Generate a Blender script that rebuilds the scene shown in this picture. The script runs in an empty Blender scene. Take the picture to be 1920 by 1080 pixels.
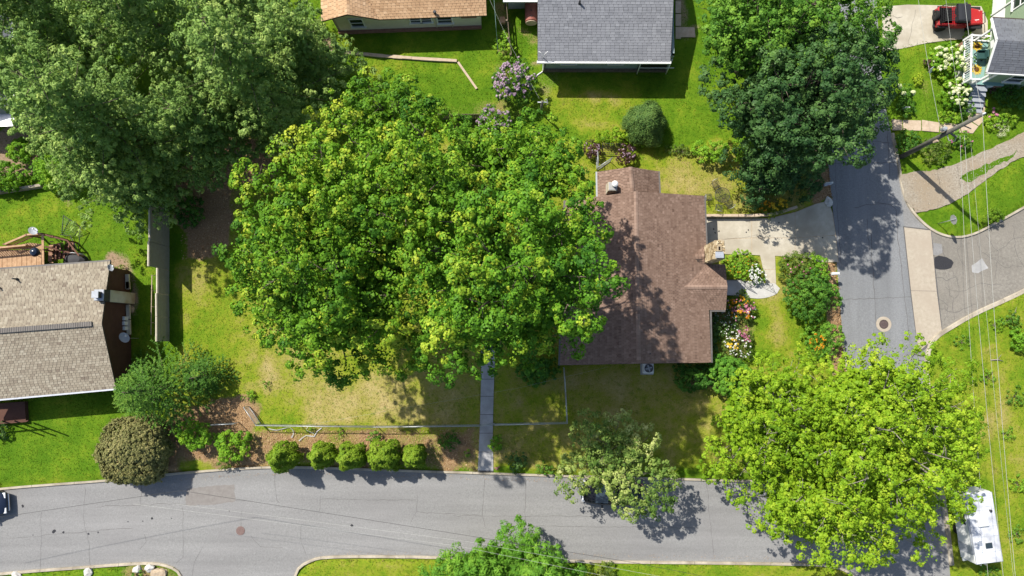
import bpy, bmesh, math, random
import numpy as np
from mathutils import Vector, Matrix

# ------------------------------------------------------------------ camera, sky, sun, exposure
scene = bpy.context.scene
COL = scene.collection
CAM_H = 55.0
F_PX = 1320.0                    # focal length in pixels of the 1920 px wide photograph
TILT = math.atan(100.0 / F_PX)   # the drone camera looks a few degrees ahead of straight down
cam_data = bpy.data.cameras.new('camera')
cam_data.sensor_width = 36.0
cam_data.lens = 36.0 * F_PX / 1920.0
cam_data.clip_start = 0.5
cam_data.clip_end = 3000.0
cam = bpy.data.objects.new('camera', cam_data)
COL.objects.link(cam)
cam.location = (0, 0, CAM_H)
cam.rotation_euler = (TILT, 0, 0)
scene.camera = cam

SUN_EL = math.radians(50.0)
SUN_X, SUN_Y = -0.725, 0.689     # horizontal direction towards the sun
world = bpy.data.worlds.new('World')
scene.world = world
world.use_nodes = True
wn = world.node_tree.nodes
wl = world.node_tree.links
sky_node = wn.new('ShaderNodeTexSky')
sky_node.sky_type = 'NISHITA'
sky_node.sun_disc = False
sky_node.sun_elevation = SUN_EL
sky_node.sun_rotation = math.atan2(SUN_X, SUN_Y)
sky_node.air_density = 1.0
sky_node.dust_density = 1.5
wn['Background'].inputs['Strength'].default_value = 0.115
wl.new(sky_node.outputs['Color'], wn['Background'].inputs['Color'])

sun_data = bpy.data.lights.new('sun', 'SUN')
sun_data.energy = 4.9
sun_data.angle = math.radians(0.6)
sun_data.color = (1.0, 0.955, 0.87)
sun = bpy.data.objects.new('sun', sun_data)
COL.objects.link(sun)
sun.location = (-60, 50, 90)
_d = Vector((-SUN_X * math.cos(SUN_EL), -SUN_Y * math.cos(SUN_EL), -math.sin(SUN_EL)))
sun.rotation_euler = _d.to_track_quat('-Z', 'Y').to_euler()

scene.view_settings.view_transform = 'Standard'
scene.view_settings.look = 'None'
scene.view_settings.exposure = 0.40
scene.view_settings.gamma = 1.0
scene.view_settings.use_curve_mapping = False
scene.cycles.max_bounces = 5
scene.cycles.diffuse_bounces = 2
scene.cycles.glossy_bounces = 2
scene.cycles.transmission_bounces = 3
scene.cycles.transparent_max_bounces = 6
scene.cycles.use_fast_gi = False

# ------------------------------------------------------------------ helpers
_ct, _st = math.cos(TILT), math.sin(TILT)

def P(px, py, z=0.0):
    """Point at height z that stands at this place of the survey photograph."""
    a, b = (px - 960.0) / F_PX, -(py - 540.0) / F_PX
    d = Vector((a, b * _ct + _st, b * _st - _ct))
    t = (z - CAM_H) / d.z
    return Vector((d.x * t, d.y * t, z))

def to_px(x, y, z=0.0):
    dz = z - CAM_H
    cy = y * _ct + dz * _st
    cz = -y * _st + dz * _ct
    return 960.0 + F_PX * x / (-cz), 540.0 - F_PX * cy / (-cz)

rnd = random.Random(7)
RNG = np.random.default_rng(11)
MATS = {}

def lin(r, g, b):
    f = lambda c: c / 12.92 if c <= 0.04045 else ((c + 0.055) / 1.055) ** 2.4
    return (f(r / 255), f(g / 255), f(b / 255))

def base_mat(name, color, rough=0.8, metallic=0.0, spec=0.3):
    m = bpy.data.materials.new(name)
    m.use_nodes = True
    b = m.node_tree.nodes['Principled BSDF']
    b.inputs['Base Color'].default_value = (*color, 1)
    b.inputs['Roughness'].default_value = rough
    b.inputs['Metallic'].default_value = metallic
    b.inputs['Specular IOR Level'].default_value = spec
    MATS[name] = m
    return m, m.node_tree.nodes, m.node_tree.links, b

def ramp_node(n, stops):
    r = n.new('ShaderNodeValToRGB')
    e = r.color_ramp.elements
    while len(e) < len(stops):
        e.new(0.5)
    for i, (p, c) in enumerate(stops):
        e[i].position = p
        e[i].color = (*c, 1)
    return r

def noise_mat(name, c1, c2, scale=3.0, detail=6.0, rough=0.85, bump=0.2, bump_scale=40.0, c3=None, scale3=0.3, metallic=0.0, spec=0.3, lo=0.3, hi=0.7, streak=None):
    """Two tone mottled material with fine relief; c3 adds large soft stains."""
    m, n, l, b = base_mat(name, c1, rough, metallic, spec)
    geo = n.new('ShaderNodeNewGeometry')
    nz = n.new('ShaderNodeTexNoise')
    nz.inputs['Scale'].default_value = scale
    nz.inputs['Detail'].default_value = detail
    nz.inputs['Roughness'].default_value = 0.65
    l.new(geo.outputs['Position'], nz.inputs['Vector'])
    r = ramp_node(n, [(lo, c1), (hi, c2)])
    l.new(nz.outputs['Fac'], r.inputs['Fac'])
    out = r.outputs['Color']
    if c3 is not None:
        n3 = n.new('ShaderNodeTexNoise')
        n3.inputs['Scale'].default_value = scale3
        n3.inputs['Detail'].default_value = 4
        l.new(geo.outputs['Position'], n3.inputs['Vector'])
        r3 = ramp_node(n, [(0.42, (0, 0, 0)), (0.68, (1, 1, 1))])
        l.new(n3.outputs['Fac'], r3.inputs['Fac'])
        mx = n.new('ShaderNodeMixRGB')
        mx.inputs['Color2'].default_value = (*c3, 1)
        l.new(r3.outputs['Color'], mx.inputs['Fac'])
        l.new(out, mx.inputs['Color1'])
        out = mx.outputs['Color']
    if streak is not None:
        # wheel tracks and wear drawn out along the street
        mpn = n.new('ShaderNodeMapping'); mpn.inputs['Scale'].default_value = (*streak, 1)
        l.new(geo.outputs['Position'], mpn.inputs['Vector'])
        ns = n.new('ShaderNodeTexNoise'); ns.inputs['Scale'].default_value = 1.0; ns.inputs['Detail'].default_value = 7; ns.inputs['Roughness'].default_value = 0.6
        l.new(mpn.outputs['Vector'], ns.inputs['Vector'])
        mr = n.new('ShaderNodeMapRange'); mr.inputs['From Min'].default_value = .3; mr.inputs['From Max'].default_value = .7; mr.inputs['To Min'].default_value = .86; mr.inputs['To Max'].default_value = 1.16
        l.new(ns.outputs['Fac'], mr.inputs['Value'])
        sc = n.new('ShaderNodeVectorMath'); sc.operation = 'SCALE'
        l.new(out, sc.inputs[0]); l.new(mr.outputs['Result'], sc.inputs['Scale'])
        # coarse stone in the binder
        nv = n.new('ShaderNodeTexVoronoi'); nv.inputs['Scale'].default_value = 22
        l.new(geo.outputs['Position'], nv.inputs['Vector'])
        mv = n.new('ShaderNodeMapRange'); mv.inputs['To Min'].default_value = .86; mv.inputs['To Max'].default_value = 1.12
        l.new(nv.outputs['Color'], mv.inputs['Value'])
        sc2 = n.new('ShaderNodeVectorMath'); sc2.operation = 'SCALE'
        l.new(sc.outputs['Vector'], sc2.inputs[0]); l.new(mv.outputs['Result'], sc2.inputs['Scale'])
        out = sc2.outputs['Vector']
    l.new(out, b.inputs['Base Color'])
    if bump:
        nb = n.new('ShaderNodeTexNoise')
        nb.inputs['Scale'].default_value = bump_scale
        nb.inputs['Detail'].default_value = 4
        l.new(geo.outputs['Position'], nb.inputs['Vector'])
        bp = n.new('ShaderNodeBump')
        bp.inputs['Strength'].default_value = bump
        bp.inputs['Distance'].default_value = 0.03
        l.new(nb.outputs['Fac'], bp.inputs['Height'])
        l.new(bp.outputs['Normal'], b.inputs['Normal'])
    return m

def tint_mat(name, stops, rough=0.85, spec=0.2, trans=0.0, grain=0.0):
    """Colour from the per-face attribute 'tint'; with trans it passes light like a leaf."""
    m, n, l, b = base_mat(name, stops[0][1], rough, 0, spec)
    at = n.new('ShaderNodeAttribute')
    at.attribute_name = 'tint'
    r = ramp_node(n, stops)
    l.new(at.outputs['Fac'], r.inputs['Fac'])
    out = r.outputs['Color']
    if grain:
        geo = n.new('ShaderNodeNewGeometry')
        nz = n.new('ShaderNodeTexNoise')
        nz.inputs['Scale'].default_value = 0.8
        nz.inputs['Detail'].default_value = 8
        nz.inputs['Roughness'].default_value = 0.75
        l.new(geo.outputs['Position'], nz.inputs['Vector'])
        mp = n.new('ShaderNodeMapRange')
        mp.inputs['To Min'].default_value = 1 - grain
        mp.inputs['To Max'].default_value = 1 + grain
        mp.inputs['From Min'].default_value = 0.3
        mp.inputs['From Max'].default_value = 0.7
        l.new(nz.outputs['Fac'], mp.inputs['Value'])
        vm = n.new('ShaderNodeVectorMath')
        vm.operation = 'SCALE'
        l.new(out, vm.inputs[0])
        l.new(mp.outputs['Result'], vm.inputs['Scale'])
        out = vm.outputs['Vector']
    l.new(out, b.inputs['Base Color'])
    if trans:
        tr = n.new('ShaderNodeBsdfTranslucent')
        hs = n.new('ShaderNodeHueSaturation')
        hs.inputs['Saturation'].default_value = 1.1
        hs.inputs['Value'].default_value = 1.25
        hs.inputs['Hue'].default_value = 0.485
        l.new(out, hs.inputs['Color'])
        l.new(hs.outputs['Color'], tr.inputs['Color'])
        mx = n.new('ShaderNodeMixShader')
        mx.inputs['Fac'].default_value = trans
        l.new(b.outputs['BSDF'], mx.inputs[1])
        l.new(tr.outputs['BSDF'], mx.inputs[2])
        l.new(mx.outputs['Shader'], n['Material Output'].inputs['Surface'])
    return m

ROOT_LOC = {}

def root_of(o):
    while o.parent is not None:
        o = o.parent
    return o

def link(name, me, mat, parent=None):
    o = bpy.data.objects.new(name, me)
    COL.objects.link(o)
    if mat is not None:
        me.materials.append(MATS[mat] if isinstance(mat, str) else mat)
    if parent is not None:
        o.parent = parent
    return o

def tag(o, label=None, cat=None, group=None, kind=None):
    if label: o['label'] = label
    if cat: o['category'] = cat
    if group: o['group'] = group
    if kind: o['kind'] = kind
    return o

def thing(name, label, cat, loc=(0, 0, 0), group=None, rz=0.0):
    o = bpy.data.objects.new(name, None)
    o.empty_display_size = 0.3
    COL.objects.link(o)
    o.location = loc
    o.rotation_euler = (0, 0, rz)
    return tag(o, label, cat, group)

def struct(o):
    o['kind'] = 'structure'
    return o

def origin_of(parent):
    return Vector(root_of(parent).location) if parent is not None else Vector((0, 0, 0))

class MB:
    """Collects faces; build() links them as one mesh object. World coordinates unless local=True."""
    def __init__(s):
        s.v, s.f, s.t, s.sm = [], [], [], []
    def add(s, vs, fs, tint=None, smooth=False):
        k = len(s.v)
        s.v += [tuple(p) for p in vs]
        s.f += [tuple(i + k for i in f) for f in fs]
        s.t += [0.5 if tint is None else tint] * len(fs)
        s.sm += [smooth] * len(fs)
        return s
    def box(s, c, size, rz=0.0, M=None, tint=None, taper=1.0, bev=0.0):
        hx, hy, hz = size[0] / 2, size[1] / 2, size[2] / 2
        if bev:
            b = min(bev, hx * .9, hy * .9, hz * .9)
            rings = [(-hz, b), (-hz + b, 0), (hz - b, 0), (hz, b)]
            vs = []
            for z, ins in rings:
                x, y = hx - ins, hy - ins
                x2, y2 = hx - ins, hy - ins
                c0 = b * 0.6
                vs += [(-x + c0, -y, z), (x - c0, -y, z), (x, -y + c0, z), (x, y - c0, z), (x - c0, y, z), (-x + c0, y, z), (-x, y - c0, z), (-x, -y + c0, z)]
            fs = [tuple(range(7, -1, -1)), tuple(range(24, 32))]
            for r in range(3):
                for i in range(8):
                    j = (i + 1) % 8
                    fs.append((r * 8 + i, r * 8 + j, r * 8 + 8 + j, r * 8 + 8 + i))
        else:
            vs = [(-hx, -hy, -hz), (hx, -hy, -hz), (hx, hy, -hz), (-hx, hy, -hz)]
            vs += [(x * taper, y * taper, hz) for x, y, _ in vs]
            fs = [(3, 2, 1, 0), (4, 5, 6, 7), (0, 1, 5, 4), (1, 2, 6, 5), (2, 3, 7, 6), (3, 0, 4, 7)]
        T = Matrix.Translation(Vector(c)) @ (M if M is not None else Matrix.Rotation(rz, 4, 'Z'))
        return s.add([T @ Vector(v) for v in vs], fs, tint)
    def bar(s, p0, p1, w, h, tint=None):
        """A straight beam of section w x h between two points (h is the more vertical side)."""
        p0, p1 = Vector(p0), Vector(p1)
        d = p1 - p0
        L = d.length
        x = d.normalized()
        up = Vector((0, 0, 1)) if abs(x.z) < 0.95 else Vector((0, 1, 0))
        y = up.cross(x).normalized()
        z = x.cross(y)
        M = Matrix((x, y, z)).transposed().to_4x4()
        return s.box((p0 + p1) / 2, (L, w, h), M=M, tint=tint)
    def prism(s, pts, z0, z1, tint=None):
        n = len(pts)
        vs = [(p[0], p[1], z0) for p in pts] + [(p[0], p[1], z1) for p in pts]
        fs = [tuple(range(n - 1, -1, -1)), tuple(range(n, 2 * n))]
        fs += [(i, (i + 1) % n, n + (i + 1) % n, n + i) for i in range(n)]
        return s.add(vs, fs, tint)
    def tube(s, pts, r, sides=6, cap=True, tint=None, smooth=True):
        pts = [Vector(p) for p in pts]
        n = len(pts)
        rs = r if isinstance(r, (list, tuple)) else [r] * n
        vs = []
        a = None
        for i, p in enumerate(pts):
            d = (pts[min(i + 1, n - 1)] - pts[max(i - 1, 0)]).normalized()
            if a is None:
                a = d.orthogonal().normalized()
            a = (a - d * a.dot(d)).normalized()
            b = d.cross(a)
            for k in range(sides):
                t = 2 * math.pi * k / sides
                vs.append(p + (a * math.cos(t) + b * math.sin(t)) * rs[i])
        fs = []
        for i in range(n - 1):
            for k in range(sides):
                j = (k + 1) % sides
                fs.append((i * sides + k, i * sides + j, (i + 1) * sides + j, (i + 1) * sides + k))
        if cap:
            fs.append(tuple(range(sides - 1, -1, -1)))
            fs.append(tuple(range((n - 1) * sides, n * sides)))
        return s.add(vs, fs, tint, smooth)
    def lathe(s, c, prof, sides=16, M=None, tint=None):
        vs = []
        for r, z in prof:
            for k in range(sides):
                t = 2 * math.pi * k / sides
                vs.append(Vector((r * math.cos(t), r * math.sin(t), z)))
        T = Matrix.Translation(Vector(c)) @ (M if M is not None else Matrix.Identity(4))
        vs = [T @ v for v in vs]
        fs = []
        for i in range(len(prof) - 1):
            for k in range(sides):
                j = (k + 1) % sides
                fs.append((i * sides + k, i * sides + j, (i + 1) * sides + j, (i + 1) * sides + k))
        fs.append(tuple(range(sides - 1, -1, -1)))
        fs.append(tuple(range((len(prof) - 1) * sides, len(prof) * sides)))
        return s.add(vs, fs, tint, False)
    def build(s, name, mat, parent=None, local=False, smooth=False):
        o = Vector((0, 0, 0)) if local else origin_of(parent)
        me = bpy.data.meshes.new(name)
        me.from_pydata([(a - o.x, b - o.y, c - o.z) for a, b, c in s.v], [], s.f)
        if any(t != 0.5 for t in s.t):
            at = me.attributes.new('tint', 'FLOAT', 'FACE')
            at.data.foreach_set('value', s.t)
        if smooth or any(s.sm):
            me.polygons.foreach_set('use_smooth', [True] * len(s.f) if smooth else s.sm)
        me.update()
        return link(name, me, mat, parent)

def smooth_path(pts, step=1.0, closed=False):
    """Catmull-Rom through the points, resampled."""
    pts = [Vector((p[0], p[1], p[2] if len(p) > 2 else 0)) for p in pts]
    out = []
    n = len(pts)
    for i in range(n - 1):
        p0, p1, p2, p3 = pts[max(i - 1, 0)], pts[i], pts[i + 1], pts[min(i + 2, n - 1)]
        k = max(1, int((p2 - p1).length / step))
        for j in range(k):
            t = j / k
            out.append(0.5 * ((2 * p1) + (p2 - p0) * t + (2 * p0 - 5 * p1 + 4 * p2 - p3) * t * t + (3 * p1 - p0 - 3 * p2 + p3) * t ** 3))
    out.append(pts[-1])
    return out

def inside(poly, X, Y):
    """Vectorised point in polygon."""
    r = np.zeros(X.shape, bool)
    n = len(poly)
    for i in range(n):
        x0, y0 = poly[i][0], poly[i][1]
        x1, y1 = poly[(i + 1) % n][0], poly[(i + 1) % n][1]
        if y0 == y1:
            continue
        c = (y0 > Y) != (y1 > Y)
        r ^= c & (X < (x1 - x0) * (Y - y0) / (y1 - y0) + x0)
    return r

# ------------------------------------------------------------------ materials
noise_mat('asphalt_pale', (0.20, 0.197, 0.192), (0.27, 0.266, 0.258), 7, 9, 0.9, 0.25, 60, (0.225, 0.22, 0.215), 0.25, streak=(.06, .75))
noise_mat('asphalt_blue', (0.17, 0.175, 0.18), (0.24, 0.245, 0.25), 7, 9, 0.9, 0.25, 60, (0.20, 0.205, 0.21), 0.35, streak=(.75, .07))
noise_mat('asphalt_brown', (0.17, 0.155, 0.132), (0.27, 0.25, 0.215), 5, 10, 0.9, 0.3, 50, (0.22, 0.2, 0.17), 0.4, streak=(.35, .35))
noise_mat('asphalt_new', (0.022, 0.022, 0.026), (0.04, 0.04, 0.045), 12, 6, 0.8, 0.3, 60)
noise_mat('asphalt_worn', (0.19, 0.172, 0.158), (0.25, 0.232, 0.215), 3, 9, 0.9, 0.2, 50)
noise_mat('crack', (0.085, 0.08, 0.076), (0.14, 0.135, 0.13), 9, 4, 0.95, 0)
noise_mat('concrete', (0.40, 0.36, 0.28), (0.52, 0.475, 0.385), 2.5, 9, 0.85, 0.12, 70, (0.36, 0.315, 0.24), 0.5)
noise_mat('concrete_pale', (0.42, 0.41, 0.385), (0.52, 0.51, 0.485), 3, 8, 0.8, 0.1, 70)
noise_mat('concrete_grey', (0.34, 0.335, 0.33), (0.46, 0.455, 0.45), 3, 9, 0.85, 0.1, 70, (0.28, 0.275, 0.265), 0.7)
noise_mat('gutter_pan', (0.35, 0.30, 0.23), (0.46, 0.40, 0.32), 4, 9, 0.85, 0.15, 70, (0.38, 0.32, 0.25), 0.6)
noise_mat('kerb', (0.38, 0.33, 0.25), (0.52, 0.46, 0.36), 3, 9, 0.85, 0.15, 60, (0.28, 0.24, 0.18), 0.8)
noise_mat('paver', (0.42, 0.32, 0.22), (0.55, 0.44, 0.33), 4, 8, 0.85, 0.15, 60)
noise_mat('gravel', (0.22, 0.185, 0.14), (0.41, 0.365, 0.295), 8, 10, 0.95, 0.6, 25, (0.30, 0.235, 0.16), 0.35)
noise_mat('rock', (0.42, 0.40, 0.36), (0.66, 0.64, 0.60), 5, 8, 0.85, 0.5, 20)
noise_mat('rock_tan', (0.32, 0.24, 0.16), (0.52, 0.42, 0.30), 5, 8, 0.85, 0.5, 20)
noise_mat('iron', (0.07, 0.05, 0.05), (0.13, 0.095, 0.09), 14, 5, 0.7, 0.3, 60)
noise_mat('iron_red', (0.16, 0.10, 0.09), (0.24, 0.17, 0.15), 14, 5, 0.8, 0.3, 60)
noise_mat('bark', (0.10, 0.075, 0.05), (0.21, 0.17, 0.13), 6, 6, 0.95, 0.5, 30)
noise_mat('bark_pale', (0.22, 0.19, 0.15), (0.36, 0.32, 0.27), 6, 6, 0.95, 0.5, 30)
noise_mat('pole_wood', (0.10, 0.10, 0.085), (0.20, 0.19, 0.16), 5, 6, 0.95, 0.4, 30)
noise_mat('fence_wood', (0.12, 0.09, 0.065), (0.24, 0.19, 0.14), 5, 6, 0.95, 0.3, 30)
noise_mat('fence_grey', (0.31, 0.275, 0.22), (0.37, 0.335, 0.27), 3, 6, 0.8, 0.1, 30)
noise_mat('fence_cream', (0.5, 0.44, 0.33), (0.62, 0.56, 0.44), 3, 6, 0.8, 0.1, 30)
noise_mat('deck_wood', (0.33, 0.19, 0.10), (0.52, 0.34, 0.20), 4, 6, 0.8, 0.15, 30)
noise_mat('deck_dark', (0.16, 0.07, 0.05), (0.28, 0.15, 0.10), 4, 6, 0.8, 0.15, 30)
noise_mat('siding_brown', (0.085, 0.038, 0.026), (0.115, 0.054, 0.036), 2, 6, 0.8, 0.1, 30)
noise_mat('siding_cream', (0.60, 0.56, 0.42), (0.70, 0.66, 0.52), 1.5, 6, 0.8, 0.05, 30)
noise_mat('siding_teal', (0.24, 0.31, 0.30), (0.29, 0.36, 0.35), 1.5, 6, 0.8, 0.05, 30)
noise_mat('siding_green', (0.21, 0.29, 0.185), (0.26, 0.34, 0.225), 1.5, 6, 0.8, 0.05, 30)
noise_mat('siding_red', (0.22, 0.11, 0.08), (0.32, 0.18, 0.13), 3, 6, 0.85, 0.2, 30)
noise_mat('white_paint', (0.70, 0.70, 0.68), (0.80, 0.80, 0.78), 2, 6, 0.6, 0.0)
noise_mat('cream_paint', (0.52, 0.48, 0.38), (0.64, 0.60, 0.49), 2, 6, 0.7, 0.05, 30, (0.42, 0.32, 0.2), 1.0)
noise_mat('grey_paint', (0.28, 0.30, 0.33), (0.36, 0.38, 0.41), 2, 6, 0.7, 0.0)
noise_mat('dark_trim', (0.05, 0.035, 0.03), (0.08, 0.06, 0.05), 3, 5, 0.7, 0)
noise_mat('gutter_dark', (0.10, 0.09, 0.085), (0.15, 0.14, 0.13), 3, 5, 0.5, 0)
noise_mat('vent_grey', (0.15, 0.135, 0.12), (0.19, 0.172, 0.155), 3, 5, 0.8, 0)
noise_mat('galvanised', (0.38, 0.40, 0.41), (0.52, 0.54, 0.55), 8, 5, 0.45, 0, metallic=0.5)
noise_mat('sheet_metal', (0.55, 0.57, 0.60), (0.70, 0.72, 0.75), 4, 4, 0.35, 0, metallic=0.6)
noise_mat('dark_metal', (0.03, 0.03, 0.034), (0.06, 0.06, 0.065), 8, 4, 0.5, 0)
noise_mat('green_metal', (0.10, 0.17, 0.14), (0.18, 0.26, 0.22), 8, 4, 0.5, 0)
noise_mat('stone', (0.36, 0.27, 0.155), (0.56, 0.45, 0.29), 4, 6, 0.9, 0.5, 20)
noise_mat('mortar', (0.30, 0.23, 0.14), (0.42, 0.34, 0.23), 6, 6, 0.95, 0.4, 30)
noise_mat('red_tank', (0.26, 0.085, 0.065), (0.40, 0.15, 0.115), 3, 8, 0.6, 0.1, 20, (0.22, 0.07, 0.05), 1.5)
noise_mat('rust_pale', (0.42, 0.31, 0.22), (0.55, 0.44, 0.33), 4, 8, 0.8, 0.1, 20)
noise_mat('dish_grey', (0.34, 0.36, 0.39), (0.44, 0.46, 0.50), 3, 4, 0.5, 0)
noise_mat('wire_pale', (0.40, 0.40, 0.37), (0.52, 0.52, 0.48), 3, 4, 0.5, 0)
noise_mat('wire_black', (0.03, 0.03, 0.03), (0.045, 0.045, 0.045), 3, 4, 0.6, 0)
noise_mat('wire_green', (0.20, 0.32, 0.29), (0.28, 0.42, 0.38), 3, 4, 0.6, 0)
base_mat('car_red', (0.42, 0.018, 0.022), 0.28, 0, 0.5)
base_mat('car_black', (0.012, 0.012, 0.015), 0.22, 0, 0.5)
base_mat('car_navy', (0.014, 0.022, 0.045), 0.22, 0, 0.5)
base_mat('rubber', (0.018, 0.018, 0.018), 0.85, 0, 0.2)
base_mat('black_cloth', (0.028, 0.030, 0.036), 0.75, 0, 0.2)
base_mat('car_plastic', (0.022, 0.022, 0.024), 0.6, 0, 0.3)
base_mat('rim', (0.25, 0.25, 0.26), 0.35, 0.8, 0.5)
base_mat('chrome', (0.7, 0.71, 0.73), 0.2, 0.9, 0.5)
base_mat('lamp_white', (0.75, 0.76, 0.78), 0.2, 0, 0.5)
base_mat('lamp_red', (0.35, 0.02, 0.02), 0.3, 0, 0.5)
base_mat('window_glass', (0.02, 0.026, 0.032), 0.08, 0, 0.6)
base_mat('car_glass', (0.03, 0.045, 0.055), 0.06, 0, 0.7)
base_mat('paper_white', (0.78, 0.78, 0.76), 0.7, 0, 0.2)
base_mat('flue_dark', (0.012, 0.010, 0.010), 0.95, 0, 0.1)
base_mat('teal_cloth', (0.22, 0.36, 0.33), 0.85, 0, 0.1)
base_mat('dark_teal', (0.03, 0.08, 0.075), 0.7, 0, 0.2)
base_mat('petal_yellow', (0.62, 0.42, 0.03), 0.8, 0, 0.1)
base_mat('seed_brown', (0.12, 0.06, 0.02), 0.9, 0, 0.1)
noise_mat('rv_roof', (0.55, 0.57, 0.61), (0.78, 0.79, 0.81), 2.2, 10, 0.6, 0.05, 20, (0.36, 0.37, 0.41), 0.8)
base_mat('stucco_dark', (0.06, 0.06, 0.065), 0.8, 0, 0.2)

def shingle_mat(name, a, b, c):
    return tint_mat(name, [(0.0, a), (0.5, b), (1.0, c)], 0.92, 0.15, 0, 0.09)
shingle_mat('shingle_brown', (0.125, 0.078, 0.057), (0.215, 0.142, 0.107), (0.30, 0.208, 0.16))
shingle_mat('shingle_tan', (0.33, 0.20, 0.11), (0.46, 0.295, 0.17), (0.58, 0.40, 0.25))
shingle_mat('shingle_grey', (0.145, 0.15, 0.165), (0.205, 0.21, 0.228), (0.265, 0.272, 0.29))
shingle_mat('shingle_taupe', (0.17, 0.135, 0.105), (0.285, 0.245, 0.185), (0.385, 0.345, 0.27))
shingle_mat('shingle_slate', (0.10, 0.105, 0.12), (0.14, 0.147, 0.165), (0.18, 0.19, 0.21))

def leaf_mat(name, d, m, l, trans=0.35, rough=0.55):
    return tint_mat(name, [(0.0, d), (0.5, m), (1.0, l)], rough, 0.14, trans)
leaf_mat('leaf_maple', (0.04, 0.125, 0.010), (0.135, 0.285, 0.016), (0.45, 0.49, 0.045), 0.12)
leaf_mat('leaf_maple_deep', (0.036, 0.12, 0.011), (0.12, 0.275, 0.016), (0.39, 0.47, 0.038), 0.12)
leaf_mat('leaf_pine', (0.08, 0.16, 0.035), (0.20, 0.325, 0.070), (0.40, 0.52, 0.135), 0.16)
leaf_mat('leaf_dark', (0.025, 0.072, 0.022), (0.058, 0.13, 0.034), (0.13, 0.235, 0.055), 0.12, 0.5)
leaf_mat('leaf_mid', (0.045, 0.135, 0.018), (0.10, 0.235, 0.026), (0.23, 0.39, 0.045), 0.18)
leaf_mat('leaf_lime', (0.09, 0.20, 0.010), (0.225, 0.375, 0.017), (0.42, 0.52, 0.04), 0.2)
leaf_mat('leaf_cream', (0.11, 0.20, 0.035), (0.31, 0.40, 0.09), (0.60, 0.61, 0.24), 0.22)
leaf_mat('leaf_walnut', (0.08, 0.23, 0.025), (0.16, 0.35, 0.035), (0.29, 0.46, 0.05), 0.3)
leaf_mat('leaf_spruce', (0.05, 0.14, 0.022), (0.105, 0.235, 0.03), (0.24, 0.38, 0.05), 0.2)
leaf_mat('leaf_thuja', (0.10, 0.20, 0.014), (0.19, 0.31, 0.022), (0.31, 0.41, 0.04), 0.2)
leaf_mat('leaf_olive', (0.12, 0.135, 0.045), (0.23, 0.225, 0.08), (0.36, 0.32, 0.13), 0.2)
leaf_mat('leaf_yew', (0.03, 0.08, 0.022), (0.065, 0.14, 0.034), (0.14, 0.23, 0.05), 0.15)
leaf_mat('leaf_bright', (0.11, 0.27, 0.02), (0.20, 0.40, 0.028), (0.36, 0.51, 0.045), 0.3)
leaf_mat('leaf_perennial', (0.08, 0.15, 0.03), (0.16, 0.25, 0.04), (0.31, 0.34, 0.08), 0.38)
leaf_mat('leaf_rust', (0.10, 0.03, 0.02), (0.16, 0.055, 0.03), (0.24, 0.10, 0.05), 0.25)
leaf_mat('leaf_maroon', (0.05, 0.03, 0.025), (0.095, 0.05, 0.042), (0.15, 0.085, 0.06), 0.2)
leaf_mat('petal_white', (0.62, 0.62, 0.56), (0.76, 0.76, 0.72), (0.84, 0.84, 0.82), 0.15)
leaf_mat('petal_cream', (0.48, 0.54, 0.26), (0.66, 0.69, 0.40), (0.78, 0.79, 0.54), 0.15)
leaf_mat('petal_lilac', (0.26, 0.17, 0.26), (0.42, 0.30, 0.38), (0.58, 0.46, 0.50), 0.15)
leaf_mat('petal_pink', (0.32, 0.08, 0.15), (0.46, 0.15, 0.24), (0.62, 0.32, 0.40), 0.15)
leaf_mat('petal_orange', (0.50, 0.17, 0.01), (0.65, 0.30, 0.015), (0.72, 0.45, 0.03), 0.15)
leaf_mat('petal_gold', (0.55, 0.36, 0.02), (0.68, 0.48, 0.03), (0.75, 0.58, 0.06), 0.15)

# ------------------------------------------------------------------ the ground, streets and paths
def world_path(px, z=0.0, step=1.0):
    return smooth_path([P(a, b, z) for a, b in px], step)

ROAD_N = [(-300, 960), (-150, 941), (0, 919), (200, 903), (330, 890), (440, 881), (560, 878), (800, 886), (900, 889), (1040, 894), (1265, 900), (1400, 904), (1490, 903), (1545, 893), (1582, 866), (1598, 820), (1597, 760), (1590, 700), (1581, 640), (1574, 560), (1568, 480), (1562, 400), (1552, 300), (1545, 250), (1535, 180), (1525, 60), (1512, -140)]
ROAD_E1 = [(1636, -140), (1647, 60), (1657, 180), (1671, 250), (1682, 305), (1689, 350), (1702, 387), (1725, 416), (1755, 438), (1790, 447), (1825, 441), (1862, 423), (1920, 391), (2080, 300), (2240, 210)]
ROAD_E2 = [(2240, 370), (2080, 455), (1920, 541), (1830, 583), (1780, 611), (1750, 632), (1736, 660), (1735, 720), (1745, 800), (1760, 900), (1773, 1000), (1780, 1060), (1795, 1260)]
ROAD_S1 = [(1640, 1260), (1632, 1130), (1605, 1082), (1560, 1060), (1460, 1055), (1090, 1050), (780, 1042), (625, 1042), (583, 1049), (558, 1065), (548, 1088), (545, 1260)]
ROAD_S2 = [(345, 1260), (348, 1090), (336, 1070), (312, 1058), (270, 1054), (150, 1062), (0, 1074), (-150, 1094), (-300, 1115)]
EDGES = [world_path(e) for e in (ROAD_N, ROAD_E1, ROAD_E2, ROAD_S1, ROAD_S2)]
ROAD_POLY = [p for e in EDGES for p in e]

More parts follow.
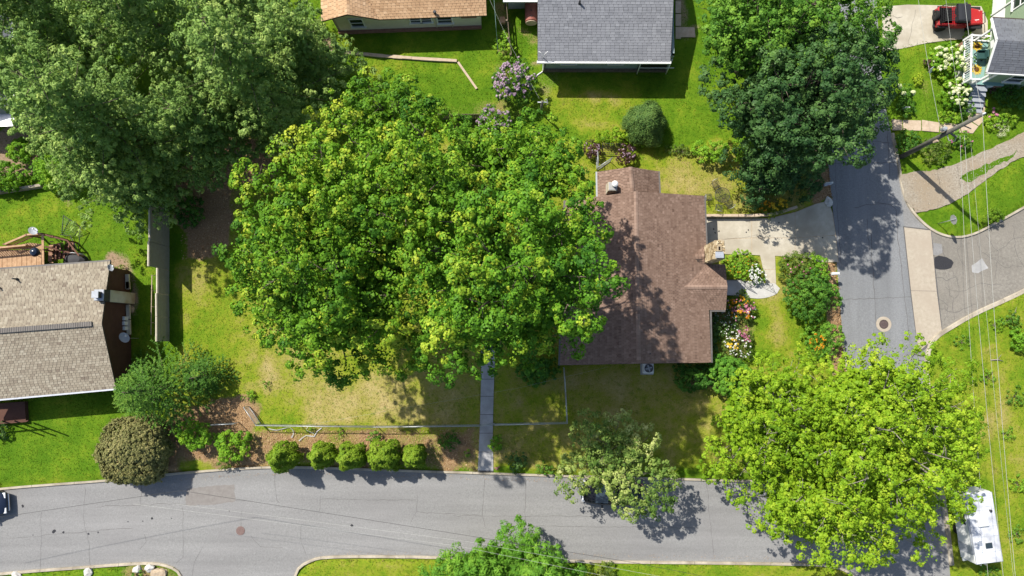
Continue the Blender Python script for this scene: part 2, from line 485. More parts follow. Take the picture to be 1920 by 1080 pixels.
def sheet(name, pts, z, mat, parent=None, jag=0.0, step=0.25):
    """A flat sheet with a slightly ragged edge."""
    out = []
    n = len(pts)
    for i in range(n):
        a, b = Vector(pts[i]), Vector(pts[(i + 1) % n])
        if jag:
            k = max(1, int((b - a).length / step))
            for j in range(k):
                q = a.lerp(b, j / k)
                out.append((q.x + rnd.uniform(-jag, jag), q.y + rnd.uniform(-jag, jag), z))
        else:
            out.append((a.x, a.y, z))
    o = origin_of(parent)
    me = bpy.data.meshes.new(name)
    me.from_pydata([(a - o.x, b - o.y, c - o.z) for a, b, c in out], [], [tuple(range(len(out)))])
    me.update()
    if me.polygons[0].normal.z < 0:
        me.flip_normals()
    return link(name, me, mat, parent)

def pp(lst):
    return [P(a, b, 0) for a, b in lst]

DRIVE = pp([(1322, 410), (1440, 410), (1490, 398), (1530, 382), (1552, 377), (1560, 400), (1566, 440), (1571, 492), (1535, 492), (1512, 484), (1452, 480), (1454, 536), (1436, 536), (1424, 478), (1330, 476), (1322, 470)])
JEEP_DRIVE = pp([(1652, 14), (1700, 10), (1838, 13), (1850, 40), (1850, 72), (1780, 76), (1735, 82), (1690, 92), (1654, 97)])
GRAVEL = pp([(1686, 330), (1710, 322), (1760, 318), (1830, 290), (1880, 268), (1990, 215), (1990, 262), (1900, 302), (1850, 335), (1800, 372), (1765, 388), (1715, 398), (1697, 378)])
MAIN_HOUSE_FOOT = pp([(1060, 380), (1300, 380), (1318, 665), (1062, 672)])

ground_zs = None
def make_ground():
    global ground_zs
    step = 0.3
    xs = np.arange(-62, 62.01, step)
    ys = np.arange(-36, 50.01, step)
    X, Y = np.meshgrid(xs, ys)
    U, V = to_px(X, Y, 0.0)
    rng = np.random.default_rng(3)
    def vnoise(scale, seed):
        r = np.random.default_rng(seed)
        n = int(130 / scale) + 4
        g = r.random((n, n))
        fx = (X + 62) / scale; fy = (Y + 36) / scale
        ix = fx.astype(int); iy = fy.astype(int)
        tx = fx - ix; ty = fy - iy
        tx = tx * tx * (3 - 2 * tx); ty = ty * ty * (3 - 2 * ty)
        return (g[iy, ix] * (1 - tx) * (1 - ty) + g[iy, ix + 1] * tx * (1 - ty) + g[iy + 1, ix] * (1 - tx) * ty + g[iy + 1, ix + 1] * tx * ty)
    n1 = vnoise(4.0, 1); n2 = vnoise(1.3, 2); n3 = vnoise(0.5, 4)
    W1 = (n1 - .5) * 40 + (n2 - .5) * 24 + (n3 - .5) * 14
    W2 = (vnoise(3.4, 8) - .5) * 40 + (vnoise(1.1, 9) - .5) * 24 + (vnoise(.5, 10) - .5) * 14
    Uw, Vw = U + W1, V + W2
    road = inside(ROAD_POLY, X, Y)
    dry = np.full(X.shape, 0.10)
    mulch = np.zeros(X.shape)
    dirt = np.zeros(X.shape)
    def poly(arr, pts, val, warp=0.6, soft=True):
        m = inside(pts, U + W1 * warp, V + W2 * warp)
        arr[m] = val
    def blob(arr, x, y, rx, ry, val, ang=0.0, warp=1.0):
        du, dv = U + W1 * warp - x, V + W2 * warp - y
        c, s = math.cos(ang), math.sin(ang)
        a, b = (du * c + dv * s) / rx, (-du * s + dv * c) / ry
        g = np.exp(-(a * a + b * b))
        arr += val * g
    # lawns: how dry the grass is
    poly(dry, [(334, 255), (1512, 275), (1566, 880), (334, 880)], 0.43)
    poly(dry, [(690, 700), (1380, 685), (1360, 860), (1060, 880), (930, 880), (690, 800)], 0.52)
    poly(dry, [(1330, 690), (1420, 555), (1510, 560), (1530, 640), (1400, 690)], 0.22)
    poly(dry, [(1735, 650), (1930, 540), (2200, 400), (2200, 1300), (1790, 1300)], 0.30)
    poly(dry, [(540, 1045), (1640, 1045), (1640, 1300), (540, 1300)], 0.30)
    poly(dry, [(1000, 60), (1300, 60), (1330, 260), (1010, 260)], 0.16)
    poly(dry, [(1230, 290), (1520, 280), (1540, 400), (1240, 410)], 0.46)
    for a in [(560, 700, 70, 45, .35), (640, 760, 90, 30, .4), (760, 765, 90, 25, .35), (500, 690, 14, 60, .5), (700, 720, 60, 30, .3), (1130, 180, 60, 14, .75), (1110, 205, 40, 40, .35), (1140, 240, 40, 14, .4), (1000, 160, 30, 40, .1),
              (1300, 330, 70, 30, .25), (1440, 340, 60, 40, .2), (1400, 385, 60, 14, .35), (1462, 590, 10, 55, .5), (1470, 640, 14, 40, .45), (1870, 770, 28, 45, .5), (1900, 850, 24, 60, .45), (1850, 690, 20, 20, .3), (1790, 980, 40, 40, .2),
              (90, 380, 60, 18, .25), (120, 400, 24, 14, .55), (140, 440, 40, 20, .35), (60, 395, 40, 16, .25), (760, 120, 140, 14, .25), (650, 85, 30, 14, .5), (1265, 145, 40, 20, .2), (1560, 1070, 200, 18, .3), (760, 1065, 120, 14, .25), (380, 560, 18, 60, .18), (430, 520, 40, 30, -.1), (370, 650, 30, 40, -.15), (400, 600, 40, 30, -.15),
              (1460, 320, 40, 40, .2), (10, 905, 60, 8, .35), (150, 893, 120, 5, .4), (1800, 200, 30, 20, .25), (1120, 720, 60, 18, .35), (1230, 720, 50, 16, .3), (1180, 780, 60, 24, .25), (840, 730, 30, 50, .35), (960, 840, 60, 20, .25), (1480, 850, 60, 20, .15), (1750, 225, 30, 20, .2), (1735, 300, 20, 10, .2)]:
        blob(dry, *(a[:4] + (a[4] * .62,) + a[5:]))
    # leaf litter and bark mulch
    poly(mulch, [(470, 806), (640, 806), (905, 800), (905, 886), (560, 880), (400, 884), (400, 850), (440, 830)], 0.60, 0.9)
    poly(mulch, [(335, 270), (460, 260), (520, 300), (440, 400), (420, 470), (340, 490), (332, 400)], 0.9, 1.0)
    poly(mulch, [(1518, 300), (1540, 262), (1554, 300), (1560, 376), (1520, 384)], 1.0, 0.3)
    poly(mulch, [(1536, 492), (1570, 492), (1582, 645), (1592, 720), (1560, 720)], 1.0, 0.3)
    poly(mulch, [(930, 806), (1060, 806), (1060, 880), (930, 886)], 0.3, 1.0)
    poly(mulch, [(1090, 270), (1400, 285), (1520, 290), (1520, 330), (1420, 310), (1200, 300), (1090, 300)], 0.35, 0.8)
    poly(mulch, [(400, 745), (460, 745), (470, 800), (440, 830), (360, 860), (330, 870), (330, 800)], 0.8, 1.0)
    poly(mulch, [(820, 190), (940, 190), (1000, 230), (960, 260), (830, 260)], 0.35, 0.8)
    poly(mulch, [(1330, 560), (1405, 560), (1420, 620), (1370, 720), (1290, 730), (1290, 690), (1330, 690)], 0.5, 0.5)
    poly(mulch, [(930, 110), (975, 110), (1005, 190), (990, 250), (930, 240)], 0.3, 0.6)
    poly(mulch, [(925, 0), (950, 0), (958, 110), (936, 110)], 0.45, 0.3)
    poly(mulch, [(1672, 205), (1720, 150), (1800, 150), (1830, 200), (1790, 225), (1672, 225)], 0.25, 0.8)
    poly(mulch, [(195, 840), (335, 840), (345, 892), (205, 900)], 0.7, 0.5)
    poly(mulch, [(225, 1052), (330, 1062), (345, 1100), (230, 1100)], 0.55, 0.4)
    poly(mulch, [(940, 50), (1012, 50), (1012, 85), (985, 90)], 0.5, 0.6)
    # bare earth
    poly(dirt, [(-200, 215), (80, 240), (70, 330), (-200, 345)], 0.9, 0.7)
    for a in [(300, 110, 5, 5, 0), (600, 105, 24, 24, .9), (1740, 370, 60, 20, .5), (110, 385, 20, 18, .55), (215, 505, 30, 22, .9), (248, 560, 10, 60, .8), (1250, 225, 10, 10, .3), (1015, 130, 20, 8, .8), (1030, 160, 40, 14, .45), (1090, 780, 30, 20, .3), (1050, 870, 60, 20, .3), (1130, 180, 50, 10, .4), (1100, 131, 110, 5, .5), (560, 812, 80, 8, .4), (1160, 725, 40, 12, .3), (1265, 15, 14, 60, .6), (1290, 62, 14, 14, .7), (440, 760, 40, 30, .35), (480, 640, 12, 50, .3), (1860, 280, 60, 10, .3)]:
        blob(dirt, *a)
    dry = np.clip(dry + (n1 - .5) * .16 + (n2 - .5) * .26 + (n3 - .5) * .24, 0, 1)
    mulch = np.clip(mulch + (n2 - .5) * .3 * (mulch > .05) + (n3 - .5) * .3 * (mulch > .05), 0, 1)
    dirt = np.clip(dirt * (0.75 + n3 * .5), 0, 1)
    def blur(a):
        b = a.copy()
        b[1:-1, 1:-1] = (a[1:-1, 1:-1] * 4 + a[:-2, 1:-1] + a[2:, 1:-1] + a[1:-1, :-2] + a[1:-1, 2:]) / 8
        return b
    dry, mulch, dirt = blur(dry), blur(blur(mulch)), blur(dirt)
    Z = 0.10 + (n1 - .5) * .05 + (n2 - .5) * .03
    grown = road.copy()
    grown[1:, :] |= road[:-1, :]; grown[:-1, :] |= road[1:, :]; grown[:, 1:] |= road[:, :-1]; grown[:, :-1] |= road[:, 1:]
    Z[grown] = -0.08
    hard = inside(DRIVE, X, Y) | inside(JEEP_DRIVE, X, Y) | inside(GRAVEL, X, Y)
    Z[hard & ~grown] = 0.03
    ny, nx = X.shape
    verts = np.stack([X.ravel(), Y.ravel(), Z.ravel()], 1)
    idx = np.arange(nx * ny).reshape(ny, nx)
    quads = np.stack([idx[:-1, :-1], idx[:-1, 1:], idx[1:, 1:], idx[1:, :-1]], -1).reshape(-1, 4)
    # a wide skirt carries the land on to the horizon
    R = 1500.0
    ring = [(-R, -R, 0.06), (R, -R, 0.06), (R, R, 0.06), (-R, R, 0.06)]
    k = len(verts)
    cs = [idx[0, 0], idx[0, -1], idx[-1, -1], idx[-1, 0]]
    verts = np.vstack([verts, np.array(ring)])
    skirt = [(k, k + 1, cs[1], cs[0]), (k + 1, k + 2, cs[2], cs[1]), (k + 2, k + 3, cs[3], cs[2]), (k + 3, k, cs[0], cs[3])]
    faces = np.vstack([quads, np.array(skirt)])
    me = bpy.data.meshes.new('ground')
    me.vertices.add(len(verts)); me.vertices.foreach_set('co', verts.astype(np.float32).ravel())
    me.loops.add(faces.size); me.loops.foreach_set('vertex_index', faces.astype(np.int32).ravel())
    me.polygons.add(len(faces))
    me.polygons.foreach_set('loop_start', np.arange(0, faces.size, 4, dtype=np.int32))
    me.update(calc_edges=True)
    for nm, arr, fill in (('dry', dry, .25), ('mulch', mulch, 0), ('dirt', dirt, 0)):
        at = me.attributes.new(nm, 'FLOAT', 'POINT')
        at.data.foreach_set('value', np.concatenate([arr.ravel(), [fill] * 4]).astype(np.float32))
    me.polygons.foreach_set('use_smooth', [True] * len(faces))
    ground_zs = (xs, ys, Z, dry, mulch, dirt, road, hard)
    return struct(link('ground', me, grass_mat('ground_cover', False)))

def grass_mat(name, blades):
    m, n, l, b = base_mat(name, (0.1, 0.18, 0.02), 0.9, 0, 0.12)
    geo = n.new('ShaderNodeNewGeometry')
    def noise(scale, detail=6, rough=0.7):
        t = n.new('ShaderNodeTexNoise')
        t.inputs['Scale'].default_value = scale
        t.inputs['Detail'].default_value = detail
        t.inputs['Roughness'].default_value = rough
        l.new(geo.outputs['Position'], t.inputs['Vector'])
        return t.outputs['Fac']
    def math_(op, a, bb, clamp=False):
        t = n.new('ShaderNodeMath'); t.operation = op; t.use_clamp = clamp
        for i, v in enumerate((a, bb)):
            if isinstance(v, (int, float)): t.inputs[i].default_value = v
            else: l.new(v, t.inputs[i])
        return t.outputs[0]
    def attr(k):
        t = n.new('ShaderNodeAttribute'); t.attribute_name = k
        return t.outputs['Fac']
    fine = noise(9, 8, 0.75)
    mid = noise(1.6, 6, 0.7)
    d = math_('ADD', attr('dry'), math_('MULTIPLY', math_('SUBTRACT', fine, 0.5), 0.7))
    d = math_('ADD', d, math_('MULTIPLY', math_('SUBTRACT', mid, 0.5), 0.55))
    d = math_('ADD', d, math_('MULTIPLY', math_('SUBTRACT', noise(3.7, 12, 0.85), 0.5), 0.6), True)
    if blades:
        d = math_('ADD', d, math_('MULTIPLY', math_('SUBTRACT', attr('tint'), 0.5), 0.5), True)
    g = ramp_node(n, [(0.0, (0.072, 0.16, 0.006)), (0.2, (0.125, 0.22, 0.010)), (0.42, (0.225, 0.265, 0.02)), (0.65, (0.31, 0.275, 0.07)), (1.0, (0.46, 0.36, 0.17))])
    l.new(d, g.inputs['Fac'])
    # clumps of coarser, darker grass and weeds
    clump = noise(2.6, 10, 0.8)
    wr = n.new('ShaderNodeMapRange'); wr.inputs['From Min'].default_value = .53; wr.inputs['From Max'].default_value = .60; wr.inputs['To Max'].default_value = .55
    l.new(clump, wr.inputs['Value'])
    gw = n.new('ShaderNodeMixRGB'); gw.inputs['Color2'].default_value = (0.085, 0.16, 0.008, 1)
    l.new(wr.outputs['Result'], gw.inputs['Fac']); l.new(g.outputs['Color'], gw.inputs['Color1'])
    fine2 = noise(14, 8, 0.8)
    mu = ramp_node(n, [(0.25, (0.13, 0.07, 0.035)), (0.5, (0.32, 0.20, 0.105)), (0.75, (0.54, 0.39, 0.24))])
    l.new(fine2, mu.inputs['Fac'])
    di = ramp_node(n, [(0.3, (0.20, 0.13, 0.08)), (0.7, (0.42, 0.31, 0.21))])
    l.new(fine2, di.inputs['Fac'])
    def soft(k):
        v = math_('ADD', attr(k), math_('MULTIPLY', math_('SUBTRACT', fine, 0.5), 0.9))
        t = n.new('ShaderNodeMapRange'); t.inputs['From Min'].default_value = 0.32; t.inputs['From Max'].default_value = 0.62
        l.new(v, t.inputs['Value'])
        return t.outputs['Result']
    m1 = n.new('ShaderNodeMixRGB'); l.new(soft('mulch'), m1.inputs['Fac']); l.new(gw.outputs['Color'], m1.inputs['Color1']); l.new(mu.outputs['Color'], m1.inputs['Color2'])
    m2 = n.new('ShaderNodeMixRGB'); l.new(soft('dirt'), m2.inputs['Fac']); l.new(m1.outputs['Color'], m2.inputs['Color1']); l.new(di.outputs['Color'], m2.inputs['Color2'])
    l.new(m2.outputs['Color'], b.inputs['Base Color'])
    if blades:
        tr = n.new('ShaderNodeBsdfTranslucent'); l.new(m2.outputs['Color'], tr.inputs['Color'])
        mx = n.new('ShaderNodeMixShader'); mx.inputs['Fac'].default_value = .4
        l.new(b.outputs['BSDF'], mx.inputs[1]); l.new(tr.outputs['BSDF'], mx.inputs[2]); l.new(mx.outputs['Shader'], n['Material Output'].inputs['Surface'])
    if not blades:
        bp = n.new('ShaderNodeBump'); bp.inputs['Strength'].default_value = 0.7; bp.inputs['Distance'].default_value = 0.08
        l.new(noise(11, 8, 0.8), bp.inputs['Height'])
        l.new(bp.outputs['Normal'], b.inputs['Normal'])
    return m

ground = make_ground()

def ground_z(x, y):
    xs, ys, Z = ground_zs[:3]
    i = min(max(int((x - xs[0]) / 0.3), 0), len(xs) - 1)
    j = min(max(int((y - ys[0]) / 0.3), 0), len(ys) - 1)
    return float(max(Z[j, i], 0.0))

def make_blades():
    """Grass blades, fallen leaves and mulch chips that stand up from the sheet: nobody could count them."""
    xs, ys, Z, dry, mulch, dirt, road, hard = ground_zs
    rng = np.random.default_rng(21)
    N = 290000
    x = rng.uniform(-46, 46, N); y = rng.uniform(-24, 34, N)
    ii = ((x - xs[0]) / .3).astype(int); jj = ((y - ys[0]) / .3).astype(int)
    keep = ~road[jj, ii] & ~hard[jj, ii] & ~road[jj + 1, ii] & ~road[jj, ii + 1]
    u, v = to_px(x, y)
    keep &= (u > -60) & (u < 1980) & (v > -60) & (v < 1140)
    keep &= ~inside(MAIN_HOUSE_FOOT, x, y)
    keep &= rng.random(N) < (1 - .6 * dirt[jj, ii])
    x, y, ii, jj = x[keep], y[keep], ii[keep], jj[keep]
    N = len(x)
    z = Z[jj, ii] - 0.01
    ang = rng.uniform(0, 2 * np.pi, N); h = rng.uniform(.03, .07, N); w = rng.uniform(.02, .045, N)
    lean = rng.uniform(1.2, 3.2, N)
    dx, dy = np.cos(ang), np.sin(ang)
    b0 = np.stack([x - dy * w, y + dx * w, z], 1); b1 = np.stack([x + dy * w, y - dx * w, z], 1)
    tip = np.stack([x + dx * h * lean, y + dy * h * lean, z + h], 1)
    V = np.stack([b0, b1, tip], 1).reshape(-1, 3)
    me = bpy.data.meshes.new('lawn_grass')
    me.vertices.add(3 * N); me.vertices.foreach_set('co', V.astype(np.float32).ravel())
    me.loops.add(3 * N); me.loops.foreach_set('vertex_index', np.arange(3 * N, dtype=np.int32))
    me.polygons.add(N); me.polygons.foreach_set('loop_start', np.arange(0, 3 * N, 3, dtype=np.int32))
    me.update(calc_edges=True)
    for nm, arr in (('dry', dry[jj, ii]), ('mulch', mulch[jj, ii]), ('dirt', dirt[jj, ii] * .5), ('tint', rng.random(N))):
        at = me.attributes.new(nm, 'FLOAT', 'FACE'); at.data.foreach_set('value', arr.astype(np.float32))
    o = link('lawn_grass', me, grass_mat('grass_blades', True))
    tag(o, 'short mown grass and fallen litter covering the yards', 'grass', kind='stuff')
make_blades()

street = struct(sheet('street', ROAD_POLY, 0.0, 'asphalt_pale'))
# the steeper side street has a bluer surface, the eastern one an old brown one
side_street = struct(sheet('side_street', world_path([(1513, -140), (1526, 60), (1536, 180), (1546, 250), (1553, 300), (1563, 400), (1569, 480), (1575, 560), (1582, 640), (1591, 700), (1598, 760), (1598, 800)]) + world_path([(1732, 800), (1720, 660), (1708, 540), (1695, 420), (1688, 350), (1681, 305), (1670, 250), (1656, 180), (1646, 60), (1635, -140)]), 0.005, 'asphalt_blue'))
east_street = struct(sheet('east_street', world_path([(1747, 432), (1755, 439), (1790, 448), (1825, 442), (1862, 424), (1920, 392), (2080, 301), (2240, 212)]) + world_path([(2240, 368), (2080, 454), (1920, 540), (1830, 582), (1780, 610), (1765, 618)]), 0.005, 'asphalt_brown'))

def strip_slabs(parent, left, right, n, name, mat, z, th=0.05, gap=0.012):
    """Concrete slabs laid one after the other between two edge lines; each slab is a piece."""
    def at(line, t):
        f = t * (len(line) - 1); i = min(int(f), len(line) - 2)
        return Vector(line[i]).lerp(Vector(line[i + 1]), f - i)
    for k in range(n):
        t0, t1 = k / n, (k + 1) / n
        a, b, c, d = at(left, t0), at(right, t0), at(right, t1), at(left, t1)
        g = (d - a).normalized() * gap
        dz = rnd.uniform(-.004, .004)
        MB().prism([a + g, b + g, c - g, d - g], z - th, z + dz).build(name, mat, parent)

pan = struct(sheet('gutter_pan', pp([(1693, 424), (1746, 430), (1767, 620), (1738, 652), (1722, 664), (1708, 560)]), 0.010, 'crack'))
strip_slabs(pan, pp([(1695, 426), (1708, 545), (1722, 660)]), pp([(1745, 432), (1756, 546), (1766, 622)]), 2, 'slab', 'gutter_pan', 0.022, 0.02)

# patches and stains on the roads
sheet('patch', pp([(1752, 482), (1760, 479), (1775, 482), (1785, 487), (1788, 493), (1784, 502), (1774, 506), (1762, 505), (1752, 503)]), 0.011, 'asphalt_new', east_street, 0.03)
sheet('patch', pp([(1822, 498), (1841, 484), (1853, 503), (1833, 512), (1822, 510)]), 0.011, 'concrete_grey', east_street, 0.03)
sheet('patch', pp([(1750, 455), (1765, 458), (1767, 474), (1756, 480), (1750, 478)]), 0.011, 'asphalt_pale', east_street, 0.03)
sheet('patch', pp([(350, 916), (440, 908), (441, 940), (410, 945), (348, 948)]), 0.006, 'asphalt_worn', street, 0.05)
for (x, y, r) in [(43, 949, .12), (101, 996, .16), (119, 998, .09), (166, 1001, .09), (184, 998, .07), (285, 972, .10), (240, 978, .05), (268, 977, .05), (62, 1003, .05), (430, 958, .05), (322, 972, .05), (660, 985, .12)]:
    sheet('tar_spot', [P(x, y) + Vector((math.cos(t) * r * rnd.uniform(.6, 1.2), math.sin(t) * r * rnd.uniform(.6, 1.2), 0)) for t in [i * math.pi / 5 for i in range(10)]], 0.006, 'asphalt_new', street)

def crack(parent, px, z, w=0.035, wob=0.05):
    pts = []
    for i in range(len(px) - 1):
        a, b = P(*px[i]), P(*px[i + 1])
        k = max(2, int((b - a).length / 0.35))
        for j in range(k):
            q = a.lerp(b, j / k)
            pts.append(q + Vector((rnd.uniform(-wob, wob), rnd.uniform(-wob, wob), 0)))
    pts.append(P(*px[-1]))
    m = MB()
    L, R = [], []
    for i, p in enumerate(pts):
        d = (pts[min(i + 1, len(pts) - 1)] - pts[max(i - 1, 0)]).normalized()
        nrm = Vector((-d.y, d.x, 0)) * (w * rnd.uniform(.25, .65))
        L.append((p.x + nrm.x, p.y + nrm.y, z)); R.append((p.x - nrm.x, p.y - nrm.y, z))
    n = len(pts)
    m.add(L + R, [(n + i, n + i + 1, i + 1, i) for i in range(n - 1)])
    return m.build('crack', 'crack', parent)

for c in [[(160, 915), (157, 980), (165, 1005), (170, 1062)], [(77, 960), (77, 1010), (75, 1066)], [(343, 952), (344, 1000), (343, 1045), (330, 1056)], [(265, 905), (264, 947)], [(180, 950), (300, 945), (390, 946)], [(400, 940), (460, 939)],
          [(452, 958), (452, 990)], [(515, 880), (517, 930), (524, 943)], [(564, 985), (565, 1020), (574, 1040)], [(600, 930), (601, 950), (597, 960)], [(600, 935), (700, 937), (780, 937)], [(783, 925), (782, 960), (770, 980)], [(783, 960), (900, 966)],
          [(908, 900), (905, 960), (910, 990)], [(985, 900), (985, 980)], [(985, 985), (1060, 987), (1180, 988), (1300, 990)], [(850, 967), (1000, 968), (1120, 968)], [(1240, 930), (1242, 1000)], [(470, 1005), (490, 1025), (530, 1027)], [(360, 1080), (366, 1050), (380, 1025)],
          [(270, 1000), (275, 1015), (262, 1030)], [(20, 1010), (120, 1000), (250, 990)], [(1325, 905), (1330, 960), (1338, 1040)]]:
    crack(street, c, 0.005, 0.022)
for c in [[(1553, 305), (1600, 308), (1682, 304)], [(1556, 267), (1620, 264), (1668, 268)], [(1620, 238), (1660, 240)], [(1640, 380), (1670, 384), (1680, 392)], [(1680, 392), (1683, 440), (1690, 500), (1706, 640)], [(1574, 562), (1640, 559), (1708, 557)], [(1632, 430), (1636, 500), (1643, 610)], [(1566, 300), (1570, 400), (1577, 495)], [(1660, 200), (1664, 250), (1668, 330)], [(1600, 390), (1625, 384), (1660, 382)], [(1625, 410), (1630, 470)]]:
    crack(side_street, c, 0.010, 0.038)
for c in [[(1768, 460), (1772, 500), (1785, 560), (1790, 600)], [(1780, 500), (1800, 540), (1790, 560)], [(1800, 450), (1795, 480), (1810, 500)], [(1850, 440), (1870, 470), (1865, 520)], [(1870, 470), (1900, 450), (1930, 445)], [(1770, 540), (1800, 545), (1840, 530), (1880, 535)], [(1760, 560), (1780, 575), (1770, 600)], [(1830, 450), (1840, 470), (1880, 500), (1915, 500)], [(1900, 420), (1905, 470), (1920, 500)], [(1755, 520), (1775, 525), (1790, 520)], [(1757, 580), (1790, 585), (1830, 570)]]:
    crack(east_street, c, 0.010, 0.028, 0.12)

# kerbs, cast in lengths
def kerb(name, px, side, w=0.17, h=0.13, seg=3.0, mat='kerb', trim=(0, 0)):
    path = world_path(px, 0, 0.5)
    root = struct(bpy.data.objects.new(name, None)); COL.objects.link(root)
    root.location = path[0]
    n = max(1, round(len(path) * 0.5 / seg))
    for k in range(n):
        i0, i1 = int(k * (len(path) - 1) / n), int((k + 1) * (len(path) - 1) / n)
        pts = path[i0:i1 + 1]
        if len(pts) < 2: continue
        m = MB(); vs = []
        dz = rnd.uniform(-.006, .006)
        for i, p in enumerate(pts):
            d = (pts[min(i + 1, len(pts) - 1)] - pts[max(i - 1, 0)]).normalized()
            nn = Vector((-d.y, d.x, 0)) * side
            q = p + d * (0.012 if i == 0 else (-0.012 if i == len(pts) - 1 else 0))
            for (a, z) in ((-.03, -.05), (-.0, h - .02 + dz), (.03, h + dz), (w, h + dz), (w, -.05)):
                vs.append((q.x + nn.x * a, q.y + nn.y * a, z))
        fs = []
        for i in range(len(pts) - 1):
            for j in range(4):
                a, b = i * 5 + j, i * 5 + j + 1
                fs.append((a, b, b + 5, a + 5) if side < 0 else (b, a, a + 5, b + 5))
        e = (len(pts) - 1) * 5
        fs += [(0, 1, 2, 3, 4), (e + 4, e + 3, e + 2, e + 1, e)]
        m.add(vs, fs).build('kerb_stone', mat, root)
    return root
kerb('kerb', ROAD_N[:6], 1)
kerb('kerb', ROAD_N[5:13], 1)
kerb('kerb', ROAD_N[12:19], 1)
kerb('kerb', ROAD_E1[3:14], 1)
kerb('kerb', ROAD_E2[1:12], 1, 0.30)
kerb('kerb', ROAD_S1[1:12], 1)
kerb('kerb', ROAD_S2[:9], 1)

# driveways, paths
drive = struct(sheet('driveway', DRIVE, 0.125, 'rock_tan'))
def slab_piece(parent, px, z, mat, name='slab', th=0.03):
    MB().prism([P(a, b) for a, b in px], z - th, z).build(name, mat, parent)
slab_piece(drive, [(1322, 411), (1408, 411), (1408, 446), (1322, 450)], .135, 'concrete', th=.006)
slab_piece(drive, [(1409, 411), (1440, 411), (1489, 399), (1489, 446), (1409, 446)], .136, 'concrete', th=.006)
slab_piece(drive, [(1322, 451), (1408, 447), (1408, 478), (1330, 476), (1322, 470)], .134, 'concrete', th=.006)
slab_piece(drive, [(1409, 447), (1489, 447), (1489, 482), (1452, 480), (1453, 505), (1430, 505), (1424, 479), (1409, 478)], .136, 'concrete', th=.006)
slab_piece(drive, [(1490, 399), (1530, 383), (1551, 378), (1559, 400), (1565, 441), (1490, 446)], .133, 'concrete', th=.006)
slab_piece(drive, [(1490, 447), (1565, 442), (1570, 491), (1536, 491), (1512, 484), (1490, 483)], .135, 'concrete', th=.006)
slab_piece(drive, [(1430, 506), (1453, 506), (1454, 535), (1436, 535)], .137, 'concrete', th=.006)
crack(drive, [(1353, 450), (1390, 447), (1420, 440)], .142, 0.012)
for x, y in [(1402, 432), (1398, 436), (1340, 437), (1347, 434), (1459, 418), (1337, 430), (1541, 446)]:
    sheet('oil_spot', [P(x, y) + Vector((math.cos(t) * .07 * rnd.uniform(.5, 1.2), math.sin(t) * .07 * rnd.uniform(.5, 1.2), 0)) for t in [i * math.pi / 4 for i in range(8)]], .142, 'asphalt_new', drive)
patio = struct(sheet('front_path', smooth_path(pp([(1364, 527), (1400, 527), (1430, 531), (1452, 532), (1461, 541), (1456, 550), (1441, 557), (1420, 560), (1392, 557), (1364, 554)]), .3), 0.15, 'concrete_pale'))
walk = struct(sheet('walkway', pp([(902, 640), (929, 640), (926, 720), (924, 800), (925, 884), (896, 884), (900, 800), (902, 720)]), 0.14, 'crack'))
strip_slabs(walk, pp([(903, 655), (902, 720), (900, 800), (896, 882)]), pp([(929, 655), (926, 720), (924, 800), (925, 882)]), 7, 'slab', 'concrete_grey', 0.165, 0.05, 0.02)
jd = struct(sheet('neighbour_driveway', JEEP_DRIVE, 0.125, 'concrete'))
crack(jd, [(1672, 30), (1680, 36), (1690, 33)], .13, .03)
crack(jd, [(1700, 88), (1706, 60), (1715, 20)], .13, .02)
gravel = struct(sheet('gravel_drive', smooth_path(GRAVEL + [GRAVEL[0]], .6), 0.16, 'gravel', None, .06))
gstrip = struct(sheet('grass_strip', smooth_path(pp([(1795, 336), (1825, 318), (1870, 300), (1905, 284), (1900, 292), (1865, 312), (1835, 330), (1808, 345), (1795, 336)]), .5), 0.168, 'ground_cover', None, .12))
def stones_on(poly, n, parent, z, mat, smin, smax, seed):
    """Loose stones: too many and too small to pick apart."""
    rr = random.Random(seed); m = MB()
    xs = [p[0] for p in poly]; ys = [p[1] for p in poly]
    c = 0
    while c < n:
        x, y = rr.uniform(min(xs), max(xs)), rr.uniform(min(ys), max(ys))
        if not inside(poly, np.array([x]), np.array([y]))[0]: continue
        s = rr.uniform(smin, smax); c += 1
        m.box((x, y, z + s * .2), (s, s * rr.uniform(.6, 1), s * .6), rr.uniform(0, 3), tint=rr.random(), taper=.7)
    o = m.build('loose_stones', mat, parent); o['kind'] = 'stuff'
    return o
tint_mat('gravel_stone', [(0, (0.19, 0.16, 0.12)), (.5, (0.31, 0.27, 0.21)), (1, (0.46, 0.42, 0.35))], .9, .2)
stones_on(GRAVEL, 1700, gravel, .15, 'gravel_stone', .025, .07, 5)
tint_mat('bark_chip', [(0, (0.20, 0.10, 0.04)), (.5, (0.44, 0.27, 0.13)), (1, (0.62, 0.45, 0.26))], .95, .1)
def chips(name, label, polypx, n, seed, smin=.05, smax=.16):
    rr = random.Random(seed); m = MB()
    poly = pp(polypx); xs = [p[0] for p in poly]; ys = [p[1] for p in poly]; c = 0
    while c < n:
        x, y = rr.uniform(min(xs), max(xs)), rr.uniform(min(ys), max(ys))
        if not inside(poly, np.array([x]), np.array([y]))[0]: continue
        c += 1
        s = rr.uniform(smin, smax)
        M = Matrix.Rotation(rr.uniform(0, 6.3), 4, 'Z') @ Matrix.Rotation(rr.uniform(-.5, .5), 4, 'X') @ Matrix.Rotation(rr.uniform(-.5, .5), 4, 'Y')
        T = Matrix.Translation((x, y, ground_z(x, y) + .035)) @ M
        m.add([T @ Vector(v) for v in ((-s * .5, 0, 0), (0, -s * .22, .01), (s * .5, 0, 0), (0, s * .22, .01))], [(0, 1, 2, 3)], rr.random())
    tag(m.build(name, 'bark_chip'), label, 'mulch', kind='stuff')
